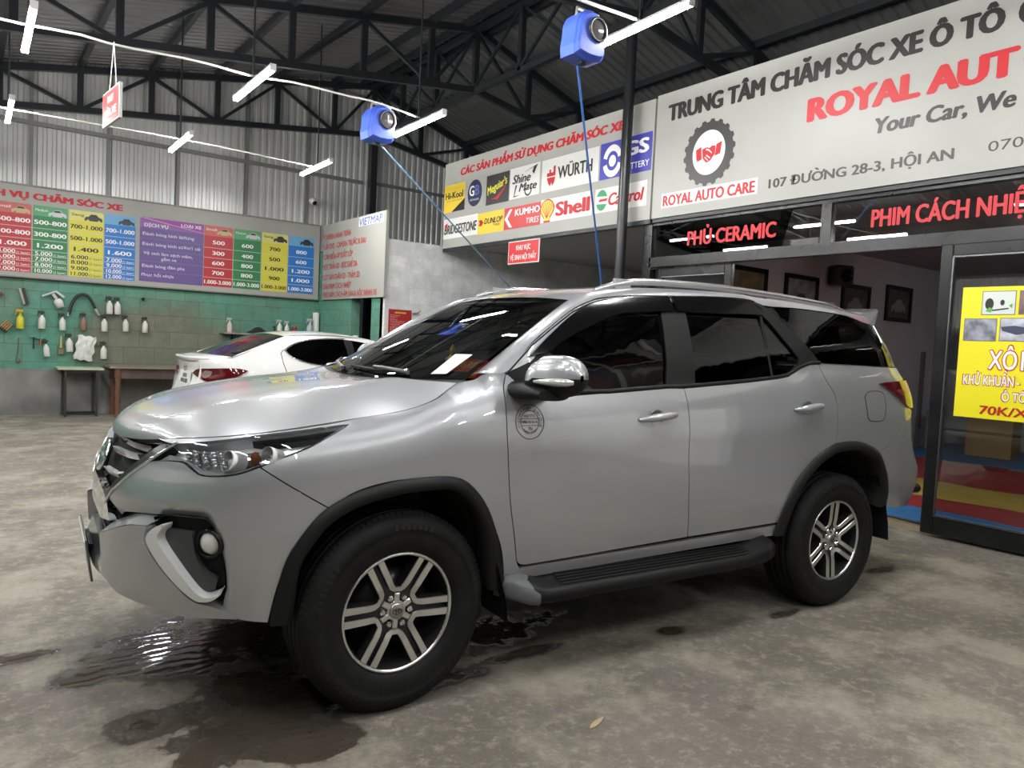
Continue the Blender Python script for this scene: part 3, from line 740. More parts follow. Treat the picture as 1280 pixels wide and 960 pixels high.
# ---------------------------------------------------------------- panels of both sides
for sd in (1, -1):
    patch('fender', TZ['fender'], paint, CAR, sd)
    fd = patch('front_door', TZ['front_door'], paint, CAR, sd)
    rd = patch('rear_door', TZ['rear_door'], paint, CAR, sd)
    qp = patch('quarter_panel', TZ['quarter'], paint, CAR, sd)
    if sd > 0:
        ff = patch('fuel_flap', TZ['fuel'], paint, qp, sd, off=.0012, step=.02, flange=.004, gap=0)
        mb = MB(); mb.tube(P3(smooth_poly(TZ['fuel'], .02), .0005), .0022, 5, closed=True); mb.build('flap_seam', seal, ff)
    sl = [(.565, .482), (2.231, .516), (2.222, .458), (.60, .432)]
    patch('sill', sl, paint, CAR, sd, off=-.002, gap=.001)
    # windows
    patch('door_glass', TZ['front_glass'], tint, fd, sd, fn=surf_g, off=-.012, flange=.003, gap=0, step=.06)
    patch('door_glass', TZ['rear_glass'], tint, rd, sd, fn=surf_g, off=-.012, flange=.003, gap=0, step=.06)
    qg = [(2.191, 1.694), (2.473, 1.699), (2.85, 1.69), (3.09, 1.664), (3.40, 1.645), (3.62, 1.60), (3.66, 1.42), (3.40, 1.398), (2.89, 1.401), (2.533, 1.406)]
    patch('quarter_glass', qg, tint, CAR, sd, fn=surf_g, off=-.004, flange=.003, gap=0, step=.05)
    patch('door_pillar_trim', TZ['bpillar'], black_trim, CAR, sd, off=.002, flange=.01, gap=0)
    dv = patch('glass_divider', TZ['divider'], black_trim, rd, sd, off=.001, flange=.01, gap=0, smooth=False)
    patch('window_visor', TZ['front_visor'], gloss_black, fd, sd, off=.014, flange=.012, gap=0, crown=.012, step=.025)
    patch('window_visor', TZ['rear_visor'], gloss_black, rd, sd, off=.014, flange=.012, gap=0, crown=.012, step=.025)
    # black band along the window sills and around the rear door's kink
    band = [(.60, 1.232), (.80, 1.232), (1.0, 1.234), (1.35, 1.259), (1.47, 1.262), (1.72, 1.279), (1.94, 1.296), (2.167, 1.318), (2.25, 1.330), (2.354, 1.376), (2.44, 1.400), (2.53, 1.404)]
    mb = MB(); mb.tube(mir(P3(band, -.003), sd), .0115, 8); mb.build('window_sill_trim', black_trim, CAR)
    cp = [(2.10, 1.722), (2.168, 1.684), (2.499, 1.410), (2.455, 1.405), (2.358, 1.377), (2.300, 1.357), (2.36, 1.395), (2.43, 1.41), (2.22, 1.60), (2.16, 1.665), (2.09, 1.70)]
    cp = [(2.105, 1.716), (2.185, 1.70), (2.53, 1.404), (2.44, 1.394), (2.354, 1.370), (2.26, 1.332), (2.345, 1.398), (2.35, 1.42), (2.20, 1.60), (2.125, 1.68)]
    patch('door_pillar_trim', cp, black_trim, CAR, sd, off=.002, flange=.01, gap=0, step=.025)
    # upper silver frame of the doors
    fr_o = [(.467, 1.306), (.614, 1.432), (.739, 1.512), (.872, 1.590), (.979, 1.634), (1.072, 1.659), (1.264, 1.683), (1.533, 1.703), (1.877, 1.722), (2.07, 1.726)]
    fr_i = [(.60, 1.36), (.72, 1.462), (.88, 1.565), (1.0, 1.613), (1.18, 1.648), (1.50, 1.674), (1.85, 1.69), (2.07, 1.692)]
    mb = MB()
    a = resample(P3(fr_o, 0), 40); b = resample(P3(fr_i, -.002), 40)
    mb.grid([mir(a, sd), mir([(p + q) / 2 + Vector((0, -.004, 0)) for p, q in zip(a, b)], sd), mir(b, sd)], flip=sd < 0)
    mb.build('door_frame', paint, fd)
    mb = MB(); mb.tube(mir(P3([(t, z - .006) for t, z in fr_o] + [(2.13, 1.70), (2.17, 1.68)], .002), sd), .004, 6); mb.build('door_seam', seal, CAR)
    # door handles
    for hx, hz in ((1.275, 1.118), (2.375, 1.158)):
        dr = fd if hx < 2 else rd
        c0, nn = surf(hx, hz, 0); c0 = Vector(c0)
        mb = MB(); path = []
        for k in range(15):
            t = -1 + 2 * k / 14; x = hx + .118 * t; p, n_ = surf(x, hz + .012 * t, .004 + .030 * (1 - t**4)); path.append(p)
        rad = [.006 + .0135 * (1 - abs(-1 + 2 * k / 14)**3) for k in range(15)]
        mb.tube(mir(path, sd), rad, 12); hb = mb.build('door_handle', paint, dr); hb['label'] = 'bright door handle'
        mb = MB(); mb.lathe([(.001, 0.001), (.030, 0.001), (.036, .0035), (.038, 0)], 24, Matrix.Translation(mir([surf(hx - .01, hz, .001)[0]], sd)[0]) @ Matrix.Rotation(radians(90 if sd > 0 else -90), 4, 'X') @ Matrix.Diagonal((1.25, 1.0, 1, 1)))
        mb.build('handle_cup', mat('handle_cup_grey', (.20, .20, .20), .3, metal=.6), dr)  # cup in a darker grey metal than the body paint
    # A-pillar, roof edge and rear pillar
    E_ = [(.26, 1.268), (.37, 1.299)] + fr_o[:-1]
    outer = P3([(.37, 1.300), (.467, 1.310), (.614, 1.437), (.739, 1.517), (.872, 1.595), (.979, 1.640), (1.072, 1.666), (1.264, 1.690), (1.533, 1.710), (1.877, 1.729), (2.10, 1.730), (2.19, 1.704), (2.473, 1.704), (2.85, 1.695), (3.09, 1.668), (3.28, 1.650)], 0)
    inner = [(.335, -.735, 1.272), (.42, -.715, 1.316), (.60, -.672, 1.432), (.74, -.640, 1.522), (.86, -.612, 1.595), (.955, -.590, 1.648), (1.05, -.585, 1.688), (1.26, -.590, 1.728), (1.53, -.595, 1.748), (1.88, -.597, 1.760), (2.1, -.597, 1.759), (2.25, -.597, 1.755), (2.50, -.596, 1.748), (2.85, -.592, 1.735), (3.09, -.585, 1.724), (3.26, -.56, 1.718)]
    nA = 70; rows = []
    A_ = outer; B_ = [Vector(p) for p in inner]
    idx = [i * (len(A_) - 1) / (nA - 1) for i in range(nA)]
    def at(P, u):
        i = min(len(P) - 2, int(u)); t = u - i
        p0 = P[max(0, i - 1)]; p1 = P[i]; p2 = P[i + 1]; p3 = P[min(len(P) - 1, i + 2)]
        return .5 * ((2 * p1) + (-p0 + p2) * t + (2 * p0 - 5 * p1 + 4 * p2 - p3) * t * t + (-p0 + 3 * p1 - 3 * p2 + p3) * t**3)
    for j in range(7):
        v = j / 6; row = []
        for u in idx:
            a = at(A_, u); b = at(B_, u); p = a.lerp(b, v); d = (b - a).length
            out = Vector((-.35, -.62, .70)).normalized() if u < 4 else Vector((0, -.55, .83))
            row.append(p + out * (4 * v * (1 - v)) * .14 * d)
        rows.append(mir(row, sd))
    mb = MB(); mb.grid(rows, flip=sd < 0)
    mb.build('roof_pillar', paint, CAR)
    # roof rail
    mb = MB()
    rl = [(1.11, -.585, 1.705), (1.17, -.588, 1.728), (1.30, -.592, 1.758), (1.45, -.595, 1.774), (1.9, -.598, 1.786), (2.4, -.598, 1.778), (2.80, -.594, 1.763), (2.98, -.59, 1.752), (3.08, -.585, 1.738), (3.13, -.58, 1.722)]
    rr = resample([Vector(p) for p in rl], 40); rad = [.010 + .008 * min(1, min(k, 39 - k) / 5) for k in range(40)]
    mb.tube(mir(rr, sd), rad, 12)
    for x in (1.28, 2.15, 2.95): mb.box((x, -.588 * sd, 1.75), (.10, .022, .05))
    mb.build('roof_rail', mat('rail_silver', (.60, .60, .60), .25, metal=.9), CAR)
    # wheel-arch cladding
    for key, arc in (('front', [(-.478, .400), (-.462, .50), (-.432, .64), (-.353, .758), (-.287, .814), (-.18, .862), (-.02, .893), (.10, .899), (.205, .893), (.265, .868), (.345, .785), (.405, .670), (.450, .540), (.492, .405)]),
                     ('rear', [(2.20, .462), (2.235, .56), (2.27, .655), (2.34, .775), (2.458, .877), (2.573, .93), (2.64, .949), (2.83, .954), (2.955, .929), (3.06, .880), (3.125, .78), (3.17, .65), (3.185, .56)])):
        cx = 0.0 if key == 'front' else 2.70
        rows = [[], [], [], [], []]
        for t, z in [tuple(p.xy) for p in resample([Vector((a, b, 0)) for a, b in arc], 46)]:
            d = Vector((cx - t, .45 - z)); d.normalize()
            wid = .042 + .032 * min(1, max(0, (.66 - z) / .25))
            for k, (ins, of) in enumerate(((-.008, .003), (-.004, .016), (wid * .5, .024), (wid, .022), (wid + .008, -.09))):
                p, _ = surf(t + d.x * ins, z + d.y * ins, of); rows[k].append(p)
        mb = MB(); mb.grid([mir(r, sd) for r in rows], flip=sd > 0); mb.build('wheel_arch_trim', black_trim, CAR)
        # dark inner arch
        mb = MB(); inn = [mir(rows[4], sd), mir([Vector((p.x, -.35, p.z)) for p in rows[4]], sd)]
        mb.grid(inn, flip=sd > 0, smooth=False); mb.build('wheel_housing', mat('wheel_house_black', (.006, .006, .006), .9), CAR)
    # mud flaps
    mb = MB()
    mb.grid([mir([Vector((x, y, z)) for y in (-.70, -.80, -.875, -.905)], sd) for x, z in ((.392, .62), (.43, .50), (.468, .38), (.486, .275))], smooth=True)
    mb.grid([mir([Vector((x + .008, y, z)) for y in (-.70, -.80, -.875, -.905)], sd) for x, z in ((.392, .62), (.43, .50), (.468, .38), (.486, .275))], smooth=True, flip=True)
    for x, z in ((.405, .585), (.432, .50)): mb.ball((x - .004, -.86 * sd, z), .008, 6)
    mb.build('mud_flap', black_trim, CAR)
    mb = MB()
    mb.grid([mir([Vector((x, y, z)) for y in (-.62, -.80, -.875, -.90)], sd) for x, z in ((3.10, .74), (3.19, .58), (3.235, .44), (3.25, .335))], smooth=True)
    mb.grid([mir([Vector((x + .008, y, z)) for y in (-.62, -.80, -.875, -.90)], sd) for x, z in ((3.10, .74), (3.19, .58), (3.235, .44), (3.25, .335))], smooth=True, flip=True)
    mb.build('mud_flap', black_trim, CAR)
    # running board
    mb = MB(); xs = [.455, .50, .56, .66, .75, 1.9, 2.05, 2.12, 2.165, 2.18]
    prof = [(-.80, .400), (-.80, .432), (-.845, .436), (-.90, .418), (-.955, .405), (-.972, .392), (-.975, .365), (-.962, .345), (-.90, .340), (-.80, .345)]
    rows = []
    for x in xs:
        k = min(1, max(.25, (x - .44) / .09), 1) if x < 1 else min(1, max(.3, (2.20 - x) / .10))
        up = .045 * max(0, 1 - abs(x - .50) / .16) if x < 1 else .055 * max(0, 1 - abs(x - 2.14) / .20)
        rows.append(mir([Vector((x, -.80 + (y + .80) * (k if x < 1 else k**.6), .385 + (z - .385) * (k**.5) + up * (1 if z > .39 else .35))) for y, z in prof], sd))
    mb.grid(rows, closed=True, smooth=True, flip=sd > 0)
    mb.add(rows[0], [list(range(len(prof)))], False); mb.add(rows[-1], [list(range(len(prof)))[::-1]], False)
    rb = mb.build('running_board', mat('step_plastic', (.006, .006, .0065), .45, spec=.2), CAR)
    mb = MB()
    for k in range(5): mb.bar((.74, (-.862 - .020 * k) * sd, .436 - .0055 * k), (1.98, (-.862 - .020 * k) * sd, .436 - .0055 * k), .007, .006)
    mb.build('step_tread', mat('step_rib', (.018, .018, .019), .35), rb)
    mb = MB(); mb.grid([[p + Vector((-.002 if i < 2 else 0, 0, 0)) + Vector((0, (p.y) * .004, (p.z - .385) * .04)) for p in r] for i, r in enumerate(rows[:3])] + [[p + Vector((-.02 - .03 * max(0, (abs(p.y) - .86) / .1), p.y * .004, (p.z - .385) * .04)) for p in rows[3]]], closed=True, flip=sd > 0); mb.build('step_end_cap', mat('step_cap_grey', (.10, .104, .108), .4), rb)
    mb = MB(); mb.box((1.35, -.74 * sd, .40), (1.62, .16, .10)); mb.build('underbody_rail', seal, CAR)
    patch('headlight_brow', [(-1.0, 1.026), (-.896, 1.038), (-.723, 1.056), (-.556, 1.072), (-.295, 1.097), (-.186, 1.113), (-.196, 1.104), (-.3, 1.090), (-.56, 1.067), (-.659, 1.055), (-.794, 1.037), (-.917, 1.020)], paint, CAR, sd, gap=.001, step=.03, flange=.012)
    # headlight: bucket, reflectors, lens
    HLO = [(-.988, .951), (-.926, 1.015), (-.792, 1.034), (-.658, 1.052), (-.561, 1.064), (-.304, 1.087), (-.202, 1.1), (-.326, 1.047), (-.479, .999), (-.564, .968), (-.65, .94), (-.758, .932), (-.797, .949), (-.844, .969)]
    hl = patch('headlight', HLO, mat('lamp_bucket', (.74, .75, .76), .30, metal=.45), CAR, sd, off=-.042, flange=-.040, gap=.003, step=.03)
    bez = [(-.62, 1.056), (-.56, 1.063), (-.31, 1.086), (-.215, 1.098), (-.27, 1.078), (-.40, 1.058), (-.50, 1.052), (-.58, 1.050)]
    patch('lamp_bezel', bez, gloss_black, hl, sd, off=-.014, flange=.03, gap=0, step=.03)
    low = [(-.975, .955), (-.925, .990), (-.87, .985), (-.80, .965), (-.755, .945), (-.65, .950), (-.575, .975), (-.60, .962), (-.65, .942), (-.757, .934), (-.797, .951), (-.844, .971)]
    patch('lamp_lower_trim', low, mat('lamp_silver', (.74, .75, .75), .22, metal=.5), hl, sd, off=-.02, flange=.03, gap=0, step=.03)
    mb = MB()
    for k in range(5):        # fluted turn-signal reflector
        for j in range(5):
            t = -.865 + .034 * j + .008 * k; z = 1.020 - .0125 * k; p, n_ = surf(t, z, -.030); p = mir([p], sd)[0]; mb.ball(p, .0085, 6, (1.6, 1.2, .8))
    mb.build('lamp_flutes', chrome, hl)
    def bowl(t, z, r, nm, m1, of=-.012):
        p, n_ = surf(t, z, of); n_ = (n_ + Vector((-.9, .3, 0))).normalized(); p = mir([p], sd)[0]; n_ = mir([n_], sd)[0]
        M = Matrix.Translation(p) @ n_.to_track_quat('Z', 'Y').to_matrix().to_4x4()
        q = MB(); q.lathe([(.002, -.045), (r * .45, -.04), (r * .8, -.022), (r * .95, 0), (r, .006), (r * 1.06, .0), (r * 1.06, -.05)], 24, M); q.build(nm, m1, hl)
    bowl(-.685, .985, .036, 'lamp_bowl', mat('ring_silver', (.62, .62, .61), .3))
    bowl(-.545, 1.005, .034, 'lamp_bowl', mat('ring_silver'))
    patch('lamp_inner_shell', [(-.66, 1.02), (-.55, 1.035), (-.52, .995), (-.57, .972), (-.65, .958)], chrome, hl, sd, off=-.030, flange=.01, gap=0, step=.03)
    mb = MB(); p, n_ = surf(-.59, 1.0, -.020); p = mir([p], sd)[0]; mb.ball(p, .017, 8, (1.0, .8, 1.4)); mb.build('amber_bulb', mat('amber', (.22, .06, .025), .25), hl)
    lens = patch('lamp_lens', HLO, clear_glass, hl, sd, off=.004, flange=.0, gap=.002, step=.04)
    tl = patch('taillight', TZ['taillight'], mat('red_lamp', (.085, .003, .006), .10, coat=1.0), CAR, sd, off=.012, flange=.03, gap=0, step=.03)
    patch('lamp_core', [(3.26, 1.255), (3.34, 1.262), (3.37, 1.238), (3.31, 1.225)], mat('pink_reflector', (.30, .05, .05), .15, metal=.5), tl, sd, off=.0135, flange=.004, gap=0, step=.03)
    patch('mirror_sail', [(.478, 1.305), (.592, 1.380), (.70, 1.40), (.94, 1.228), (.693, 1.208), (.585, 1.218), (.49, 1.265)], black_trim, fd, sd, off=-.003, flange=.01, gap=0, step=.03)
    # mirror
    base = Vector((.60, -.86, 1.225)); mh = None
    mb = MB(); sec = []
    for k in range(13):
        s_ = k / 12; y = -.905 - .235 * s_; g = (1 - abs(2 * s_ - 1)**3.2) ** .5 if 0 < s_ < 1 else .12
        g = max(g, .12); xc = .548 + .085 * s_; zc = 1.292 + .008 * s_ - (.012 if s_ < .3 else 0)
        sec.append([Vector((xc + (.085 * cos(a) if cos(a) > 0 else .075 * cos(a)) * g, y, zc + (.094 * sin(a) if sin(a) > 0 else .078 * sin(a)) * (g if sin(a) < 0 else g**.8))) for a in [2 * pi * q / 20 for q in range(20)]])
    up = MB(); lo = MB()
    def zcut(p): return 1.262
    rows = [mir(r, sd) for r in sec]
    top = [[r[q] for q in range(0, 11)] for r in rows]; bot = [[r[q % 20] for q in range(10, 21)] for r in rows]
    # lower half black with the foot, upper half body colour
    lo.grid(bot, closed=False, flip=sd > 0)
    ft = []
    for k in range(9):
        q = k / 8; y = -.835 - .22 * q; xa = .47 + .02 * q - .02 * sin(pi * q); xb = .70 - .06 * q; zl = 1.195 + .012 * q; zh = 1.285 - .030 * q
        ft.append([Vector(((xa + xb) / 2 + (xb - xa) / 2 * cos(a_), y, (zl + zh) / 2 + (zh - zl) / 2 * (abs(sin(a_))**.7) * (1 if sin(a_) > 0 else -1))) for a_ in [2 * pi * j / 20 for j in range(20)]])
    lo.grid([mir(r, sd) for r in ft], closed=True, flip=sd > 0); lo.add(mir(ft[-1], sd), [list(range(20))], False)
    mir_o = lo.build('side_mirror', black_trim, CAR)
    up.grid(top, flip=sd > 0); up.build('mirror_cap', paint, mir_o)
    mb = MB(); path = [Vector((.548 + .085 * s_ - (.075 * (1 - abs(2 * s_ - 1)**3.2)**.5) - .001, -.905 - .235 * s_, 1.279 + .006 * s_)) for s_ in (.38, .5, .62, .74, .84, .92, .97)]
    mb.tube(mir(path, sd), [.006, .011, .014, .016, .016, .015, .009], 8); mb.build('turn_signal', mat('clear_signal', (.62, .62, .60), .18, metal=.5), mir_o)

# ---------------------------------------------------------------- roof, spoiler, tailgate
mb = MB(); rows = []
zc_t = [(.94, 1.672), (1.05, 1.706), (1.26, 1.745), (1.55, 1.772), (1.9, 1.784), (2.3, 1.780), (2.7, 1.770), (3.1, 1.755), (3.30, 1.750)]
ed = [(.955, .590, 1.648), (1.05, .585, 1.688), (1.26, .590, 1.728), (1.53, .595, 1.748), (1.88, .597, 1.760), (2.1, .597, 1.759), (2.5, .596, 1.748), (2.85, .592, 1.735), (3.09, .585, 1.724), (3.26, .56, 1.718)]
EDG = resample([Vector(p) for p in ed], 44)
for k, e in enumerate(EDG):
    row = []
    xc = .935 + (3.30 - .935) * k / 43; zc = smooth_tab(zc_t, xc)
    for j in range(25):
        v = -1 + 2 * j / 24; a = abs(v)
        row.append(Vector((xc + (e.x - xc) * a**2, e.y * v, zc + (e.z - zc) * a**2.2)))
    rows.append(row)
mb.grid(rows, flip=True); mb.build('roof', paint, CAR)
mb = MB(); rows = []
for k in range(21):
    v = -1 + 2 * k / 20; y = .585 * v; a = abs(v); e = .05 * a**4
    x0 = 3.16; zt = 1.748 - .026 * a**2.2; y = .64 * v
    tipx = 3.44 - .04 * a**2; tz_ = 1.775 - .012 * a**2
    rows.append([(x0 - .04, y * .94, zt - .004), (x0 + .10, y * .97, zt + .010), (tipx - .02, y, tz_), (tipx, y, tz_ - .012), (tipx - .03, y, tz_ - .05 - .06 * a**6), (x0 + .10, y, zt - .05 - .05 * a**6), (x0 - .02, y, zt - .055)])
mb.grid(rows, smooth=True, closed=True); mb.add(rows[0], [list(range(7))], False); mb.add(rows[-1], [list(range(7))[::-1]], False)
mb.build('rear_spoiler', paint, CAR)
tg = [(3.66, 1.38), (4.84, 1.38), (4.84, .82), (3.66, .82)]
tgo = patch('tailgate', tg, paint, CAR, 1, flange=.02, step=.06)
patch('rear_glass', [(3.66, 1.655), (4.84, 1.655), (4.84, 1.40), (3.66, 1.40)], tint, tgo, 1, off=-.004, flange=.004, gap=0, step=.06)
rb_l = TZ['rbump']; rb_full = [p for p in rb_l[:7]] + [(8.5 - p[0], p[1]) for p in rb_l[:7][::-1]] + [(8.5 - p[0], p[1]) for p in rb_l[10:][::-1]] + [p for p in rb_l[10:][::1]]
patch('rear_bumper', rb_full, paint, CAR, 1, step=.06)
mb = MB(); mb.tube([(3.76, -.70, .585), (3.895, -.70, .58)], .033, 14); mb.build('exhaust_tip', black_trim, CAR)

# ---------------------------------------------------------------- hood, windscreen
ctr = [(-.900, .990), (-.895, 1.016), (-.872, 1.049), (-.80, 1.092), (-.6, 1.152), (-.36, 1.198), (-.06, 1.233), (.085, 1.243)]
edg = [(-.737, -.624, 1.041), (-.70, -.672, 1.047), (-.614, -.737, 1.058), (-.489, -.781, 1.074), (-.293, -.795, 1.101), (-.175, -.795, 1.118), (.03, -.806, 1.150), (.149, -.815, 1.190), (.215, -.806, 1.230), (.258, -.803, 1.259)]
NV = 56
Cn = resample([Vector((a, 0, b)) for a, b in ctr], NV); Ed = resample([Vector(p) for p in edg], NV)
rows = []
for k in range(NV):
    v = k / (NV - 1); c = Cn[k]; e = Ed[k]; row = []
    for j in range(-24, 25):
        u = j / 24; a = abs(u)
        h = a ** (2.4 + .5 * sin(pi * min(1, v * 1.1)))
        z = c.z + (e.z - c.z) * h
        rise = min(1, v * 4) * (1 - .25 * v)
        z += .013 * math.exp(-((a - .60) / .15)**2) * rise - .007 * math.exp(-(a / .30)**2) * rise
        z += .012 * (1 - a**6) * a**3 * rise
        x = c.x + (e.x - c.x) * (a**2.0 if v < .5 else a**(2 + (v - .5)))
        row.append(Vector((x, abs(e.y) * u, z)))
    rows.append(row)
mb = MB(); mb.grid(rows, flip=True)
rim_ = [r[0] for r in rows]
front = rows[0]
mb.grid([front, [p + Vector((.02, 0, -.018)) for p in front], [p + Vector((.06, 0, -.022)) for p in front]], flip=False)
for q in (0, -1):
    e_ = [r[q] for r in rows]; mb.grid([e_, [p + Vector((0, -.006 if q else .006, -.02)) for p in e_]], flip=q == 0)
mb.build('hood', paint, CAR)
# dark filler under the hood's edge
mb = MB()
mb.box((-.28, 0, .93), (1.0, 1.22, .16)); mb.box((.05, 0, 1.0), (.55, 1.44, .2)); mb.build('engine_bay', seal, CAR)
# windscreen
bot = [(.335, -.735, 1.272), (.21, -.56, 1.262), (.13, -.30, 1.250), (.10, 0, 1.246), (.13, .30, 1.250), (.21, .56, 1.262), (.335, .735, 1.272)]
top = [(.955, -.590, 1.648), (.945, -.40, 1.662), (.94, 0, 1.670), (.945, .40, 1.662), (.955, .590, 1.648)]
NB = 31; b_ = resample([Vector(p) for p in bot], NB); t_ = resample([Vector(p) for p in top], NB)
rows = []
for k in range(15):
    v = k / 14; row = []
    for j in range(NB):
        u = -1 + 2 * j / (NB - 1)
        p = b_[j].lerp(t_[j], v) + Vector((-.5, 0, .85)) * (.030 * 4 * v * (1 - v) / 2); row.append(p)
    rows.append(row)
mb = MB(); mb.grid(rows, flip=True); ws = mb.build('windscreen', screen_glass, CAR); WSR = rows
def ws_at(u, v, off=0.0):
    j = (u + 1) / 2 * (NB - 1); k = v * 14; j0 = min(NB - 2, int(j)); k0 = min(13, int(k)); fj = j - j0; fk = k - k0
    p = WSR[k0][j0].lerp(WSR[k0][j0 + 1], fj).lerp(WSR[k0 + 1][j0].lerp(WSR[k0 + 1][j0 + 1], fj), fk)
    return p + Vector((-.5, 0, .85)) * off
# printed black border
mb = MB(); N2 = 40
def ring(u, v, s): return ws_at(u * (1 - s[0]), .5 + (v - .5) * (1 - s[1]) , .0015)
def strip(c0, c1): mb.grid([c0, c1], flip=True)
us = [-1 + 2 * k / N2 for k in range(N2 + 1)]
mb.grid([[ws_at(u, v, -.004) for u in us] for v in (0, .04, .080)], flip=True)
mb.grid([[ws_at(u, v, -.004) for u in us] for v in (.965, .985, 1.0)], flip=True)
for sg in (-1, 1): mb.grid([[ws_at(sg * (1 - a * .035), k / 20, -.004) for a in ((1, 0) if sg < 0 else (0, 1))][::-1] for k in range(21)], flip=False)
for sg in (-1, 1): mb.grid([[ws_at(sg * (1 - a * .035), k / 20, -.0042) for a in ((1, 0) if sg < 0 else (0, 1))] for k in range(21)], flip=False)
mb.build('screen_border', seal, ws)
# cowl between hood and screen
mb = MB()
hb_ = [Vector((p.x, p.y, p.z - .012)) for p in (lambda: [Vector((.085 + (.258 - .085) * (abs(-1 + 2 * j / 30))**2.5, .80 * (-1 + 2 * j / 30), 1.243 + (1.259 - 1.243) * abs(-1 + 2 * j / 30)**2.4)) for j in range(31)])()]
mb.grid([hb_, [ws_at(-1 + 2 * j / 30, 0.0, -.004) for j in range(31)]], flip=True); mb.build('cowl_panel', black_trim, CAR)
def wiper(u0, u1, v0, v1, nm='wiper'):
    o = MB(); P_ = [ws_at(u0 + (u1 - u0) * k / 12, v0 + (v1 - v0) * k / 12, .012) for k in range(13)]
    o.tube(P_, .007, 6); w_ = o.build(nm, black_trim, CAR)
    o = MB(); m_ = P_[6]; o.tube([ws_at(u0 - .02, .015, .02), ws_at((u0 * .7 + u1 * .3), v0 * .4 + v1 * .3, .035), m_ + Vector((0, 0, .014))], [.010, .008, .006], 8); o.build('wiper_arm', mat('wiper_grey', (.12, .12, .12), .35), w_)
wiper(-.62, .10, .03, .06); wiper(.16, .78, .03, .07)

# ---------------------------------------------------------------- front: bumper, grille
for sd in (1, -1):
    bu = patch('bumper_corner', TZ['bumper_up'], paint, CAR, sd, step=.022, fn=surf_fold)
    jw = [(-1.134, .669), (-.971, .740), (-.891, .753), (-.898, .719), (-.893, .686), (-.852, .631), (-.786, .562), (-.725, .506), (-.682, .489), (-.645, .470), (-.60, .452), (-.598, .424), (-.688, .440), (-.767, .452), (-.85, .468), (-.949, .478), (-1.028, .49), (-1.10, .53)]
    jo = patch('bumper_jaw', jw, paint, CAR, sd, off=lambda t, z: .034 * min(1, max(.06, (-.60 - t) / .16)), flange=.06, step=.03, corner=30)
    led = [P3([(-1.134, .669), (-.971, .740), (-.891, .753)], .034), P3([(-1.165, .70), (-.99, .768), (-.88, .775)], -.03)]
    mb = MB(); mb.grid([mir(resample(led[0], 16), sd), mir(resample(led[1], 16), sd)], flip=sd < 0, smooth=False); mb.build('bumper_ledge', paint, jo)
    tr = patch('fog_lamp_trim', TZ['trim'], mat('white_silver', (.74, .75, .75), .28, metal=.3, coat=.6), CAR, sd, off=.030, flange=.05, gap=0, step=.02, corner=60)
    rc = patch('fog_recess', [(-.90, .775), (-.876, .715), (-.874, .68), (-.816, .61), (-.756, .535), (-.709, .500), (-.66, .512), (-.638, .534), (-.65, .62), (-.69, .76), (-.72, .79), (-.83, .79)], black_trim, CAR, sd, off=-.030, flange=-.03, gap=0, step=.03)
    ins = [(-.86, .740), (-.866, .69), (-.815, .622), (-.757, .552), (-.715, .520), (-.675, .535), (-.668, .575), (-.712, .60), (-.75, .66), (-.765, .735)]
    patch('fog_recess_step', ins, mat('recess_grey', (.05, .052, .055), .5), rc, sd, off=-.008, flange=.03, gap=0, step=.03)
    p, n_ = surf(-.705, .700, -.012); n_ = (n_ + Vector((-.5, 0, 0))).normalized()
    M = Matrix.Translation(mir([p], sd)[0]) @ mir([n_], sd)[0].to_track_quat('Z', 'Y').to_matrix().to_4x4()
    mb = MB(); mb.lathe([(.052, -.02), (.052, .004), (.047, .012), (.042, .004), (.040, -.01)], 28, M); mb.build('fog_lamp_ring', gloss_black, rc)
    mb = MB(); mb.lathe([(.041, -.006), (.034, .006), (.020, .013), (.001, .016)], 24, M); mb.build('fog_lamp_lens', mat('fog_lens', (.62, .60, .56), .18, coat=1), rc)
# dark backing behind the gap and the lower grille, spans both sides
CT = X0 - LF
def both(P): return P + [(2 * CT - t, z) for t, z in P[::-1]]
gp = both([(-.84, .80), (-.95, .80), (-1.10, .83), (-1.20, .835)][::-1] if 0 else [(-.86, .69), (-.84, .79), (-.95, .80), (-1.12, .80), (-1.2, .82)])
lowpoly = [(-.84, .69), (-.83, .80), (-1.12, .80), (-1.2, .81)]
full = [(-.86, .62), (-.83, .80), (-1.13, .81)] + [(2 * CT + 1.13, .81), (2 * CT + .83, .80), (2 * CT + .86, .62), (2 * CT + 1.1, .52), (-1.1, .52)]
lg = patch('lower_grille', full, seal, CAR, 1, off=-.065, flange=0, gap=0, smooth=False, step=.05)
mb = MB()
for z in (.575, .615, .655, .695, .735):
    mb.tube([surf(CT - .33 + .66 * k / 16 , z, -.045)[0] for k in range(17)], .007, 6)
mb.build('grille_slat', black_trim, lg)
cl = both([(-1.100, .53), (-1.06, .487), (-1.15, .462)][::-1])
patch('bumper_lip', [(-1.04, .51), (-1.05, .474), (2 * CT + 1.05, .474), (2 * CT + 1.04, .51), (2 * CT + 1.12, .565), (-1.12, .565)], paint, CAR, 1, off=.012, flange=.06, step=.04, smooth=False)
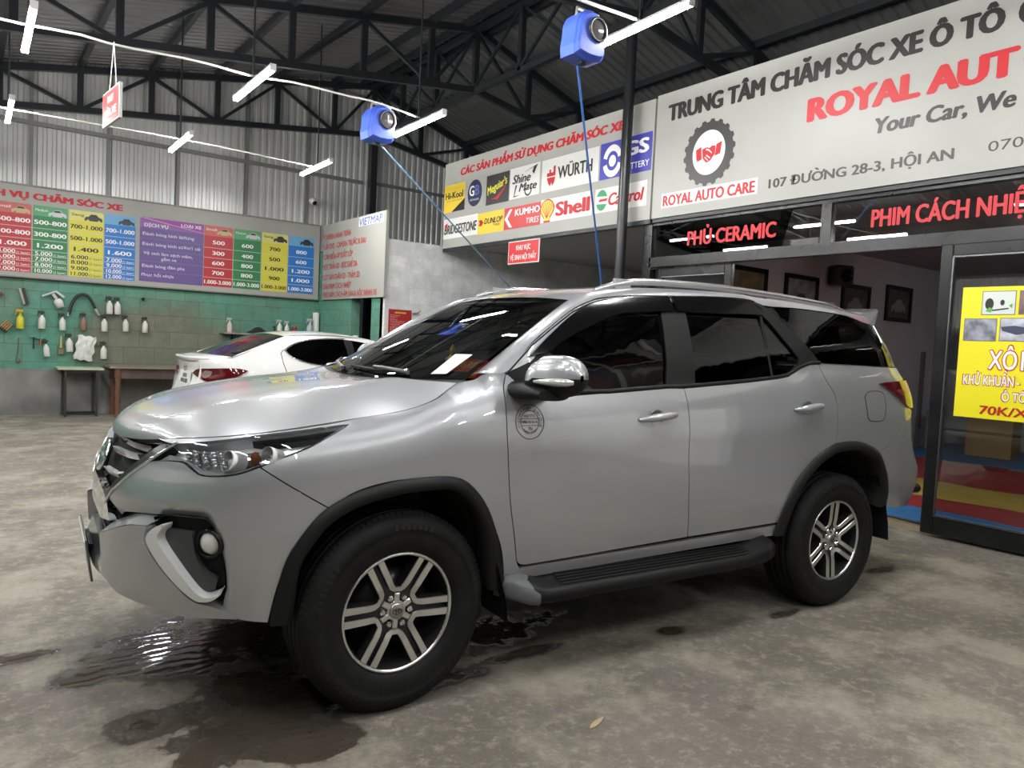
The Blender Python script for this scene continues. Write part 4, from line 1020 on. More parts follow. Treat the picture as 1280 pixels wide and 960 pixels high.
# upper grille
gd = both([(-1.165, .800), (-1.10, .868), (-1.0, .945), (-.905, 1.020), (-1.09, 1.012), (-1.25, .996)][::-1])
gd = [(-1.165, .80), (-.905, 1.022), (-1.09, 1.008), (-1.25, .992), (2 * CT + 1.25, .992), (2 * CT + 1.09, 1.008), (2 * CT + .905, 1.022), (2 * CT + 1.165, .80)]
gr = patch('grille', gd, seal, CAR, 1, off=-.055, flange=0, gap=0, smooth=False, step=.05)
for sd in (1, -1):
    # diagonal chrome edge, dark facet strip beside it
    A1 = [(-1.185, .765), (-1.13, .824), (-1.05, .897), (-.97, .962), (-.898, 1.024)]
    mb = MB(); mb.tube(mir(P3(A1, .003), sd), [.005, .0055, .006, .006, .005], 8); mb.build('grille_edge', chrome, gr)
    fa = [(-1.215, .775), (-1.14, .840), (-1.06, .910), (-.985, .972), (-.925, 1.02), (-.905, 1.022), (-.975, .958), (-1.055, .892), (-1.135, .820), (-1.185, .768)]
    fa = [(-1.225, .785), (-1.155, .850), (-1.08, .920), (-1.01, .985), (-.975, 1.015), (-.908, 1.022), (-.975, .960), (-1.055, .894), (-1.135, .822), (-1.188, .766)]
    patch('grille_side', fa, mat('smoked_chrome', (.055, .055, .057), .32, metal=.6), gr, sd, off=-.006, flange=.04, gap=0, step=.03, smooth=False)
    for z0, z1, t1, m1 in ((.948, .962, -1.075, mat('bar_silver', (.74, .75, .76), .2, metal=.6)), (.868, .880, -1.165, mat('bar_silver')), (.992, .998, -1.02, gloss_black)):
        mb = MB(); prof = []
        P_ = [(CT + .10, z0 - .002), (CT + .20, z0 + .004), (CT + .30, z0 + (z1 - z0) * .6), (t1, z1)]
        pts_ = resample([Vector((a, b, 0)) for a, b in P_], 14)
        top_ = [surf(p.x, p.y + .013, -.030)[0] for p in pts_]; mid_ = [surf(p.x, p.y + .004, -.008)[0] for p in pts_]; lo_ = [surf(p.x, p.y - .012, -.028)[0] for p in pts_]
        mb.grid([mir(top_, sd), mir(mid_, sd), mir(lo_, sd)], flip=sd > 0, smooth=False); mb.build('grille_bar', m1, gr)
bp_ = [(-1.19, .762), (-1.23, .79), (2 * CT + 1.23, .79), (2 * CT + 1.19, .762), (2 * CT + 1.16, .725), (-1.16, .725)]
patch('grille_lower_bar', [(-1.235, .795), (2 * CT + 1.235, .795), (2 * CT + 1.185, .765), (2 * CT + 1.15, .705), (2 * CT + 1.25, .69), (-1.25, .69), (-1.15, .705), (-1.185, .765)], chrome, gr, 1, off=-.004, flange=.03, gap=0, step=.04, smooth=False)
# emblem: three interlaced chrome ovals
emb = MB(); M = Matrix.Translation((-.972, 0, .905)) @ Matrix.Rotation(radians(-90), 4, 'Y') @ Matrix.Rotation(radians(-90), 4, 'Z')
M = Matrix(((0, 0, -1, -.932), (-1, 0, 0, 0), (0, 1, 0, .895), (0, 0, 0, 1))) @ Matrix.Rotation(radians(-20), 4, 'X')
def emblem_in(mb, M, s):
    for cx, cy, rx, ry in ((0, 0, 1.0, .66), (0, .02, .32, .64), (0, .36, .62, .26)):
        mb.tube([M @ Vector(((cx + rx * cos(a)) * s, (cy + ry * sin(a)) * s, 0)) for a in [2 * pi * k / 32 for k in range(32)]], .105 * s, 6, closed=True)
emblem_in(emb, M, .088); emb.build('emblem', chrome, gr)
# number plate, seen almost edge on
pl = MB(); pl.box((-.992, 0, .52), (.008, .47, .165), bev=.002, M=Matrix.Rotation(radians(-8), 4, 'Y')); po = pl.build('number_plate', mat('plate_grey', (.10, .11, .10), .35), CAR)
pl = MB(); pl.box((-.997, 0, .52), (.004, .455, .15), M=Matrix.Rotation(radians(-8), 4, 'Y')); pl.build('plate_face', mat('plate_white', (.72, .72, .70), .4), po)
pl = MB(); pl.box((-.982, 0, .545), (.014, .26, .03)); pl.build('plate_bracket', black_trim, po)
# underside
mb = MB(); mb.box((-.35, 0, .42), (.60, 1.20, .06)); mb.box((1.35, 0, .42), (2.0, 1.36, .10)); mb.box((3.2, 0, .56), (.9, 1.3, .10)); mb.box((0, 0, .48), (.3, 1.2, .16)); mb.build('underbody', seal, CAR)
mb = MB(); mb.lathe([(.001, 0), (.012, .004), (.016, .035)], 8, Matrix.Translation((-.72, -.56, .395))); mb.build('drain_stub', black_trim, CAR)
# inner shell that stops light passing through the panel gaps
mb = MB()
for sd in (1, -1):
    rows_ = []
    for z in (.50, .7, .9, 1.1, 1.22): rows_.append(mir([surf(t, z, -.045)[0] for t in (.50, .9, 1.4, 1.9, 2.15)], sd))
    mb.grid(rows_)
    rows_ = []
    for z in (.98, 1.1, 1.22, 1.36): rows_.append(mir([surf(t, z, -.045)[0] for t in (2.15, 2.6, 3.0, 3.3, 3.6)], sd))
    mb.grid(rows_)
mb.build('light_block_shell', seal, CAR)

# ---------------------------------------------------------------- wheels
def U_spoke(Ro, Ri, g0, wd_):
    """bright U between two lug slots, pointing along +y: two bars joined by a rounded bottom"""
    # slots are at +-30 degrees; bars run beside the slots
    out = []
    def bar(sg, off, r):       # point on a line parallel to the slot axis at angle 90-30*sg
        a = radians(90 - 30 * sg); d = Vector((cos(a), sin(a))); n = Vector((-d.y, d.x)) * sg
        along = sqrt(max(0, r * r - off * off)); return d * along + n * off
    R_o = [bar(1, g0, Ro), bar(1, g0, Ri * 1.50), bar(1, g0 + .002, Ri * 1.20)]
    inner_bot = Vector((0, Ri))
    left_o = [bar(-1, g0 + .002, Ri * 1.20), bar(-1, g0, Ri * 1.50), bar(-1, g0, Ro)]
    outer = R_o + [Vector((.016, Ri * .97)), Vector((-.016, Ri * .97))] + left_o
    li = [bar(-1, g0 + wd_, Ro), bar(-1, g0 + wd_ * .92, Ri * 1.75), bar(-1, g0 + wd_ * .9, Ri * 1.42), Vector((-.010, Ri * 1.26)), Vector((.010, Ri * 1.26)), bar(1, g0 + wd_ * .9, Ri * 1.42), bar(1, g0 + wd_ * .92, Ri * 1.75), bar(1, g0 + wd_, Ro)]
    return [tuple(p) for p in outer + li]
mach = mat('machined_alloy', (.66, .65, .62), .28, metal=.95)
rim_dark = mat('rim_dark_grey', (.028, .028, .030), .30, metal=.4)
def wheel(x, y, side, rot, steer=0.0):
    """tyre, rim, spokes, nuts and cap; local z points outwards"""
    base = Matrix.Translation((x, y, .385)) @ Matrix.Rotation(steer, 4, 'Z') @ Matrix.Rotation(radians(90 if side > 0 else -90), 4, 'X')
    B = base @ Matrix.Rotation(rot, 4, 'Z')
    h = .132
    T = MB()
    prof = [(.226, -.10), (.243, -.118), (.30, -.132), (.345, -.126), (.372, -.108), (.383, -.085)]
    tread = []
    for c in (-.062, -.022, .022, .062): tread += [(.3865, c - .018), (.3865, c - .005), (.377, c - .004), (.377, c + .004), (.3865, c + .005)]
    prof2 = prof + [(.3855, -.080)] + tread + [(.3855, .080), (.383, .085), (.372, .108), (.358, .119), (.356, .1205), (.345, .126), (.320, .1315), (.318, .130), (.300, .132), (.262, .127), (.243, .118), (.234, .108), (.226, .10)]
    T.lathe(prof2, 72, B)
    for k in range(96):       # shoulder blocks
        a = 2 * pi * k / 96; q = B @ Matrix.Rotation(a, 4, 'Z')
        for s_ in (1, -1): T.box(q @ Vector((.3715, 0, s_ * .097)), (.012, .017, .028), M=q.to_3x3().to_4x4() @ Matrix.Rotation(radians(-42 * s_), 4, 'Y'))
    w_ = T.build('wheel', rubber, CAR)
    T = MB()
    for k in range(5):        # raised pads on the sidewall
        for j in range(7):
            a = 2 * pi * k / 5 + .075 * j; q = B @ Matrix.Rotation(a, 4, 'Z'); T.box(q @ Vector((.335, 0, .128)), (.022, .014, .003), M=q.to_3x3().to_4x4() @ Matrix.Rotation(radians(12), 4, 'Y'))
    T.build('sidewall_mark', mat('rubber_mark', (.013, .013, .0135), .6, spec=.2), w_)
    T = MB(); T.lathe([(.232, .100), (.2325, .108), (.228, .112), (.2215, .110), (.219, .102)], 72, B); rl = T.build('rim_lip', mach, w_)
    T = MB(); T.lathe([(.2195, .104), (.214, .07), (.205, .0), (.20, -.10), (.225, -.112)], 64, B); T.lathe([(.001, -.02), (.206, -.02), (.206, -.05)], 40, B)
    T.lathe([(.075, .052), (.082, .045), (.11, .03), (.165, .012), (.165, -.01)], 40, B); T.build('rim_barrel', rim_dark, w_)
    T = MB()                  # dark pockets between the bars carry the lug holes
    for k in range(6):
        q = B @ Matrix.Rotation(radians(60 * k), 4, 'Z')
        T.prism([(.045, -.030), (.075, -.026), (.12, -.017), (.2185, -.020), (.2185, .020), (.12, .017), (.075, .026), (.045, .030)], .03, q @ Matrix.Translation((0, 0, .050)), .004)
    T.lathe([(.001, .072), (.055, .072), (.070, .066), (.075, .050)], 36, B)
    T.build('spoke_pocket', rim_dark, w_)
    sp = U_spoke(.2205, .074, .0105, .0285)
    for k in range(6):
        q = B @ Matrix.Rotation(radians(60 * k - 60), 4, 'Z') 
        T = MB(); n = len(sp)
        def hz(p):
            r = sqrt(p[0]**2 + p[1]**2); return .094 + .008 * min(1, max(0, (r - .10) / .10)) - .010 * max(0, (.115 - r) / .04)
        topv = [q @ Vector((p[0], p[1], hz(p))) for p in inset2(sp, .0022)]; edge = [q @ Vector((p[0], p[1], hz(p) - .004)) for p in sp]; botv = [q @ Vector((p[0], p[1], .048)) for p in inset2(sp, -.002)]
        T.cur = 0; T.add(topv, tri2(sp), False)
        T.cur = 0; T.add(topv + edge, [(n + i, n + (i + 1) % n, (i + 1) % n, i) for i in range(n)], False)
        T.cur = 1; T.add(edge + botv, [(n + i, n + (i + 1) % n, (i + 1) % n, i) for i in range(n)], False)
        T.build('spoke', [mach, rim_dark], w_)
    T = MB(); st = []
    for k in range(12):
        a = radians(30 * k); r = .070 if k % 2 else .040
        w2 = .15 if k % 2 else .22; st += [(r * cos(a - w2), r * sin(a - w2)), (r * cos(a + w2), r * sin(a + w2))]
    T.prism(st, .02, B @ Matrix.Translation((0, 0, .068)), .004); T.build('hub_star', mach, w_)
    T = MB(); T.lathe([(.001, .0945), (.026, .0945), (.0305, .092), (.031, .080)], 32, B); cap = T.build('hub_cap', mat('cap_grey', (.42, .40, .36), .35, metal=.9), w_)
    T = MB(); emblem_in(T, B @ Matrix.Rotation(-rot, 4, 'Z') @ Matrix.Translation((0, 0, .096)), .0185); T.build('cap_emblem', mat('cap_mark', (.10, .095, .085), .4, metal=.6), cap)
    for k in range(6):
        a = radians(60 * k); T = MB(); T.lathe([(.0125, .066), (.0125, .088), (.009, .094), (.001, .0955)], 6, B @ Matrix.Translation((.0575 * cos(a), .0575 * sin(a), 0)), smooth=False); T.build('wheel_nut', chrome, w_)
    T = MB(); T.lathe([(.001, -.012), (.155, -.012), (.155, -.002), (.001, -.002)], 40, B @ Matrix.Translation((0, 0, .0))); T.build('brake_disc', mat('brake_steel', (.16, .16, .16), .35, metal=.9), w_)
    return w_
wheel(0, -.785, 1, radians(-2), radians(3)); wheel(2.72, -.785, 1, radians(30)); wheel(0, .785, -1, .3, radians(3)); wheel(2.72, .785, -1, .1)

# ---------------------------------------------------------------- cabin seen through the glass
ci = mat('cabin_dark', (.030, .030, .030), .8); cs = mat('seat_leather', (.055, .052, .048), .55)
mb = MB(); mb.grid([[(x, y, z) for y in (-.70, -.35, 0, .35, .70)] for x, z in ((.30, 1.235), (.48, 1.225), (.66, 1.21), (.72, 1.14), (.72, .95))], smooth=True); mb.build('dashboard', mat('dash_grey', (.11, .11, .105), .7), CAR)
def seat(x, y, nm='seat'):
    o = MB()
    def cush(c, d, rot): o.box(c, d, M=Matrix.Rotation(rot, 4, 'Y'), bev=.05)
    cush((x, y, .82), (.50, .50, .16), radians(-6)); s_ = o.build(nm, cs, CAR)
    o = MB(); o.box((x + .26, y, 1.10), (.14, .48, .60), M=Matrix.Rotation(radians(14), 4, 'Y'), bev=.05); o.build('backrest', cs, s_)
    o = MB(); o.box((x + .36, y, 1.46), (.10, .28, .18), M=Matrix.Rotation(radians(10), 4, 'Y'), bev=.04); o.build('headrest', cs, s_)
for y in (-.37, .37): seat(1.12, y)
o = MB(); o.box((2.15, 0, .85), (.5, 1.2, .18), bev=.05); o.box((2.42, 0, 1.12), (.15, 1.2, .62), M=Matrix.Rotation(radians(14), 4, 'Y'), bev=.05); o.build('rear_bench', cs, CAR)
o = MB(); Ms = Matrix.Translation((.80, -.37, 1.10)) @ Matrix.Rotation(radians(66), 4, 'Y')
o.tube([Ms @ Vector((.185 * cos(a), .185 * sin(a), 0)) for a in [2 * pi * k / 36 for k in range(36)]], .016, 8, closed=True)
for a in (0, 2.3, 4.0): o.tube([Ms @ Vector((.02 * cos(a), .02 * sin(a), 0)), Ms @ Vector((.18 * cos(a), .18 * sin(a), 0))], .016, 6)
o.build('steering_wheel', ci, CAR)
o = MB(); o.grid([[(x, y, z) for y in (-.55, 0, .55)] for x, z in ((1.0, 1.62), (1.5, 1.70), (2.4, 1.70), (3.1, 1.66))]); o.build('headliner', mat('headliner_grey', (.16, .16, .155), .9), CAR)
o = MB(); o.box((.86, 0, 1.555), (.03, .22, .065), bev=.012, M=Matrix.Rotation(radians(20), 4, 'Y')); o.tube([(.875, 0, 1.565), (.90, 0, 1.65)], .01, 6); o.build('inner_mirror', ci, CAR)
# round decal on the front door
dec = mat('decal_dark', (.10, .095, .06), .5)
mb = MB()
cx0, cz0 = .556, 1.108
def dsurf(u, v): return surf(cx0 + u, cz0 + v, .0016)[0]
def ringd(r0, r1, n=40): mb.grid([[dsurf(r0 * cos(2 * pi * k / n), r0 * sin(2 * pi * k / n)) for k in range(n)], [dsurf(r1 * cos(2 * pi * k / n), r1 * sin(2 * pi * k / n)) for k in range(n)]], closed=True)
ringd(.0685, .072); ringd(.044, .047)
for v in (.013, -.015): mb.grid([[dsurf(-.043 + .086 * k / 8, v - .0012) for k in range(9)], [dsurf(-.043 + .086 * k / 8, v + .0012) for k in range(9)]])
def arc_text(txt, r, a0, a1, h):
    for i, ch in enumerate(txt):
        a = a0 + (a1 - a0) * (i + .5) / len(txt)
        if ch == ' ': continue
        flat = MB(); text_into(flat, ch, Matrix(), 0, 0, None, h, 0, align='C', depth=0)
        up = a0 > a1
        ca, sa = cos(a), sin(a)
        vs = []
        for p in flat.v:
            yy = p[1] if up else p[1] - h
            if up: u = (r + yy) * ca + p[0] * sa; v = (r + yy) * sa - p[0] * ca
            else: u = (r - yy - h) * ca - p[0] * sa; v = (r - yy - h) * sa + p[0] * ca
            vs.append(dsurf(u, v))
        mb.add(vs, flat.f, False)
arc_text('VIETNAM MINH QUAN CLUB', .0505, radians(205), radians(-25), .0125)
arc_text('NGOC PHAT', .0505, radians(226), radians(314), .0115)
for txt, v, w_, h_ in (('HOI OTO', .019, .055, .012), ('0906 45 56 76', -.006, .078, .011), ('TN', -.036, .022, .016)):
    flat = MB(); text_into(flat, txt, Matrix(), 0, v, w_, h_, .012, align='C', depth=0)
    mb.add([dsurf(p[0], p[1]) for p in flat.v], flat.f, False)
dcl = mb.build('door_decal', dec, fd if 0 else [c for c in CAR.children if c.name.startswith('front_door')][0])

# ================================================================ WHITE SALOON BEHIND IT
SED = empty('sedan', (1.74, 9.12, 0), 0, 'white saloon car parked behind the silver car with its tail to the left', 'car')
wpaint = mat('white_paint', (.74, .75, .73), .28, coat=1.0, coat_rough=.02)
S_ZB = [(0, 1.05), (.45, 1.10), (1.0, 1.09), (1.35, 1.075), (2.0, 1.04), (2.9, 1.0), (3.4, .96), (4.3, .80)]
S_X1 = .95; S_LF = 1.05; S_N = 2.9
S_XR = [(.2, .34), (.45, .26), (.62, .23), (.75, .28), (.95, .34), (1.10, .31), (1.15, .34)]
def s_w(x, z):
    b = smooth_tab(S_ZB, x); s = (z - .25) / (b - .25)
    if s <= 1: w = smooth_tab([(-.2, .80), (0, .82), (.3, .845), (.6, .85), (.82, .835), (1.0, .79)], s)
    else: w = .79 - .40 * (z - b) - .35 * (z - b)**2
    if x > 3.2: w *= 1 - .14 * ((x - 3.2) / 1.1)**2
    return w
def surf2(t, z, off=0.0):
    def f(t, z):
        if t >= S_X1: return Vector((t, -s_w(t, z), z))
        al = (S_X1 - t) / S_LF * pi / 2; a = S_X1 - smooth_tab(S_XR, z); s = sin(al); c = cos(al)
        r = (abs(s)**S_N + abs(c)**S_N)**(-1 / S_N); x = S_X1 - a * r * s
        return Vector((x, -s_w(x, z) * r * c, z))
    p = f(t, z); e = .004
    n = (f(t + e, z) - f(t - e, z)).cross(f(t, z + e) - f(t, z - e))
    n = n.normalized() if n.length > 1e-9 else Vector((0, -1, 0))
    return p + n * off, n
SC = S_X1 - S_LF
for sd in (1, -1):
    body = [(.30, 1.086), (.477, 1.121), (.659, 1.140), (.98, 1.268), (1.294, 1.390), (1.6, 1.425), (2.0, 1.42), (2.35, 1.395), (2.7, 1.30), (3.15, 1.03), (3.5, .95), (4.0, .86), (4.22, .76), (4.25, .30), (3.80, .26), (3.78, .42), (3.62, .60), (3.42, .64), (3.22, .60), (3.07, .42), (3.05, .26), (1.24, .26), (1.22, .42), (1.07, .60), (.87, .64), (.67, .60), (.53, .42), (.50, .28), (.30, .30)]
    bs = patch('body_side', body, wpaint, SED, sd, fn=surf2, step=.06, corner=18, gap=0)
    patch('side_window', [(1.258, 1.232), (1.32, 1.275), (1.40, 1.311), (1.55, 1.352), (1.80, 1.378), (2.0, 1.383), (2.05, 1.058), (1.75, 1.071), (1.535, 1.094), (1.42, 1.125), (1.324, 1.165)], tint, bs, sd, fn=surf2, off=.004, flange=.004, gap=0, step=.05)
    patch('side_window', [(2.11, 1.375), (2.30, 1.345), (2.62, 1.23), (2.95, 1.03), (2.13, 1.055)], tint, bs, sd, fn=surf2, off=.004, flange=.004, gap=0, step=.05)
    patch('pillar_trim', [(2.0, 1.383), (2.12, 1.375), (2.14, 1.053), (2.05, 1.058)], black_trim, bs, sd, fn=surf2, off=.003, flange=.004, gap=0, step=.05)
    ol = [(1.24, 1.232), (1.31, 1.280), (1.395, 1.319), (1.55, 1.361), (1.80, 1.387), (2.02, 1.391)]; mb = MB()
    mb.tube(mir([surf2(t, z, .006)[0] for t, z in ol], sd), .005, 6); ol = [(1.24, 1.232), (1.315, 1.157), (1.41, 1.116), (1.535, 1.085), (1.75, 1.062), (2.06, 1.049), (2.9, 1.02)]
    mb.tube(mir([surf2(t, z, .006)[0] for t, z in ol], sd), .005, 6); mb.build('window_chrome', chrome, bs)
    mb = MB(); mb.tube(mir([surf2(t, z, .001)[0] for t, z in ((1.23, 1.235), (1.20, 1.20), (1.21, 1.10), (1.25, .97), (1.28, .82), (1.24, .66), (1.21, .5))], sd), .004, 6); mb.build('door_gap', seal, bs)
    tl = patch('taillight', [(.172, .939), (.251, .985), (.36, 1.0), (.48, 1.009), (.62, 1.014), (.717, 1.012), (.80, .991), (.72, .945), (.631, .898), (.54, .866), (.447, .847), (.318, .880)], mat('red_lamp'), SED, sd, fn=surf2, off=.014, flange=.03, gap=0, step=.03)
    patch('lamp_core', [(.31, .940), (.37, .978), (.44, .972), (.425, .925), (.375, .893), (.335, .905)], mat('pale_reflector', (.45, .33, .32), .15, metal=.6), tl, sd, fn=surf2, off=.0155, flange=.004, gap=0, step=.02)
    mb = MB()
    for wx_ in (.87, 3.42):
        M = Matrix.Translation((wx_, -.76 * sd, .31)) @ Matrix.Rotation(radians(90 * sd), 4, 'X')
        q = MB(); q.lathe([(.21, -.10), (.29, -.10), (.31, -.07), (.31, .07), (.29, .10), (.21, .09)], 36, M); wo = q.build('wheel', rubber, SED)
        q = MB(); q.lathe([(.001, .05), (.05, .06), (.20, .07), (.215, .09), (.21, -.08)], 30, M); q.build('rim', mach, wo)
# rear face, trunk lid, roof, screens
face = [(.34, 1.088), (2 * SC - .34, 1.088), (2 * SC - .34, .30), (.34, .30)]
rfc = patch('rear_face', face, wpaint, SED, 1, fn=surf2, off=-.002, step=.05, gap=0, smooth=False, corner=30)
mb = MB(); Mp = Matrix(((0, 0, -1, .325), (-1, 0, 0, -.10), (0, 1, 0, .875), (0, 0, 0, 1))) @ Matrix.Rotation(radians(-8), 4, 'X')
mb.box((0, 0, 0), (.47, .16, .01), M=None); mb.v = [tuple(Mp @ Vector(p)) for p in mb.v]; npl = mb.build('number_plate', mat('plate_white'), SED)
q = MB()
for x_, y_, w_ in ((-.06, .025, .05), (.0, .025, .04), (.06, .025, .05), (-.12, -.035, .05), (-.06, -.035, .05), (0, -.035, .03), (.06, -.035, .05), (.12, -.035, .05)): q.box((x_, y_, .007), (w_ * .8, .045, .004))
q.v = [tuple(Mp @ Vector(p)) for p in q.v]; q.build('plate_figures', mat('plate_grey'), npl)
mb = MB(); emblem_pts = [Mp @ Vector((.050 * cos(a), .115 + .034 * sin(a), .012)) for a in [2 * pi * k / 24 for k in range(24)]]
mb.tube(emblem_pts, .006, 6, closed=True); mb.tube([Mp @ Vector((x, .115 + y, .012)) for x, y in ((-.045, .012), (-.02, .008), (0, -.012), (.02, .008), (.045, .012))], .005, 6); mb.build('rear_emblem', chrome, SED)
def rim_pt(u, z=1.090):
    a = abs(u); p = surf2(SC + (.56 - SC) * a, z + .030 * a**3)[0]
    return Vector((p.x, p.y * (1 if u < 0 else -1), p.z))
bt = [Vector((.555 + .10 * u * u, .755 * u, 1.152 - .012 * abs(u)**3)) for u in [-1 + k / 12 for k in range(25)]]
mb = MB(); rows = []
for k in range(9):
    v = k / 8; rows.append([rim_pt(-1 + j / 12).lerp(bt[j], v) + Vector((0, 0, .02 * sin(pi * v) * (1 - abs(-1 + j / 12)**4))) for j in range(25)])
mb.grid(rows, flip=True); mb.build('trunk_lid', wpaint, SED)
mb = MB(); sp = []
for j in range(21):
    u = -.80 + 1.6 * j / 20; p = rim_pt(u); k = 1 - abs(u / .80)**6 * .8
    sp.append([p + Vector((.14, 0, .016)), p + Vector((.03, 0, .016 + .020 * k)), p + Vector((-.022 * k, 0, .022 * k + .004)), p + Vector((-.010 * k, 0, .004)), p + Vector((.004, 0, -.016))])
mb.grid(sp, flip=True); mb.build('trunk_spoiler', wpaint, SED)
tp = [Vector((1.20 + .08 * u * u, .615 * u, 1.418 - .028 * abs(u)**3)) for u in [-1 + k / 12 for k in range(25)]]
mb = MB(); mb.grid([[a.lerp(b, v) + Vector((-.3, 0, .6)) * .05 * v * (1 - v) for a, b in zip(bt, tp)] for v in [k / 8 for k in range(9)]], flip=True); mb.build('rear_screen', tint, SED)
rows = []
for k in range(25):
    x = 1.20 + (2.52 - 1.20) * k / 24; zc = smooth_tab([(1.20, 1.420), (1.5, 1.458), (1.85, 1.472), (2.2, 1.452), (2.52, 1.40)], x); row = []
    we = smooth_tab([(1.20, .615), (1.5, .612), (2.2, .60), (2.52, .585)], x)
    for j in range(17):
        u = -1 + j / 8; row.append((x + .08 * u * u * (1 if x < 1.8 else -1) * abs(x - 1.8) / .6, we * u, zc - .040 * abs(u)**2.4))
    rows.append(row)
mb = MB(); mb.grid(rows, flip=True)
for sd in (1, -1):
    e_ = [Vector(r[0 if sd > 0 else -1]) for r in rows]; l_ = [mir([surf2(x_, z_, .002)[0]], sd)[0] for x_, z_ in [(a, smooth_tab([(1.20, 1.36), (1.294, 1.390), (1.6, 1.423), (2.0, 1.418), (2.35, 1.393), (2.6, 1.34)], a)) for a in [e.x for e in e_]]]
    mb.grid([e_, [(a + b) / 2 + Vector((0, -.01 * sd, .012)) for a, b in zip(e_, l_)], l_], flip=sd < 0)
mb.build('roof', wpaint, SED)
for sd in (1, -1):        # rear pillars between screen and side
    mb = MB(); P_ = [a.lerp(b, v) for v in [k / 8 for k in range(9)] for a, b in ((bt[0 if sd > 0 else -1], tp[0 if sd > 0 else -1]),)]
    Q_ = [mir([surf2(.655 + .64 * v, smooth_tab([(.655, 1.138), (.98, 1.266), (1.295, 1.389)], .655 + .64 * v), .002)[0]], sd)[0] for v in [k / 8 for k in range(9)]]
    mb.grid([P_, [(a + b) / 2 + Vector((0, -.012 * sd, .012)) for a, b in zip(P_, Q_)], Q_], flip=sd < 0); mb.build('rear_pillar', wpaint, SED)
mb = MB(); wb_ = [Vector((3.22 - .12 * u * u, .70 * u, 1.01)) for u in [-1 + k / 8 for k in range(17)]]; wt = [Vector((2.52 - .04 * u * u, .585 * u, 1.395 - .04 * abs(u)**2.4)) for u in [-1 + k / 8 for k in range(17)]]
mb.grid([wt, [(a + b) / 2 + Vector((.02, 0, .03)) for a, b in zip(wt, wb_)], wb_], flip=True); mb.build('windscreen', tint, SED)
mb = MB(); mb.grid([[Vector((x, w_ * u, z - .05 * u * u)) for u in [-1 + k / 8 for k in range(17)]] for x, w_, z in ((3.15, .74, 1.01), (3.6, .74, .96), (4.0, .70, .88), (4.22, .62, .78), (4.26, .60, .5), (4.24, .60, .3))], flip=True); mb.build('hood', wpaint, SED)
mb = MB(); mb.box((2.2, 0, .40), (3.2, 1.4, .3)); mb.box((2.0, 0, .8), (1.6, 1.3, .5)); mb.build('cabin_floor', seal, SED)

# ================================================================ THINGS AROUND THE GARAGE
PX0 = BY              # wall face
white_pl = mat('milky_plastic', (.62, .62, .57), .45); brown_pl = mat('brown_liquid', (.24, .15, .10), .4)
dark = mat('dark_plastic', (.03, .03, .032), .45); wire = mat('hook_wire', (.12, .12, .12), .4, metal=.8)
def bottle(x, z, h, label, col=None, tilt=0.0, hang=True, y=None, spray=True, r=None):
    """spray bottle: body, trigger head, hook"""
    y = y if y is not None else BY - .075
    o = empty('spray_bottle', (x, y, z), 0, label, 'bottle', 'spray bottles on the green wall' if hang else 'bottles on the wall shelf')
    o.rotation_euler = (0, tilt, 0)
    r = r or h * .16; hb = h * .72
    mb = MB(); mb.lathe([(.001, 0), (r * .9, 0), (r, r * .15), (r, hb * .62), (r * .82, hb * .78), (r * .38, hb * .92), (r * .34, hb)], 20); mb.build('bottle_body', col or white_pl, o)
    if spray:
        mb = MB(); mb.lathe([(r * .40, hb), (r * .40, hb + h * .07), (r * .2, hb + h * .08)], 14)
        mb.box((-r * .25, 0, hb + h * .15), (r * 1.9, r * .7, h * .13), bev=.006); mb.bar((-r * .9, 0, hb + h * .11), (-r * 1.25, 0, hb - h * .05), .010, .014)
        mb.build('trigger_head', mat('yellow_trigger', (.5, .34, .03), .4) if col is not None and col.name == 'yellow_label' else (mat('grey_trigger', (.42, .43, .41), .4) if not hang and col is not dark else dark), o)
    if hang:
        mb = MB(); mb.tube([(0, .075, hb + h * .22), (0, .03, hb + h * .24), (0, 0, hb + h * .245), (0, -.02, hb + h * .28)], .004, 6); mb.build('wall_hook', wire, o)
    return o
for x, zt, zb_, lab, c in (
    (1.918, 1.896, 1.60, 'white spray bottle hanging on the green wall just right of the black hose', None),
    (2.036, 1.894, 1.602, 'slim white spray bottle, last of the top row on the green wall', None),
    (1.002, 1.611, 1.32, 'white spray bottle right of the yellow-labelled bottle on the green wall', None),
    (1.278, 1.592, 1.31, 'white spray bottle hanging left of the brown bottle on the green wall', None),
    (1.557, 1.61, 1.324, 'brown spray bottle, the only brown one on the green wall', brown_pl),
    (1.85, 1.603, 1.319, 'white spray bottle hanging just right of the brown bottle', None),
    (2.157, 1.61, 1.334, 'white spray bottle second from the right end of the middle row', None),
    (2.439, 1.601, 1.328, 'white spray bottle at the right end of the middle row on the green wall', None),
    (1.079, 1.166, .898, 'tilted white spray bottle in the lowest row beside the small hammers', None),
    (1.375, 1.279, .982, 'white spray bottle half hidden behind the crumpled white plastic bag', None),
    (1.846, 1.173, .881, 'white spray bottle alone in the lowest row, right of the white bag', None)):
    bottle(x, zb_, zt - zb_, lab, c, radians(-6) if x == 1.079 else random.uniform(-.04, .04))
o = bottle(.728, 1.307, .309, 'spray bottle with a yellow label and yellow head on the green wall', mat('yellow_label', (.62, .58, .04), .4))
def tag1(mb, name, m, label, cat, group=None): return tag(mb.build(name, m), label, cat, group)
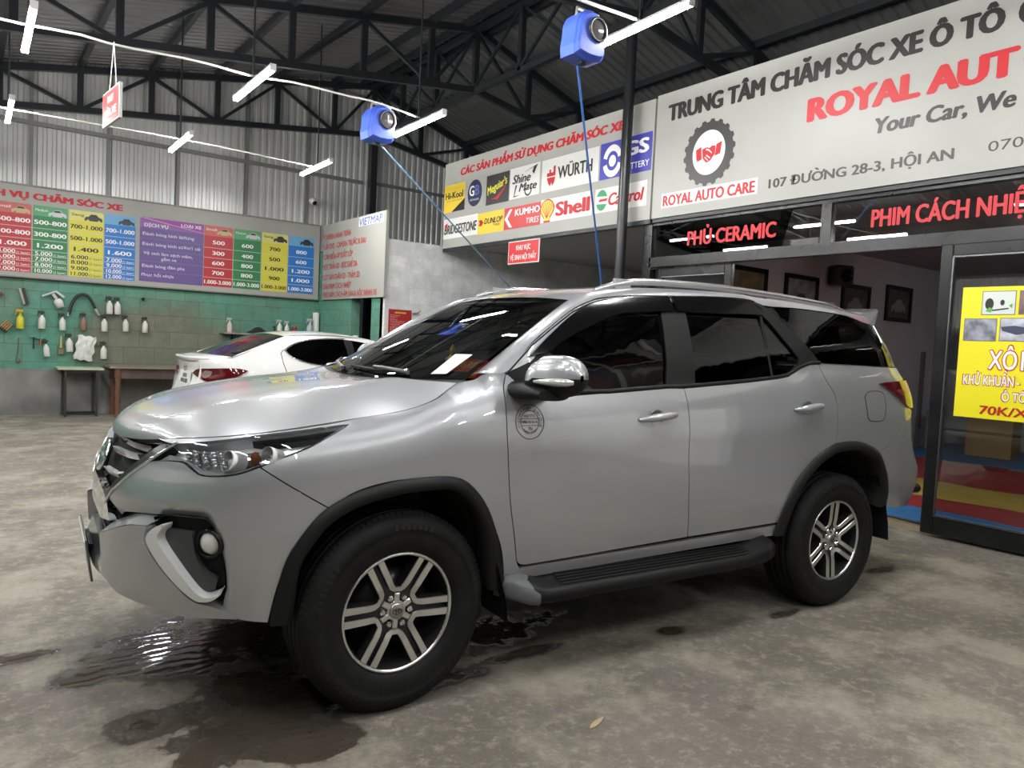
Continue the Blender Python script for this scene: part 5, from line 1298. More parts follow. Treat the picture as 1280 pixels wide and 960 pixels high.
# brushes, spray gun, hose
o = empty('scrub_brush', (.775, BY - .04, 1.80), 0, 'grey scrubbing brush with dark bristles hung slanting at the top of the green wall', 'brush'); o.rotation_euler = (0, radians(-14), 0)
mb = MB(); mb.box((-.028, 0, 0), (.035, .05, .25), bev=.008); mb.build('brush_back', mat('pale_wood', (.36, .35, .31), .6), o)
mb = MB(); mb.box((.012, 0, 0), (.045, .05, .24)); mb.build('bristles', dark, o)
mb = MB(); mb.box((.46, BY - .04, 1.79), (.12, .06, .05), M=Matrix.Rotation(radians(-38), 4, 'Y'), bev=.01); tag1(mb, 'squeegee', mat('dark_red', (.16, .035, .03), .5), 'dark red squeegee at the left edge of the green wall', 'squeegee')
o = empty('spray_gun', (1.174, BY - .06, 1.80), 0, 'metal spray gun with a white cup hanging at the top of the green wall', 'spray gun')
mb = MB(); mb.lathe([(.001, -.13), (.055, -.13), (.062, -.03), (.045, .0), (.02, .01)], 18, Matrix.Translation((.03, 0, -.02)) @ Matrix.Rotation(radians(-20), 4, 'Y')); mb.build('paint_cup', white_pl, o)
mb = MB(); mb.bar((-.17, 0, .02), (.01, 0, .105), .022); mb.bar((.01, 0, .105), (.12, 0, .02), .03); mb.bar((-.03, 0, .06), (.02, 0, -.01), .04); mb.build('gun_body', mat('aluminium', (.62, .62, .60), .3, metal=.9), o)
o = empty('air_hose', (1.56, BY - .05, 1.7), 0, 'short black hose with metal ends hung in an arch on the green wall', 'hose')
P_ = [(-.20, 0, -.14), (-.175, 0, -.02), (-.11, -.01, .13), (-.03, -.02, .185), (.05, -.02, .165), (.12, -.01, .06), (.16, 0, -.03)]
mb = MB(); mb.tube(resample([Vector(p) for p in P_], 24), .022, 10); mb.build('hose_bend', dark, o)
mb = MB(); mb.tube([(.155, 0, -.02), (.18, 0, -.08), (.215, 0, -.13)], [.022, .024, .018], 10); mb.tube([(-.20, 0, -.11), (-.212, 0, -.165)], .02, 10); mb.build('hose_coupling', mat('aluminium'), o)
mb = MB(); mb.tube([(2.41, BY, 1.88), (2.41, BY - .06, 1.875), (2.41, BY - .07, 1.90)], .012, 6); mb.ball((2.41, BY - .03, 1.875), .028, 8); tag1(mb, 'wall_hook', dark, 'empty black wall hook right of the top row of bottles', 'hook')
o = empty('hand_brush', (.55, BY - .05, 1.34), 0, 'orange and black striped brush hanging left of the yellow-labelled bottle', 'brush'); o.rotation_euler = (0, radians(40), 0)
mb = MB()
for k in range(4): mb.box((-.045 + .03 * k, 0, .015), (.016, .06, .13), bev=.004)
mb.build('orange_bristles', mat('orange_straw', (.45, .25, .08), .7), o)
mb = MB(); mb.box((0, .0, -.06), (.14, .05, .04), bev=.01); mb.build('brush_grip', dark, o)
o = empty('wire_tool', (.713, BY - .03, .98), 0, 'long thin wire hook hanging at the lower left of the green wall', 'tool')
mb = MB(); mb.tube([(0, 0, .19), (-.005, 0, 0), (-.025, 0, -.14), (-.02, 0, -.19), (0, 0, -.195), (.02, 0, -.17), (.012, 0, -.12)], .007, 6); mb.build('bent_rod', mat('rusty_rod', (.16, .12, .09), .6, metal=.4), o)
for x, z, lab, m1 in ((.904, 1.195, 'black-handled detailing brush hung beside the orange one', dark), (.997, 1.175, 'small orange-handled detailing brush', mat('orange_grip', (.50, .16, .05), .5))):
    o = empty('detail_brush', (x, BY - .04, z), 0, lab, 'brush', 'detailing brushes')
    mb = MB(); mb.box((0, 0, 0), (.10, .03, .022), bev=.004); mb.build('brush_head', mat('teal_plastic', (.08, .28, .30), .5), o)
    mb = MB(); mb.tube([(0, 0, -.01), (0, 0, -.10), (0, 0, -.18 if m1 is dark else -.12)], [.014, .011, .014], 8); mb.build('brush_grip', m1, o)
o = empty('paint_brush', (1.262, BY - .05, 1.09), 0, 'yellow-handled paint brush hanging left of the crumpled white bag', 'brush')
mb = MB(); mb.tube([(0, 0, .13), (0, 0, .0), (0, 0, -.05)], [.012, .016, .020], 8); mb.build('brush_grip', mat('yellow_wood', (.50, .42, .16), .5), o)
mb = MB(); mb.box((0, 0, -.11), (.075, .03, .09), bev=.006); mb.build('bristles', mat('brown_bristle', (.20, .16, .09), .8), o)
# crumpled bag
mb = MB(); rows = []
for i in range(15):
    row = []
    for j in range(13):
        u = -1 + 2 * j / 12; v = -1 + 2 * i / 14
        x = 1.585 + u * .125 + v * .03; z = 1.045 + v * .19 - u * .02
        row.append((x + .012 * sin(7 * v + 3 * u), BY - .09 - .035 * (1 - u * u) * (1 - v * v) + .016 * sin(9 * u + 4 * v) * cos(6 * v - 2 * u), z + .010 * sin(8 * u)))
    rows.append(row)
back = [[(p[0], BY - .045, p[2]) for p in r] for r in rows]
mb.grid(rows); mb.grid(back, flip=True)
for e0, e1 in ((rows[0], back[0]), (rows[-1], back[-1]), ([r[0] for r in rows], [r[0] for r in back]), ([r[-1] for r in rows], [r[-1] for r in back])): mb.grid([e0, e1])
tag1(mb, 'plastic_bag', mat('bag_white', (.62, .63, .60), .28, noise=(14, .2)), 'crumpled white plastic bag hung among the bottles on the green wall', 'bag')
# shelf with its bottles
o = empty('wall_shelf', (4.45, BY, 1.385), 0, 'narrow grey shelf on the green wall above the white car', 'shelf')
mb = MB(); mb.box((.06, -.13, 0), (1.74, .26, .025)); mb.build('shelf_board', mat('shelf_grey', (.30, .27, .25), .6), o)
mb = MB()
for x in (-.6, .1, .75): mb.bar((x, -.01, -.14), (x, -.22, -.02), .025); mb.box((x, -.01, -.08), (.025, .02, .15))
mb.build('shelf_bracket', dark, o)
SZ = 1.3985
def onshelf(x, h, label, col=None, spray=True, r=None, y=BY - .13): return bottle(x, SZ, h, label, col, 0, False, y, spray, r)
onshelf(3.77, .27, 'white spray bottle with a pink band at the left end of the wall shelf', mat('pink_white', (.62, .52, .48), .45))
onshelf(4.56, .16, 'short dark bottle on the wall shelf right of the black cloth', dark, True)
onshelf(4.65, .29, 'taller white bottle on the wall shelf behind the white car', mat('milky_green', (.60, .64, .58), .4))
onshelf(4.785, .27, 'white spray bottle in the middle of the wall shelf', None)
onshelf(5.09, .15, 'squat dark bottle beside the white paper roll on the shelf', dark, False, .05)
onshelf(5.005, .13, 'small dark jar on the wall shelf near the red can', mat('jar_brown', (.05, .03, .025), .3), False, .045)
o = empty('spray_can', (4.93, BY - .13, SZ), 0, 'red and black spray can on the wall shelf', 'can')
mb = MB(); mb.lathe([(.001, 0), (.042, 0), (.042, .12), (.036, .14)], 18); mb.build('can_body', dark, o)
mb = MB(); mb.lathe([(.0425, .055), (.0425, .125)], 18); mb.lathe([(.036, .14), (.030, .165), (.001, .168)], 14); mb.build('can_cap', mat('can_red', (.42, .03, .025), .4), o)
bottle(5.175, SZ, .34, 'clear empty spray bottle leaning next to the white paper roll', mat('clear_plastic', (.45, .50, .50), .15), radians(4), False, BY - .20)
o = empty('paper_roll', (5.33, BY - .13, SZ), 0, 'tall white paper roll standing at the right end of the wall shelf', 'roll')
mb = MB(); mb.lathe([(.018, 0), (.060, 0), (.060, .44), (.018, .44), (.018, 0)], 24, smooth=False); mb.build('paper', mat('paper_white', (.72, .72, .68), .7), o)
mb = MB(); mb.lathe([(.0175, .005), (.0175, .435)], 16); mb.build('cardboard_core', mat('core_brown', (.30, .22, .14), .8), o)
mb = MB()
rows = []
for i in range(13):
    a = i / 12; row = []
    for j in range(10):
        b_ = j / 9; row.append((4.06 + .42 * a, BY - .22 + .18 * b_, SZ + .005 + .085 * sin(pi * a)**.7 * sin(pi * b_)**.6 * (1 + .35 * sin(11 * a + 5 * b_))))
    rows.append(row)
mb.grid(rows, flip=True); mb.grid([[(p[0], p[1], SZ + .001) for p in r] for r in rows]); tag1(mb, 'cloth', mat('black_cloth', (.018, .018, .02), .8), 'crumpled black cloth lying on the wall shelf', 'cloth')
# small steel table and old wooden bench
o = empty('side_table', (1.50, 13.24, 0), 0, 'small table with a pale green top and thin black legs by the grey wall', 'table')
mb = MB(); mb.box((-.01, 0, .735), (.62, .44, .03)); mb.build('table_top', mat('pale_green_top', (.46, .52, .36), .5, noise=(6, .12)), o)
for x in (-.21, .21):
    for y in (-.18, .20): mb = MB(); mb.box((x, y, .36), (.032, .032, .72)); mb.build('leg', dark, o)
mb = MB()
for y in (-.18, .20): mb.box((0, y, .035), (.42, .025, .025)); mb.box((0, y, .70), (.42, .025, .03))
for x in (-.21, .21): mb.box((x, .01, .035), (.025, .36, .025)); mb.box((x, .01, .70), (.025, .36, .03))
mb.build('leg_frame', dark, o)
wood = mat('old_brown_wood', (.085, .055, .045), .55, noise=(5, .3)); wood2 = mat('bench_top_wood', (.22, .19, .14), .6, noise=(4, .2))
o = empty('wooden_bench', (2.93, 13.12, 0), 0, 'old dark wooden work bench with turned legs against the wall behind the hood', 'bench')
mb = MB(); mb.box((0, .05, .775), (2.14, .62, .03)); mb.build('bench_top', wood2, o)
mb = MB(); mb.box((0, -.20, .68), (1.98, .03, .16)); mb.box((-.97, .04, .68), (.03, .5, .16)); mb.box((.97, .04, .68), (.03, .5, .16)); mb.build('apron', wood, o)
for x in (-.95, .95):
    for y in (-.19, .28):
        prof = [(.001, 0), (.045, 0)]
        z = 0.0
        for k in range(7): prof += [(.046, z + .01), (.030, z + .035), (.050, z + .055), (.034, z + .08)]; z += .085
        prof += [(.05, .61), (.05, .76)]; mb = MB(); mb.lathe(prof, 16, Matrix.Translation((x, y, 0))); mb.build('leg', mat('turned_leg_wood', (.17, .085, .055), .45), o)
# bench with a white cup in the lean-to corner, red notice, camera
o = empty('work_counter', (5.14, 11.55, 0), 0, 'dark counter against the green side wall beyond the white car', 'counter')
mb = MB(); mb.box((0, 0, 1.335), (.50, 1.30, .05)); mb.build('counter_top', dark, o)
mb = MB(); mb.box((.02, 0, .66), (.44, 1.2, 1.30)); mb.build('counter_body', mat('counter_black', (.02, .02, .022), .6), o)
mb = MB(); mb.lathe([(.001, 0), (.032, 0), (.042, .085), (.039, .085), (.030, .006)], 18, Matrix.Translation((5.09, 11.1, 1.36))); tag1(mb, 'cup', white_pl, 'small white cup standing on the dark counter beyond the white car', 'cup')
mb = MB(); mb.box((5.14, 11.35, 1.372), (.20, .16, .024)); tag1(mb, 'sponge', mat('yellow_sponge', (.50, .38, .10), .8), 'flat yellow sponge lying beside the white cup on the dark counter', 'sponge')
o = empty('security_camera', (5.21, BY, 3.90), 0, 'white security camera on the corrugated wall above the price board corner', 'camera')
mb = MB(); mb.lathe([(.001, 0), (.05, 0), (.05, -.03), (.035, -.05)], 18, Matrix.Rotation(radians(90), 4, 'X') @ Matrix.Diagonal((1, 1, -1, 1)) if 0 else Matrix.Rotation(radians(90), 4, 'X')); mb.build('wall_mount', white_pl, o)
mb = MB(); mb.ball((0, -.10, -.02), .075, 14); mb.bar((0, 0, 0), (0, -.06, 0), .04); mb.build('camera_housing', mat('camera_white', (.68, .68, .66), .3), o)
mb = MB(); mb.ball((.01, -.145, -.055), .042, 12); mb.build('camera_lens', gloss_black, o)
# ---------------------------------------------------------------- conduits, rods, hose reels, hanging notice
cond = mat('white_conduit', (.66, .66, .62), .35)
def conduit(pts, label): mb = MB(); mb.tube(resample([Vector(p) for p in pts], 40), .011, 8); return tag(mb.build('conduit', cond), label, 'pipe', 'cable conduits under the roof')
conduit([(-4, 7.62, 3.93), (.25, 7.62, 3.895), (.85, 7.62, 3.93), (1.09, 7.62, 3.915), (1.77, 7.62, 3.955), (2.3, 7.62, 3.945), (2.74, 7.62, 3.985), (3.26, 7.62, 3.985), (3.64, 7.62, 3.995), (4.18, 7.62, 3.945)], 'white conduit carrying the nearer row of lamps and the small hose reel')
conduit([(-4, 10.65, 3.9), (.36, 10.65, 3.885), (2.3, 10.65, 3.91), (3.1, 10.65, 3.90), (4.17, 10.65, 3.87)], 'white conduit carrying the lamp row along the back wall')
conduit([(-4, 4.62, 4.2), (2, 4.62, 4.2), (3.8, 4.62, 4.17), (4.62, 4.62, 4.21)], 'white conduit above the near hose reel and the large bright lamp')
conduit([(3.7, 4.66, 4.19), (4.60, 4.66, 4.235)], 'second thin conduit running beside the near hose reel')
for x, y, zt, lab in ((.445, 7.62, 0, 'thin hanger rod of the left lamp in the nearer row'), (2.31, 7.62, 0, 'thin hanger rod of the middle lamp in the nearer row'), (4.17, 7.62, 0, 'thin hanger rod of the lamp beside the small hose reel'),
                      (.44, 10.65, 0, 'thin hanger rod of the left lamp near the back wall'), (2.31, 10.65, 0, 'thin hanger rod of the middle lamp near the back wall'), (4.19, 10.65, 0, 'thin hanger rod of the lamp above the security camera'), (4.6, 4.62, 0, 'thin hanger rod of the large bright lamp by the black pole')):
    mb = MB(); z0 = 3.92 if y > 5 else 4.2; mb.cyl((x, y, z0), (x, y, ztop(x) + .1), .011, 8); tag(mb.build('hanger_rod', steel()), lab, 'rod', 'lamp hanger rods')
blue = mat('reel_blue', (.06, .12, .60), .35, coat=.3); hose_blue = mat('hose_blue', (.05, .14, .42), .4)
def reel(loc, rz, s, label):
    """hose reel: D-shaped shell, round window, bracket, outlet; local +y is its flat face"""
    o = empty('hose_reel', loc, rz, label, 'hose reel', 'blue hose reels')
    out = ellip(0, .02, .145, .15, 20, radians(-12), radians(192)) + [(-.148, -.03), (-.160, -.10), (-.150, -.17), (-.05, -.185), (.06, -.180), (.115, -.165), (.14, -.13), (.138, -.06)]
    out = [(x * s, z * s) for x, z in out]
    M = Matrix(((1, 0, 0, 0), (0, 0, -1, .085 * s), (0, 1, 0, 0), (0, 0, 0, 1)))
    mb = MB(); mb.prism(out, .17 * s, M, .03 * s); mb.build('reel_shell', blue, o)
    mb = MB(); mb.prism([(p[0] * .90, p[1] * .90) for p in out], .19 * s, Matrix(((1, 0, 0, 0), (0, 0, -1, .095 * s), (0, 1, 0, 0), (0, 0, 0, 1))), .015 * s); mb.build('shell_rib', blue, o)
    Mw = Matrix.Translation((.03 * s, 0, .03 * s)) @ Matrix.Rotation(radians(90), 4, 'X')
    mb = MB(); mb.lathe([(.085 * s, .09 * s), (.088 * s, .112 * s), (.074 * s, .116 * s), (.070 * s, .10 * s)], 28, Mw); mb.build('window_ring', dark, o)
    mb = MB(); mb.lathe([(.001, .111 * s), (.05 * s, .108 * s), (.073 * s, .098 * s)], 24, Mw); wv = mb.build('reel_window', mat('window_grey', (.09, .09, .09), .12), o)
    mb = MB(); mb.tube([(-.09 * s, 0, .12 * s), (-.09 * s, 0, .178 * s), (.12 * s, 0, .178 * s), (.12 * s, 0, .10 * s)], .016 * s, 8); mb.build('hanger_bracket', mat('bracket_silver', (.55, .55, .53), .35, metal=.7), o)
    mb = MB(); mb.tube(resample([Vector(p) for p in ((.10 * s, .03, .165 * s), (.16 * s, .03, .165 * s), (.185 * s, 0, .07 * s), (.14 * s, -.03, -.01 * s), (.11 * s, -.03, .0))], 16), .010, 8); mb.build('air_line', mat('line_grey', (.30, .30, .29), .4), o)
    mb = MB(); mb.box((-.02 * s, 0, -.19 * s), (.05 * s, .05 * s, .03 * s), bev=.006); mb.build('hose_outlet', dark, o)
    return o
r1 = reel((3.675, 7.60, 3.762), radians(5), 1.12, 'smaller-looking blue hose reel hanging from the lamp row over the hood')
mb = MB(); mb.box((.034, -.132, .034), (.012, .003, .08)); mb.build('reel_mark', mat('mark_white', (.7, .7, .7), .5), r1)
r2 = reel((4.00, 4.62, 3.905), radians(2), 1.10, 'near blue hose reel hanging at the top beside the large bright lamp')
mb = MB(); mb.tube([(3.71, 7.62, 3.545), (6.321, 8.6, 2.204), (7.9, 9.2, 1.38)], .0095, 8); tag1(mb, 'air_hose', mat('hose_pale_blue', (.16, .30, .46), .4), 'pale blue hose pulled slanting from the small reel down behind the silver car', 'hose', 'hoses of the blue reels')
mb = MB(); mb.tube([(3.95, 4.635, 3.67), (4.963, 5.3, 2.046), (5.7, 5.79, .85)], .0095, 8); tag1(mb, 'air_hose', hose_blue, 'dark blue hose running steeply from the near reel down behind the silver car roof', 'hose', 'hoses of the blue reels')
red_sign = mat('sign_red', (.56, .035, .035), .35); white_ink = mat('white_print', (.80, .80, .78), .45); grey_edge = mat('sign_edge', (.52, .52, .50), .45)
A_ = Vector((1.100, 7.33, 3.37)); Bq = Vector((1.052, 7.86, 3.37))
d_ = Bq - A_; ang = atan2(d_.y, d_.x)
o = empty('hanging_sign', (A_ + Bq) / 2, ang + pi, 'small red notice hanging on two cords under the nearer lamp row', 'sign')
mb = MB(); mb.box((0, 0, 0), (.56, .025, .30)); mb.build('sign_panel', [grey_edge], o)
Mh = Matrix(((1, 0, 0, 0), (0, 0, -1, -.013), (0, 1, 0, 0), (0, 0, 0, 1)))
mb = MB(); mb.prism([(-.265, -.137), (.265, -.137), (.265, .137), (-.265, .137)], .002, Mh); fc = mb.build('sign_face', red_sign, o)
lettering('lettering', [('KHU', 0, .035, .18, .06, {'align': 'C', 'depth': .004, 'bold': .02}), ('RỬA XE', 0, -.085, .40, .07, {'align': 'C', 'depth': .004, 'bold': .02})], Mh, white_ink, fc)
mb = MB(); 
for x in (-.10, .13): mb.tube([(x, 0, .15), (.02, .0, .555)], .004, 6)
mb.build('hanging_cord', mat('cord_white', (.55, .55, .52), .6), o)
# ---------------------------------------------------------------- inside the silver car's windscreen (loose things)
def carp(p): return CAR.matrix_basis @ Vector(p)
bpy.context.view_layer.update()
CM = Matrix.Translation(CAR.location) @ Matrix.Rotation(CAR.rotation_euler.z, 4, 'Z')
mb = MB()
c0 = [ws_at(-.79, .02, .010), ws_at(-.88, .025, .010), ws_at(-.905, .21, .016), ws_at(-.79, .21, .016)]
mb.add([CM @ p for p in c0] + [CM @ (p + Vector((-.001, 0, .002))) for p in c0], [(3, 2, 1, 0), (4, 5, 6, 7), (0, 1, 5, 4), (1, 2, 6, 5), (2, 3, 7, 6), (3, 0, 4, 7)], False)
pp = tag1(mb, 'paper_slip', mat('paper_pinkish', (.74, .70, .69), .6), 'white paper slip tucked under the wiper at the foot of the windscreen', 'paper')
MP = Matrix.Translation((.50, -.45, 1.305)) @ Matrix.Rotation(radians(-90), 4, 'Z') @ Matrix.Rotation(radians(62), 4, 'X')
mb = MB(); mb.box((0, 0, 0), (.30, .095, .006)); mb.v = [tuple(CM @ MP @ Vector(p)) for p in mb.v]
pz = tag1(mb, 'dash_plate', mat('plate_red', (.50, .03, .02), .4), 'small red plate with yellow letters standing on the dashboard', 'plate')
lettering('lettering', [('AN TUAN', .02, 0, .20, .034, {'align': 'C', 'depth': .005, 'bold': .03, 'shear': .2}), ('0905 62 3767', .02, -.038, .21, .022, {'align': 'C', 'depth': .005, 'bold': .02})], CM @ MP, mat('gold_print', (.75, .55, .12), .4), pz)
o = empty('golden_statuette', CM @ Vector((.66, .0, 1.222)), CAR.rotation_euler.z, 'small golden seated figure ornament standing on the dashboard behind the windscreen', 'ornament')
gold = mat('gold_leaf', (.62, .42, .10), .35, metal=.8)
mb = MB(); mb.lathe([(.001, 0), (.075, 0), (.08, .012), (.065, .03), (.05, .035)], 20); mb.build('pedestal', gold, o)
mb = MB(); mb.lathe([(.050, .03), (.062, .045), (.040, .075), (.036, .10), (.040, .115), (.018, .128), (.016, .135), (.021, .148), (.018, .165), (.008, .178), (.001, .19)], 18); mb.ball((-.02, -.035, .05), .03, 8, (1, 1.2, .6)); mb.ball((-.02, .035, .05), .03, 8, (1, 1.2, .6)); mb.build('seated_figure', gold, o)
# leaf on the floor
mb = MB(); lf = [(-.055, 0), (-.03, .010), (0, .013), (.03, .009), (.06, 0), (.03, -.008), (0, -.011), (-.03, -.009)]
lc = Vector((1.95, 1.98, .004)); mb.prism(lf, .004, Matrix.Translation(lc) @ Matrix.Rotation(radians(20), 4, 'Z')); tag1(mb, 'dry_leaf', mat('leaf_tan', (.48, .36, .22), .7), 'narrow dry tan leaf lying on the floor behind the front wheel', 'leaf')
# ---------------------------------------------------------------- shop room
mcol = {'blue': (.035, .155, .36), 'red': (.30, .025, .03), 'yellow': (.45, .32, .06)}
edges = [(6.62, 'blue'), (7.38, 'red'), (8.10, 'yellow'), (9.33, 'red'), (11.39, 'blue'), (14.1, None)]
for (x0, c_), (x1, _) in zip(edges, edges[1:]):
    n = {6.62: 'blue floor mat strip nearest the shop door', 7.38: 'red floor mat strip next to the nearest blue one', 8.10: 'yellow floor mat strip in the middle of the shop', 9.33: 'dark red floor mat strip beyond the yellow one', 11.39: 'blue floor mat strip along the far side of the shop'}[x0]
    mb = MB()
    rows = [[(x + .0 * y + .05 * sin(2.1 * y + x) * (0 if x in (x0, x1) else 1), y, .050 + .006 * sin(5 * y) * (0 if x in (x0, x1) else 1)) for y in [-1.9 + 7.75 * k / 60 for k in range(61)]] for x in [x0 + .004, x0 + .02, (x0 + x1) / 2, x1 - .02, x1 - .004]]
    mb.grid(rows, flip=True); mb.grid([[(p[0], p[1], .046) for p in r] for r in rows])
    tag(mb.build('floor_mat', mat('mat_' + c_, mcol[c_], .42, noise=(5, .15))), n, 'mat', 'coloured floor mats of the shop')
def picture(x0, x1, z0, z1, label, cols):
    o = empty('framed_picture', ((x0 + x1) / 2, 5.94, (z0 + z1) / 2), 0, label, 'picture', 'framed pictures on the shop wall')
    w_, h_ = x1 - x0, z1 - z0; mb = MB()
    for sx in (-1, 1): mb.box((sx * (w_ / 2 - .03), -.015, 0), (.06, .03, h_))
    for sz in (-1, 1): mb.box((0, -.015, sz * (h_ / 2 - .03)), (w_ - .12, .03, .06))
    mb.build('frame', gloss_black, o)
    mb = MB(); mb.box((0, -.006, 0), (w_ - .10, .012, h_ - .10)); pr = mb.build('picture_print', mat('print_%s' % cols[0], cols[1], .35, noise=(7, .5)), o)
    M = frame_b(-.013); mb = MB()
    car_pict(mb, M, 0, -h_ * .22, w_ * .55, .002); mb.build('printed_car', mat('print_car_%s' % cols[0], cols[2], .4), pr)
CARP = [(-.5, 0), (-.5, .16), (-.44, .24), (-.28, .27), (-.16, .42), (.14, .44), (.30, .28), (.47, .22), (.5, .12), (.5, 0), (.40, 0), (.36, .08), (.27, .08), (.23, 0), (-.23, 0), (-.27, .08), (-.36, .08), (-.40, 0)]
CARW = [(-.24, .28), (-.14, .39), (.12, .40), (.24, .28)]
def car_pict(mb, M, x, y, w, d):
    p = [(x + a * w, y + b * w) for a, b in CARP]; mb.add([M @ Vector((a, b, d)) for a, b in p], tri2(p), False)
picture(7.72, 8.50, 1.55, 2.56, 'framed poster of a pale car just above the silver car roof', ('warm', (.16, .11, .05), (.55, .60, .62)))
picture(8.90, 9.70, 1.95, 2.56, 'framed picture with a pale print left of the wall speaker', ('light', (.30, .31, .28), (.06, .06, .05)))
picture(10.32, 11.12, 2.02, 2.55, 'dark framed picture half behind the wall speaker', ('dark', (.07, .065, .05), (.24, .23, .20)))
picture(11.60, 12.42, 2.075, 2.635, 'dark framed picture nearest the glass door, rightmost on the shop wall', ('dusk', (.08, .075, .05), (.30, .29, .26)))
o = empty('wall_speaker', (10.05, 5.80, 2.62), radians(-20), 'black loudspeaker on the shop wall above the car with a hanging cable', 'speaker')
mb = MB(); mb.box((0, 0, 0), (.30, .22, .28), bev=.03); mb.build('speaker_box', dark, o)
mb = MB(); mb.lathe([(.001, .0), (.06, .012), (.09, .0), (.10, .012)], 20, Matrix.Translation((0, -.112, 0)) @ Matrix.Rotation(radians(90), 4, 'X')); mb.build('speaker_cone', gloss_black, o)
mb = MB(); mb.tube(resample([Vector(p) for p in ((-.05, .1, .10), (-.25, .12, .14), (-.6, .12, .22), (-.95, .12, .26), (-1.05, .12, .36))], 16), .012, 6); mb.build('speaker_cable', dark, o)
mb = MB(); mb.box((0, .16, 0), (.08, .14, .08)); mb.build('speaker_mount', dark, o)
mb = MB(); mb.box((12.96, 5.92, 1.0), (.09, .04, 1.26)); tag1(mb, 'wall_strip', mat('strip_grey', (.20, .19, .19), .4, metal=.6), 'vertical grey metal strip on the shop wall beside the glass door', 'strip')
o = empty('cardboard_box', (12.9, 4.75, .055), radians(10), 'brown cardboard box standing inside the shop behind the glass door', 'box')
mb = MB(); mb.box((0, 0, .34), (.75, .60, .68)); mb.build('box_body', mat('cardboard', (.32, .20, .075), .8), o)
mb = MB(); mb.box((-.12, 0, .687), (.5, .58, .012), M=Matrix.Rotation(radians(-8), 4, 'Y')); mb.build('box_flap', mat('cardboard'), o)
o = empty('plastic_wrap_roll', (13.0, 5.55, .055), 0, 'pale rolls wrapped in film standing in the shop corner behind the glass door', 'rolls')
for k in range(3): mb = MB(); mb.lathe([(.001, 0), (.10, 0), (.10, .62 + .05 * k), (.001, .62 + .05 * k)], 18, Matrix.Translation((-.35 + .24 * k, .05 * k, 0)), smooth=False); mb.build('film_roll', mat('film_grey', (.20, .24, .28), .25), o)
mb = MB(); mb.tube(resample([Vector(p) for p in ((6.63, 3.9, .075), (6.58, 3.3, .075), (6.60, 2.9, .07), (6.62, 1.5, .07))], 20), .012, 6); tag1(mb, 'floor_cable', dark, 'thin black cable lying along the front edge of the blue mat', 'cable')

# ================================================================ SIGNS AND SHOP FRONT
banner = mat('banner_grey_white', (.345, .345, .315), .42, noise=(1.2, .05))
ink_k = mat('black_print', (.022, .021, .020), .4); ink_r = mat('red_print', (.47, .014, .020), .45); ink_b = mat('blue_print', (.05, .10, .42), .4); ink_y = mat('yellow_print', (.72, .52, .05), .45)
def flat(mb, poly, M, d, hole=None):
    mb.add([M @ Vector((p[0], p[1], d)) for p in poly], tri2(poly), False)
def rect(x0, y0, x1, y1): return [(x0, y0), (x1, y0), (x1, y1), (x0, y1)]
def flatpart(name, poly, M, d, m, parent): mb = MB(); flat(mb, poly, M, d); return mb.build(name, m, parent)
def ringflat(mb, M, d, cx, cy, r0, r1, a0=0, a1=2 * pi, n=48, sy=1.0):
    P_ = [[M @ Vector((cx + r * cos(a0 + (a1 - a0) * k / n), cy + r * sy * sin(a0 + (a1 - a0) * k / n), d)) for k in range(n + 1)] for r in (r0, r1)]
    mb.grid(P_, smooth=False, flip=True)
MR = frame_r(6.39)
# ---- product sign
o = empty('sign_board', (0, 0, 0), 0, 'long grey sign board of car-care product logos on the right, behind the black pole', 'sign')
mb = MB(); mb.box((6.42, 8.385, 3.628), (.06, 4.61, 1.37)); mb.build('sign_panel', banner, o)
mb = MB(); mb.box((6.45, 8.385, 2.92), (.10, 4.62, .05)); mb.box((6.47, 8.385, 4.2), (.05, 4.6, .06)); mb.build('sign_frame', steel(), o)
hd = lettering('heading', [('CÁC SẢN PHẨM SỬ DỤNG CHĂM SÓC XE', -10.22, 4.070, 3.66, .112, {'bold': .07, 'shear': .12, 'depth': .003})], MR, ink_r, o)
def logo(name, x0, y0, x1, y1, m): return flatpart(name, rect(x0, y0, x1, y1), MR, .002, m, o)
wp = mat('logo_white', (.66, .66, .63), .4)
L_ = logo('yellow_logo_panel', -10.69, 3.515, -10.06, 3.955, ink_y)
flatpart('corner_triangle', [(-10.45, 3.515), (-10.06, 3.515), (-10.06, 3.70)], MR, .004, ink_k, L_)
lettering('lettering', [('Hi-Kool', -10.64, 3.73, .53, .11, {'bold': .035, 'depth': .006}), ('THE NO.1 IN HEAT REJECTION', -10.62, 3.685, .48, .018, {'depth': .006})], MR, ink_k, L_)
L_ = logo('round_logo_panel', -10.02, 3.52, -9.545, 3.945, mat('logo_grey', (.36, .365, .35), .4))
flatpart('badge', ellip(-9.78, 3.735, .20, .205, 40), MR, .004, mat('badge_navy', (.025, .030, .075), .35), L_)
lettering('lettering', [('G', -9.93, 3.70, .14, .16, {'bold': .03, 'depth': .006}), ('DETAILING', -9.90, 3.62, .24, .03, {'depth': .006})], MR, white_ink, L_)
lettering('lettering', [('B', -9.77, 3.70, .12, .16, {'bold': .03, 'depth': .006})], MR, mat('badge_blue', (.10, .14, .42), .35), L_)
L_ = logo('black_logo_panel', -9.465, 3.50, -8.88, 3.94, mat('logo_black', (.03, .03, .03), .4))
lettering('lettering', [("Meguiar's", 0, 0, .52, .12, {'bold': .03, 'shear': .25, 'depth': .006, 'align': 'C'})], MR @ Matrix.Translation((-9.17, 3.71, 0)) @ Matrix.Rotation(radians(14), 4, 'Z'), mat('script_yellow', (.68, .66, .05), .4), L_)
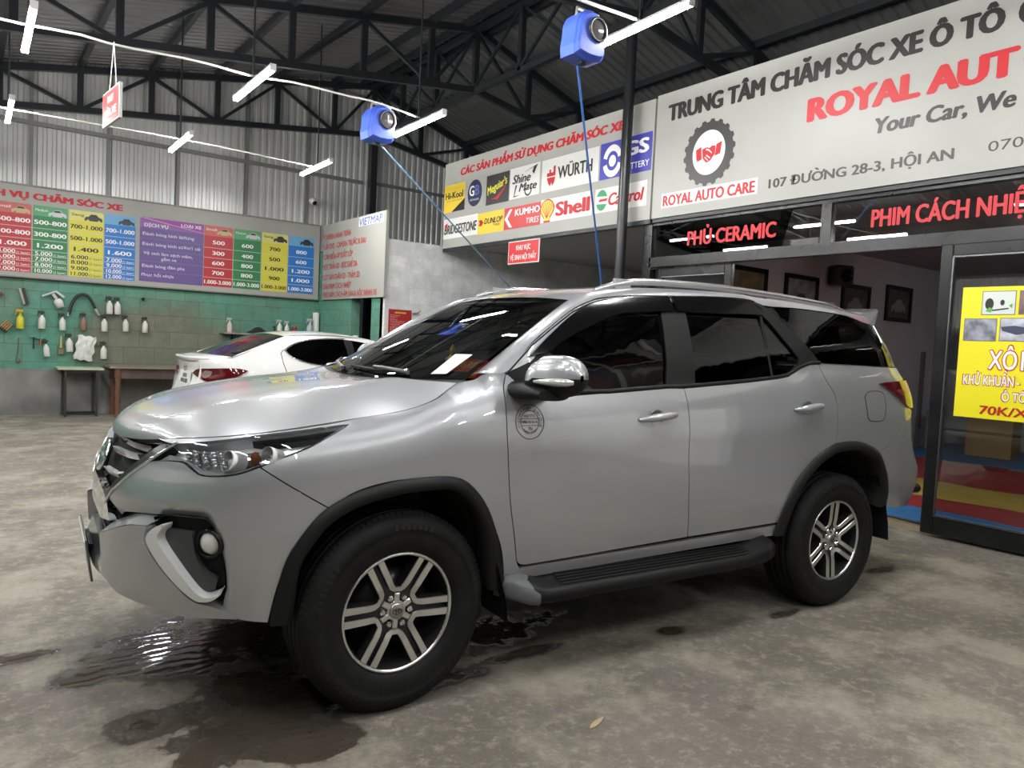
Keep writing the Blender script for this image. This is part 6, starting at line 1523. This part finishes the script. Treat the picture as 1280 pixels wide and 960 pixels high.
flatpart('red_stroke', [(-9.33, 3.58), (-9.20, 3.60), (-9.05, 3.68), (-8.92, 3.80), (-9.02, 3.67), (-9.16, 3.56)], MR, .005, ink_r, L_)
L_ = logo('white_logo_panel', -8.86, 3.51, -8.17, 3.95, wp)
lettering('lettering', [('Shine', -8.80, 3.725, .43, .125, {'bold': .04, 'shear': .3, 'depth': .006}), ('Mate', -8.64, 3.60, .42, .115, {'bold': .04, 'shear': .3, 'depth': .006})], MR, ink_k, L_)
mb = MB(); flat(mb, [(-8.52, 3.86), (-8.22, 3.93), (-8.30, 3.80), (-8.34, 3.84), (-8.31, 3.90), (-8.50, 3.86)], MR, .005); ringflat(mb, MR, .005, -8.42, 3.60, .06, .085, radians(150), radians(380)); flat(mb, [(-8.72, 3.70), (-8.68, 3.70), (-8.74, 3.55), (-8.60, 3.55), (-8.76, 3.53)], MR, .005); mb.build('wing_mark', ink_k, L_)
L_ = logo('wide_white_logo_panel', -8.125, 3.51, -6.99, 3.945, wp)
lettering('lettering', [('WÜRTH', -7.78, 3.655, .68, .165, {'bold': .035, 'depth': .006})], MR, ink_k, L_)
mb = MB(); flat(mb, [(-8.01, 3.76), (-7.96, 3.76), (-7.96, 3.80), (-7.925, 3.80), (-7.925, 3.76), (-7.875, 3.76), (-7.875, 3.84), (-7.83, 3.84), (-7.83, 3.71), (-8.01, 3.71)], MR, .005); flat(mb, [(-8.01, 3.695), (-7.83, 3.695), (-7.85, 3.62), (-7.89, 3.58), (-7.91, 3.63), (-7.93, 3.58), (-7.97, 3.61)], MR, .005); mb.build('red_mark', ink_r, L_)
L_ = logo('blue_logo_panel', -6.965, 3.51, -6.10, 3.955, mat('battery_blue', (.055, .055, .36), .4))
mb = MB(); ringflat(mb, MR, .005, -6.745, 3.72, .10, .165, radians(15), radians(165), sy=1.18); ringflat(mb, MR, .005, -6.745, 3.72, .10, .165, radians(195), radians(345), sy=1.18); flat(mb, ellip(-6.745, 3.72, .06, .07), MR, .005); mb.build('round_arrow_mark', white_ink, L_)
lettering('lettering', [('GS', -6.56, 3.735, .42, .17, {'bold': .05, 'depth': .006}), ('BATTERY', -6.55, 3.57, .42, .075, {'bold': .01, 'depth': .006})], MR, white_ink, L_)
L_ = logo('tyre_logo_panel', -10.665, 3.09, -9.66, 3.41, wp)
lettering('lettering', [('BRIDGESTONE', -10.64, 3.165, .96, .15, {'bold': .035, 'shear': .22, 'depth': .006})], MR, ink_k, L_)
flatpart('red_corner', [(-10.62, 3.32), (-10.53, 3.345), (-10.56, 3.28), (-10.63, 3.25)], MR, .008, ink_r, L_)
L_ = logo('yellow_tyre_logo_panel', -9.655, 3.08, -8.975, 3.40, ink_y)
lettering('lettering', [('DUNLOP', -9.48, 3.225, .48, .085, {'bold': .025, 'shear': .25, 'depth': .006}), ('TYRES', -9.25, 3.175, .18, .035, {'bold': .01, 'depth': .006})], MR, ink_k, L_)
flatpart('dart_mark', [(-9.63, 3.29), (-9.56, 3.30), (-9.50, 3.25), (-9.56, 3.20), (-9.63, 3.21), (-9.60, 3.25)], MR, .005, ink_r, L_)
L_ = logo('red_tyre_logo_panel', -8.965, 3.085, -8.115, 3.398, mat('tyre_red', (.52, .035, .035), .4))
lettering('lettering', [('KUMHO', -8.70, 3.265, .57, .095, {'bold': .03, 'depth': .006}), ('TIRES', -8.43, 3.13, .29, .08, {'bold': .0, 'shear': .2, 'depth': .006})], MR, white_ink, L_)
flatpart('chevron_mark', [(-8.95, 3.24), (-8.83, 3.37), (-8.77, 3.37), (-8.88, 3.24), (-8.76, 3.11), (-8.83, 3.11)], MR, .005, white_ink, L_)
L_ = logo('scallop_logo_panel', -8.11, 3.10, -7.075, 3.41, wp)
SH = [(-.10, -.15), (-.06, -.15), (-.075, -.10), (-.155, .0), (-.165, .06), (-.12, .12), (-.06, .15), (0, .16), (.06, .15), (.12, .12), (.165, .06), (.155, .0), (.075, -.10), (.06, -.15), (.10, -.15), (.0, -.165)]
SH = [(-.075, -.165), (-.07, -.11), (-.15, -.02), (-.165, .05), (-.12, .12), (-.06, .155), (0, .165), (.06, .155), (.12, .12), (.165, .05), (.15, -.02), (.07, -.11), (.075, -.165)]
mb = MB(); flat(mb, [(-7.97 + x * .95, 3.255 + y * .95) for x, y in SH], MR, .004); mb.build('scallop_edge', ink_r, L_)
mb = MB(); flat(mb, [(-7.97 + x * .83, 3.258 + y * .83) for x, y in SH], MR, .006); mb.build('scallop', mat('scallop_yellow', (.76, .56, .06), .4), L_)
mb = MB()
for k in range(-3, 4): 
    a = radians(90 - 19 * k); b_ = Vector((-7.97, 3.15)); e_ = Vector((-7.97 + .135 * cos(a) * 1.1, 3.255 + .12 * sin(a))); n_ = Vector((-(e_ - b_).y, (e_ - b_).x)).normalized() * .005
    flat(mb, [tuple(b_ - n_ * .6), tuple(e_ - n_), tuple(e_ + n_), tuple(b_ + n_ * .6)], MR, .008)
mb.build('scallop_rib', ink_r, L_)
lettering('lettering', [('Shell', -7.79, 3.165, .68, .185, {'bold': .05, 'depth': .006})], MR, ink_r, L_)
L_ = logo('oil_logo_panel', -7.02, 3.11, -6.145, 3.405, mat('logo_white'))
grn = mat('oil_green', (.03, .27, .11), .4)
mb = MB(); flat(mb, ellip(-6.90, 3.26, .10, .128, 20, radians(18), radians(162)), MR, .005); flat(mb, ellip(-6.90, 3.26, .10, .128, 20, radians(198), radians(342)), MR, .005); mb.build('green_disc', grn, L_)
flatpart('red_swoosh', [(-6.96, 3.245), (-6.81, 3.245), (-6.79, 3.275), (-6.93, 3.275)], MR, .006, ink_r, L_)
lettering('lettering', [('Castrol', -6.78, 3.185, .60, .15, {'bold': .045, 'shear': .22, 'depth': .006})], MR, ink_r, L_)
# ---- shop name sign
o = empty('sign_board', (0, 0, 0), 0, 'large grey-white shop name sign with a tyre and handshake badge above the glass door', 'sign')
mb = MB(); mb.box((6.42, 2.35, 3.638), (.06, 7.40, 1.39)); mb.build('sign_panel', banner, o)
mb = MB(); mb.box((6.45, 2.35, 2.925), (.08, 7.4, .045)); mb.box((6.47, 2.35, 4.2), (.05, 7.4, .06)); mb.build('sign_frame', steel(), o)
lettering('heading', [('TRUNG TÂM CHĂM SÓC XE Ô TÔ', -5.88, 4.013, 3.375, .182, {'bold': .075, 'depth': .003}), ('C', -2.42, 4.013, .14, .182, {'bold': .075, 'depth': .003})], MR, ink_k, o)
lettering('shop_name', [('ROYAL AUT', -4.14, 3.645, 1.755, .215, {'bold': .075, 'depth': .003}), ('O', -2.36, 3.645, .20, .215, {'bold': .075, 'depth': .003})], MR, ink_r, o)
lettering('slogan', [('Your Car, We', -3.475, 3.405, 1.09, .135, {'bold': .05, 'shear': .15, 'depth': .003})], MR, ink_k, o)
lettering('address', [('107 ĐƯỜNG 28-3, HỘI AN', -4.51, 3.078, 1.71, .09, {'bold': .035, 'depth': .003}), ('070', -2.555, 3.088, .24, .082, {'bold': .0, 'depth': .003})], MR, mat('grey_print', (.05, .046, .04), .4), o)
bx = flatpart('badge_name_panel', rect(-5.91, 3.045, -4.64, 3.205), MR, .001, mat('logo_white'), o)
lettering('lettering', [('ROYAL AUTO CARE', -5.885, 3.066, 1.22, .118, {'bold': .05, 'depth': .004})], MR, ink_r, bx)
cx, cy = -5.275, 3.562; gear = []
for k in range(36):
    a = 2 * pi * (k + .5) / 36; r = .352 if (k // 1) % 2 == 0 else .325; gear += [(cx + r * cos(a - .06) * .97, cy + r * sin(a - .06)), (cx + r * cos(a + .06) * .97, cy + r * sin(a + .06))]
bd = flatpart('tyre_badge', gear, MR, .003, mat('badge_dark', (.045, .043, .042), .4), o)
dsk = flatpart('badge_disc', ellip(cx, cy, .215, .235, 40), MR, .005, mat('logo_white'), bd)
hs = [[(-.17, .05), (-.10, .075), (-.085, -.06), (-.155, -.08)], [(.17, .09), (.10, .07), (.085, -.05), (.155, -.035)],
      [(-.085, .045), (-.03, .06), (.01, .045), (.045, .065), (.09, .055), (.085, -.03), (.055, -.06), (.035, -.085), (.005, -.10), (-.02, -.105), (-.045, -.085), (-.075, -.05)]]
mb = MB()
for q in hs: flat(mb, [(cx + a, cy + b) for a, b in q], MR, .007)
mb.build('handshake_mark', ink_r, dsk)
mb = MB()
for q in ([(-.03, .045), (.01, .03), (.05, -.01), (.045, -.02), (.005, .015), (-.035, .03)], [(-.02, -.02), (.03, -.06), (.025, -.07), (-.03, -.03)], [(-.04, -.04), (.005, -.085), (.0, -.092), (-.048, -.048)], [(-.155, -.06), (-.145, -.06), (-.145, -.07), (-.155, -.07)]): flat(mb, [(cx + a, cy + b) for a, b in q], MR, .009)
mb.build('handshake_line', mat('logo_white'), dsk)
# ---- red notice under the product sign
o = empty('hanging_sign', (6.352, 8.41, 2.73), 0, 'red notice hanging below the product sign board', 'sign')
mb = MB(); mb.box((0, 0, 0), (.012, .72, .325), bev=.003); mb.build('sign_panel', mat('logo_white'), o)
MQ = frame_r(-.0065) @ Matrix.Translation((0, 0, 0))
mb = MB(); flat(mb, rect(-.345, -.148, .345, .148), MQ, .001); fc = mb.build('sign_face', red_sign, o)
lettering('lettering', [('KHU VỰC', 0, .03, .33, .072, {'align': 'C', 'bold': .02, 'depth': .003}), ('VỆ SINH NỘI THẤT', 0, -.105, .60, .072, {'align': 'C', 'bold': .02, 'depth': .003})], MQ, white_ink, fc)
mb = MB(); mb.tube([(.0, -.25, .155), (.012, -.25, .215)], .004, 6); mb.tube([(0, .25, .155), (.012, .25, .215)], .004, 6); mb.build('hanging_cord', dark, o)
# ---- shop front frames, transoms, door
alu = mat('black_aluminium', (.014, .0145, .015), .24, metal=.25, noise=(2.5, .3)); pane = glass('shop_glass', (.80, .82, .82), 0.0, 1.75)
fx = SX + .04
o = empty('window_1', kind='structure')
mb = MB()
mb.box((fx, 6.14, 1.46), (.10, .13, 2.92)); mb.box((fx, 2.2, 2.895), (.09, 7.8, .05)); mb.box((fx, 2.2, 2.45), (.10, 7.8, .11)); mb.box((fx, 3.91, 2.70), (.08, .10, .40))
mb.build('window_frame', alu, o)
mb = MB(); mb.box((fx, 5.03, 2.70), (.012, 2.10, .38)); g1 = mb.build('window_pane', pane, o)
MT = frame_r(SX + .028)
lettering('lettering', [('PHỦ CERAMIC', -5.575, 2.613, 1.125, .158, {'bold': .045, 'depth': .002})], MT, mat('red_vinyl', (.50, .014, .022), .45), g1)
o = empty('window_2', kind='structure')
mb = MB(); mb.box((fx, .6, 2.70), (.012, 6.5, .38)); g2 = mb.build('window_pane', pane, o)
lettering('lettering', [('PHIM CÁCH NHIỆT', -3.493, 2.612, 1.30, .158, {'bold': .045, 'depth': .002})], MT, mat('red_vinyl'), g2)
def door_leaf(name, y0, y1, zt=2.40, x=SX - .0):
    o = empty(name, kind='structure'); mb = MB(); w_ = .095
    mb.box((x, y0 - w_ / 2, (zt + .03) / 2), (.05, w_, zt - .03), bev=.006); mb.box((x, y1 + w_ / 2, (zt + .03) / 2), (.05, w_, zt - .03), bev=.006)
    mb.box((x, (y0 + y1) / 2, zt - w_ / 2), (.05, y0 - y1 - 2 * w_, w_), bev=.006); mb.box((x, (y0 + y1) / 2, .03 + .075), (.05, y0 - y1 - 2 * w_, .15), bev=.006)
    mb.build('door_frame', alu, o)
    mb = MB(); mb.box((x, (y0 + y1) / 2, zt / 2 + .05), (.010, y0 - y1 - 2 * w_, zt - .30)); mb.build('door_pane', pane, o)
    mb = MB(); mb.box((x - .018, (y0 + y1) / 2, .187), (.02, y0 - y1 - 2 * w_, .012)); mb.box((x - .018, y0 - w_ - .006, zt / 2 + .05), (.02, .012, zt - .3)); mb.box((x - .018, (y0 + y1) / 2, zt - w_ - .006), (.02, y0 - y1 - 2 * w_, .012)); mb.build('glazing_bead', mat('bead_grey', (.16, .16, .165), .25, metal=.8), o)
door_leaf('door_1', 2.86, 1.50); door_leaf('door_2', 6.06, 4.98, 2.385, SX + .09)
door_leaf('door_3', 1.48, .1)
# yellow poster on the door glass
PX_ = SX - .008; MS = frame_r(PX_)
o = empty('poster', (0, 0, 0), 0, 'bright yellow price poster stuck to the glass door at the right', 'poster')
yel = mat('poster_yellow', (.78, .70, .02), .35); mb = MB(); mb.box((PX_ + .001, 2.23, 1.535), (.002, .89, 1.03)); pb = mb.build('poster_sheet', yel, o)
def photo(x0, y0, x1, y1, kind):
    k = flatpart('photo_border', rect(x0, y0, x1, y1), MS, .002, mat('photo_grey', (.16, .16, .17), .4), o)
    a = .006
    m_ = {'a': mat('photo_pale', (.62, .66, .63), .4), 'b': mat('photo_smoke', (.24, .25, .30), .4, noise=(11, .7)), 'c': mat('photo_vent', (.42, .43, .50), .4, noise=(7, .6)), 'd': mat('photo_dark', (.20, .12, .12), .4, noise=(9, .6))}[kind]
    f = flatpart('photo_print', rect(x0 + a, y0 + a, x1 - a, y1 - a), MS, .003, m_, k)
    if kind == 'a':
        mb = MB(); flat(mb, ellip(x0 + .055, y0 + .085, .03, .045), MS, .005); flat(mb, ellip(x0 + .145, y0 + .095, .015, .022), MS, .005); flat(mb, [(x0 + .08, y0 + .03), (x0 + .19, y0 + .045), (x0 + .19, y0 + .055), (x0 + .07, y0 + .04)], MS, .005); mb.build('printed_machine', ink_k, f)
        mb = MB(); flat(mb, [(x0 + .03, y0 + .03), (x0 + .055, y0 + .06), (x0 + .08, y0 + .05), (x0 + .07, y0 + .02)], MS, .006); flat(mb, [(x0 + .19, y0 + .07), (x0 + .215, y0 + .09), (x0 + .215, y0 + .05)], MS, .006); mb.build('printed_leaf', mat('leaf_print', (.10, .40, .06), .5), f)
    if kind == 'c':
        mb = MB(); flat(mb, [(x0 + .01, y0 + .11), (x0 + .10, y0 + .12), (x1 - .01, y0 + .10), (x1 - .02, y0 + .07), (x0 + .12, y0 + .05), (x0 + .02, y0 + .08)], MS, .005); mb.build('printed_slot', mat('slot_navy', (.05, .055, .10), .4), f)
photo(-2.531, 1.830, -2.295, 2.016, 'a'); photo(-2.275, 1.832, -2.04, 2.016, 'd'); photo(-2.648, 1.625, -2.412, 1.803, 'b'); photo(-2.393, 1.628, -2.155, 1.808, 'c')
red2 = mat('poster_red', (.45, .02, .02), .4); wht = mat('poster_white', (.80, .80, .80), .4)
MS2 = frame_r(PX_ - .0012)
for txt, x, y, w_, h_ in (('XÔ', -2.455, 1.412, .205, .150), ('N', -2.232, 1.412, .10, .150), ('KHỬ KHUẨN -', -2.627, 1.283, .405, .078), ('Ô TÔ', -2.345, 1.168, .175, .072)):
    lettering('lettering_shadow', [(txt, x - .003, y - .004, w_ + .006, h_ + .008, {'bold': .075, 'depth': .002})], MS, red2, pb)
    lettering('lettering', [(txt, x + .004, y, w_ - .008, h_, {'bold': .022, 'depth': .0035})], MS, wht, pb)
lettering('price_lettering', [('70K/X', -2.488, 1.055, .335, .070, {'bold': .03, 'shear': .08, 'depth': .003})], MS, red2, pb)
# ---- price board on the back wall
BYF = BY - .06; MB_ = frame_b(BYF)
o = empty('price_board', (0, 0, 0), 0, 'wide price board with red, green, yellow, blue and purple columns on the back wall', 'board')
mb = MB(); mb.box((1.85, BYF + .03, 2.77), (7.06, .06, 1.36)); mb.build('board_panel', banner, o)
mb = MB(); mb.box((1.85, BYF + .02, 3.455), (7.08, .09, .02)); mb.box((1.85, BYF + .02, 2.085), (7.08, .09, .02)); mb.build('board_edge', mat('board_edge_grey', (.25, .24, .22), .5), o)
lettering('heading', [('DỊCH VỤ CHĂM SÓC XE', .055, 3.255, 2.03, .098, {'bold': .075, 'depth': .003})], MB_, ink_r, o)
pc_ = {'red': (.44, .035, .045), 'green': (.035, .20, .075), 'yellow': (.62, .58, .06), 'blue': (.02, .17, .52), 'purple': (.13, .085, .26)}
for k, v in pc_.items(): mat('price_' + k, v, .38)
hp = {'red': (.50, .12, .10), 'green': (.10, .33, .16), 'yellow': (.62, .60, .18), 'blue': (.14, .36, .58), 'purple': (.28, .06, .30)}
def column(x0, x1, col, cells, head, carcol, rows, top=3.178, hb=3.022, bot=2.158, small=()):
    p = flatpart('price_column', rect(x0, bot, x1, hb), MB_, .002, MATS['price_' + col], o)
    r_ = .035; hpoly = [(x0, hb), (x1, hb)] + [(x1 - r_ + r_ * cos(a), top - r_ + r_ * sin(a)) for a in [pi / 2 * k / 6 for k in range(7)]] + [(x0, top)]
    h_ = flatpart('column_head', hpoly, MB_, .002, mat('head_' + col, hp[col], .38), p)
    ink = ink_k if col == 'yellow' else white_ink
    if head: lettering('lettering', [(head, x0 + .03, top - .085, (x1 - x0) * .36, .042, {'depth': .005})], MB_, ink if col != 'blue' else ink_y, h_)
    if carcol:
        mb = MB(); car_pict(mb, MB_, x0 + (x1 - x0) * .70, top - .145, (x1 - x0) * .52, .005); mb.build('car_picture', mat('pict_' + col, carcol, .4), h_)
        mb = MB(); q = [(x0 + (x1 - x0) * (.70 + .52 * a), top - .145 + (x1 - x0) * .52 * b) for a, b in CARW]; flat(mb, q, MB_, .007); mb.build('car_picture_window', ink_k, h_)
    items = []
    for txt, z0, z1 in zip(cells, rows, rows[1:]):
        big = (z0 - z1) > .13
        if ' ' in txt:
            a, b = txt.split(' ', 1); items.append((a, x0 + .03, (z0 + z1) / 2 - .030, (x1 - x0) * .50, .060, {'bold': .02, 'depth': .004})); items.append((b, x0 + .03 + (x1 - x0) * .53, (z0 + z1) / 2 - .03, (x1 - x0) * .36, .036, {'depth': .004}))
        else:
            wid = min((x1 - x0) * .94, .068 * len(txt)); items.append((txt, (x0 + x1) / 2, (z0 + z1) / 2 - .032, wid, .066, {'bold': .03, 'depth': .004, 'align': 'C'}))
    lettering('lettering', items, MB_, ink, p)
    mb = MB()
    for z in rows[1:-1]: flat(mb, rect(x0, z - .004, x1, z + .004), MB_, .003)
    mb.build('row_line', mat('row_line_pale', (.50, .50, .46), .5), p)
R1 = [3.022, 2.836, 2.662, 2.500, 2.424, 2.333, 2.245, 2.158]
lay = ['(1 layer)', '(2 layer)', '(1 layer)', '(2 layer)']
def cl_(a, *b): return list(a) + ['%s %s' % (x, y) for x, y in zip(b, lay)]
column(.40, .855, 'red', cl_(('500-800', '300-800', '1.000'), '4.000', '6.000', '7.000', '9.000'), 'Small', (.50, .38, .20), R1)
column(.873, 1.325, 'green', cl_(('500-800', '300-800', '1.200'), '5.000', '7.000', '8.000', '10.000'), 'Medium', (.55, .56, .56), R1)
column(1.345, 1.815, 'yellow', cl_(('700-1.000', '500-1.000', '1.400'), '6.000', '8.000', '9.000', '11.000'), 'Sang', (.04, .04, .04), R1)
column(1.830, 2.272, 'blue', cl_(('700-1.000', '500-1.000', '1.600'), '7.000', '9.000', '10.000', '12.000'), '', (.03, .035, .05), R1)
p = flatpart('price_column', rect(2.335, 2.168, 3.322, 3.04), MB_, .002, MATS['price_purple'], o)
h_ = flatpart('column_head', [(2.335, 3.04), (3.322, 3.04), (3.322, 3.205), (2.38, 3.205), (2.335, 3.17)], MB_, .002, mat('head_purple', hp['purple'], .38), p)
flatpart('head_stripe', [(2.36, 3.19), (2.42, 3.20), (3.322, 3.055), (3.322, 3.045)], MB_, .004, mat('stripe_pink', (.50, .30, .48), .4), h_)
flatpart('head_wedge', [(2.335, 3.04), (3.20, 3.04), (2.335, 3.17)], MB_, .003, mat('wedge_violet', (.24, .12, .36), .4), h_)
lettering('lettering', [('DỊCH VỤ', 2.40, 3.062, .36, .055, {'bold': .02, 'depth': .006}), ('LOẠI XE', 2.96, 3.115, .32, .055, {'bold': .02, 'depth': .006})], MB_, white_ink, h_)
R2 = [3.022, 2.83, 2.66, 2.49, 2.325, 2.172]
pl_ = mat('lilac_print', (.62, .60, .70), .4)
lettering('lettering', [('Đánh bóng kính lái/lưng', 2.37, 2.92, .80, .052, {'bold': .015, 'depth': .004}), ('Đánh bóng kính sườn/1 cái', 2.37, 2.755, .90, .052, {'bold': .015, 'depth': .004}), ('Vệ sinh làm sạch mâm,', 2.39, 2.61, .76, .052, {'bold': .015, 'depth': .004}), ('gầm xe', 2.66, 2.53, .24, .050, {'bold': .015, 'depth': .004}), ('Đánh bóng đèn pha', 2.37, 2.40, .66, .052, {'bold': .015, 'depth': .004}), ('Phục hồi nhựa', 2.37, 2.255, .49, .052, {'bold': .015, 'depth': .004})], MB_, pl_, p)
mb = MB()
for z in (2.865, 2.69, 2.50, 2.34): flat(mb, rect(2.335, z - .003, 3.322, z + .003), MB_, .003)
mb.build('row_line', mat('row_line_violet', (.22, .17, .36), .5), p)
kw = dict(top=3.205, hb=3.03, bot=2.175)
column(3.330, 3.808, 'red', ['500', '300', '600', '700', '1.000-3.000'], 'Small', (.50, .38, .20), R2, **kw)
column(3.822, 4.295, 'green', ['600', '400', '800', '800', '1.000-3.000'], 'Medium', (.55, .56, .56), R2, **kw)
column(4.310, 4.780, 'yellow', ['700', '500', '1.000', '900', '1.000-3.000'], 'Sang', (.04, .04, .04), R2, **kw)
column(4.795, 5.275, 'blue', ['800', '600', '1.200', '1.000', '1.000-3.000'], '', (.03, .035, .05), R2, **kw)
# ---- accessories board on the side wall
MV = frame_r(5.36)
o = empty('accessory_board', (0, 0, 0), 0, 'grey board with red text lines and a blue heading on the side wall', 'board')
mb = MB(); mb.box((5.383, 11.955, 2.755), (.045, 2.50, 1.36)); mb.build('board_panel', banner, o)
v_ = flatpart('heading_panel', rect(-11.71, 3.265, -10.80, 3.42), MV, .001, mat('logo_white'), o)
lettering('lettering', [('VIETMAP', -11.68, 3.275, .85, .128, {'bold': .015, 'shear': .12, 'depth': .004})], MV, ink_b, v_)
ts = [('* CAMERA HÀNH TRÌNH', -12.01, 3.16), ('* LẮP DVD - CAMERA TRƯỚC & SAU', -11.40, 2.985), ('* CẢM BIẾN ÁP SUẤT LỐP', -11.91, 2.80), ('* BỌC TRẦN 5D - BỌC GHẾ DA', -11.71, 2.62), ('* LÓT SÀN CHÂN 5D - THẢM 5D', -11.60, 2.43), ('* DÁN PHIM CÁCH NHIỆT', -11.93, 2.265), ('* PHỦ GẦM, CÁCH ÂM SÀN & HỐC BÁNH XE', -10.94, 2.115)]
for t, xr_, y in ts: lettering('text_line', [(t, -13.22, y, xr_ + 13.22, .098, {'bold': .035, 'depth': .003})], MV, mat('faded_red_print', (.46, .06, .06), .45), o)
# ---- red notice on the white block wall
MW_ = frame_b(10.738)
o = empty('wall_notice', (0, 0, 0), 0, 'red notice with small text on the white block wall beside the side door', 'notice')
mb = MB(); mb.box((5.69, 10.744, 1.66), (.41, .010, .47)); mb.build('notice_panel', mat('notice_red', (.42, .03, .03), .4), o)
mb = MB(); flat(mb, rect(5.59, 1.832, 5.79, 1.856), MW_, .003); mb.build('notice_heading', ink_y, o)
mb = MB()
for k, w_ in enumerate((.20, .17, .13, .15, .28, .30, .18, .30, .25, .22, .30, .16, .24)):
    x = 5.51 if k not in (5, 7) else 5.54; m = int(w_ / .045)
    for j in range(m): flat(mb, rect(x + .045 * j, 1.795 - .024 * k, x + .045 * j + .036, 1.804 - .024 * k), MW_, .003)
mb.build('small_print', mat('pale_pink_print', (.62, .40, .36), .5), o)
mb = MB(); mb.bar((5.91, 10.72, 1.845), (6.0, 10.70, 1.86), .025); mb.tube([(5.99, 10.70, 1.86), (6.03, 10.69, 1.90)], .008, 6); tag1(mb, 'tap', mat('brass_green', (.25, .24, .16), .4, metal=.6), 'small brass tap on the white block wall beside the red notice', 'tap')

# ---- picture banner along the right side, behind the camera
o = empty('picture_banner', (0, 0, 0), 0, 'long banner of car photographs on the right wall behind the camera', 'banner')
mb = MB(); mb.box((6.60, -4.6, 4.05), (.06, 6.2, 2.3)); mb.build('banner_panel', banner, o)
MP_ = frame_r(6.569); k = 0
for r_ in range(2):
    for c_ in range(5):
        x_ = 1.75 + 1.18 * c_; z_ = 3.00 + 1.10 * r_; k += 1
        f = flatpart('photo_print', rect(x_, z_, x_ + 1.06, z_ + .98), MP_, .002, mat('car_photo_%d' % (k % 3), ((.030, .026, .024), (.05, .018, .014), (.02, .024, .034))[k % 3], .45, noise=(3, .6)), o)
        mb = MB(); car_pict(mb, MP_, x_ + .53, z_ + .25, .78, .004); mb.build('printed_car', mat('car_photo_body_%d' % (k % 2), ((.12, .03, .02), (.14, .14, .14))[k % 2], .4), f)

# ================================================================ TUBE LAMPS
glow = mat('lit_tube', (1.0, .99, .975), .5, emit=LAMP_E)
batten = mat('white_batten', (.72, .72, .70), .4)
LAMPS = []
def tube_lamp(a, b, label, group=None):
    a = Vector(a); b = Vector(b); c = (a + b) / 2; d = (b - a); L = d.length; d.normalize()
    o = empty('tube_lamp', c, 0, label, 'lamp', group)
    u = Vector((0, 0, 1)); r = d.cross(u).normalized()
    def loc(p, q): return d * p + Vector((0, 0, q))
    mb = MB(); mb.bar(loc(-L / 2, .030), loc(L / 2, .030), .050, .022); mb.build('batten', batten, o)
    mb = MB(); mb.bar(loc(-L / 2 + .01, 0), loc(L / 2 - .01, 0), .044, .036); mb.build('lit_tube', glow, o)
    mb = MB(); mb.bar(loc(-L / 2 - .006, .012), loc(-L / 2 + .012, .012), .056, .062); mb.bar(loc(L / 2 - .012, .012), loc(L / 2 + .006, .012), .056, .062); mb.build('end_cap', batten, o)
    return o
ROWS = [(7.02, 8.22, 3.86), (10.05, 11.25, 3.86)]
XS = [.445, 2.305, 4.15]
nm = [['tube lamp at the left end of the nearer lamp row', 'tube lamp in the middle of the nearer lamp row', 'tube lamp beside the small blue hose reel'],
      ['tube lamp at the left end of the lamp row along the back wall', 'tube lamp in the middle of the lamp row along the back wall', 'tube lamp above the corner security camera']]
for r, (y0, y1, z) in enumerate(ROWS):
    for c, x in enumerate(XS): tube_lamp((x, y0, z), (x + (.03 if c == 2 else .01), y1, z), nm[r][c], 'tube lamps in view')
tube_lamp((4.57, 4.03, 4.15), (4.62, 5.20, 4.15), 'large bright tube lamp beside the near blue hose reel, close to the black pole', 'tube lamps in view')
for x in (-1.4, -3.25): 
    for y0, y1, z in ROWS: tube_lamp((x, y0, z), (x, y1, z), 'tube lamp outside the picture on the left', 'tube lamps out of view')
for x, y in ((.8, 4.0), (2.7, 4.0), (-1.2, 4.0), (-3.2, 4.0), (4.5, .9), (2.6, .9), (.7, .9), (-1.2, .9), (5.2, -4.6), (5.2, -7.0), (4.5, -2.2), (2.6, -2.2), (.7, -2.2), (-1.2, -2.2)):  # pair closest to the right wall is added to brighten its reflection
    tube_lamp((x, y, 4.15), (x, y + 1.2, 4.15), 'tube lamp outside the picture behind the camera', 'tube lamps out of view')

glow2 = mat('dim_lit_tube', (1.0, .95, .93), .5, emit=120.0)  # fill lamp added out of view to brighten the shop room
def shop_fill_lamp(a, b, label):
    o = tube_lamp(a, b, label, 'tube lamps out of view')
    for c in o.children:
        if c.name.startswith('lit_tube'): c.data.materials[0] = glow2
shop_fill_lamp((9.6, 1.9, 2.93), (9.6, 3.0, 2.93), 'added dim tube lamp outside the picture that brightens the shop room')
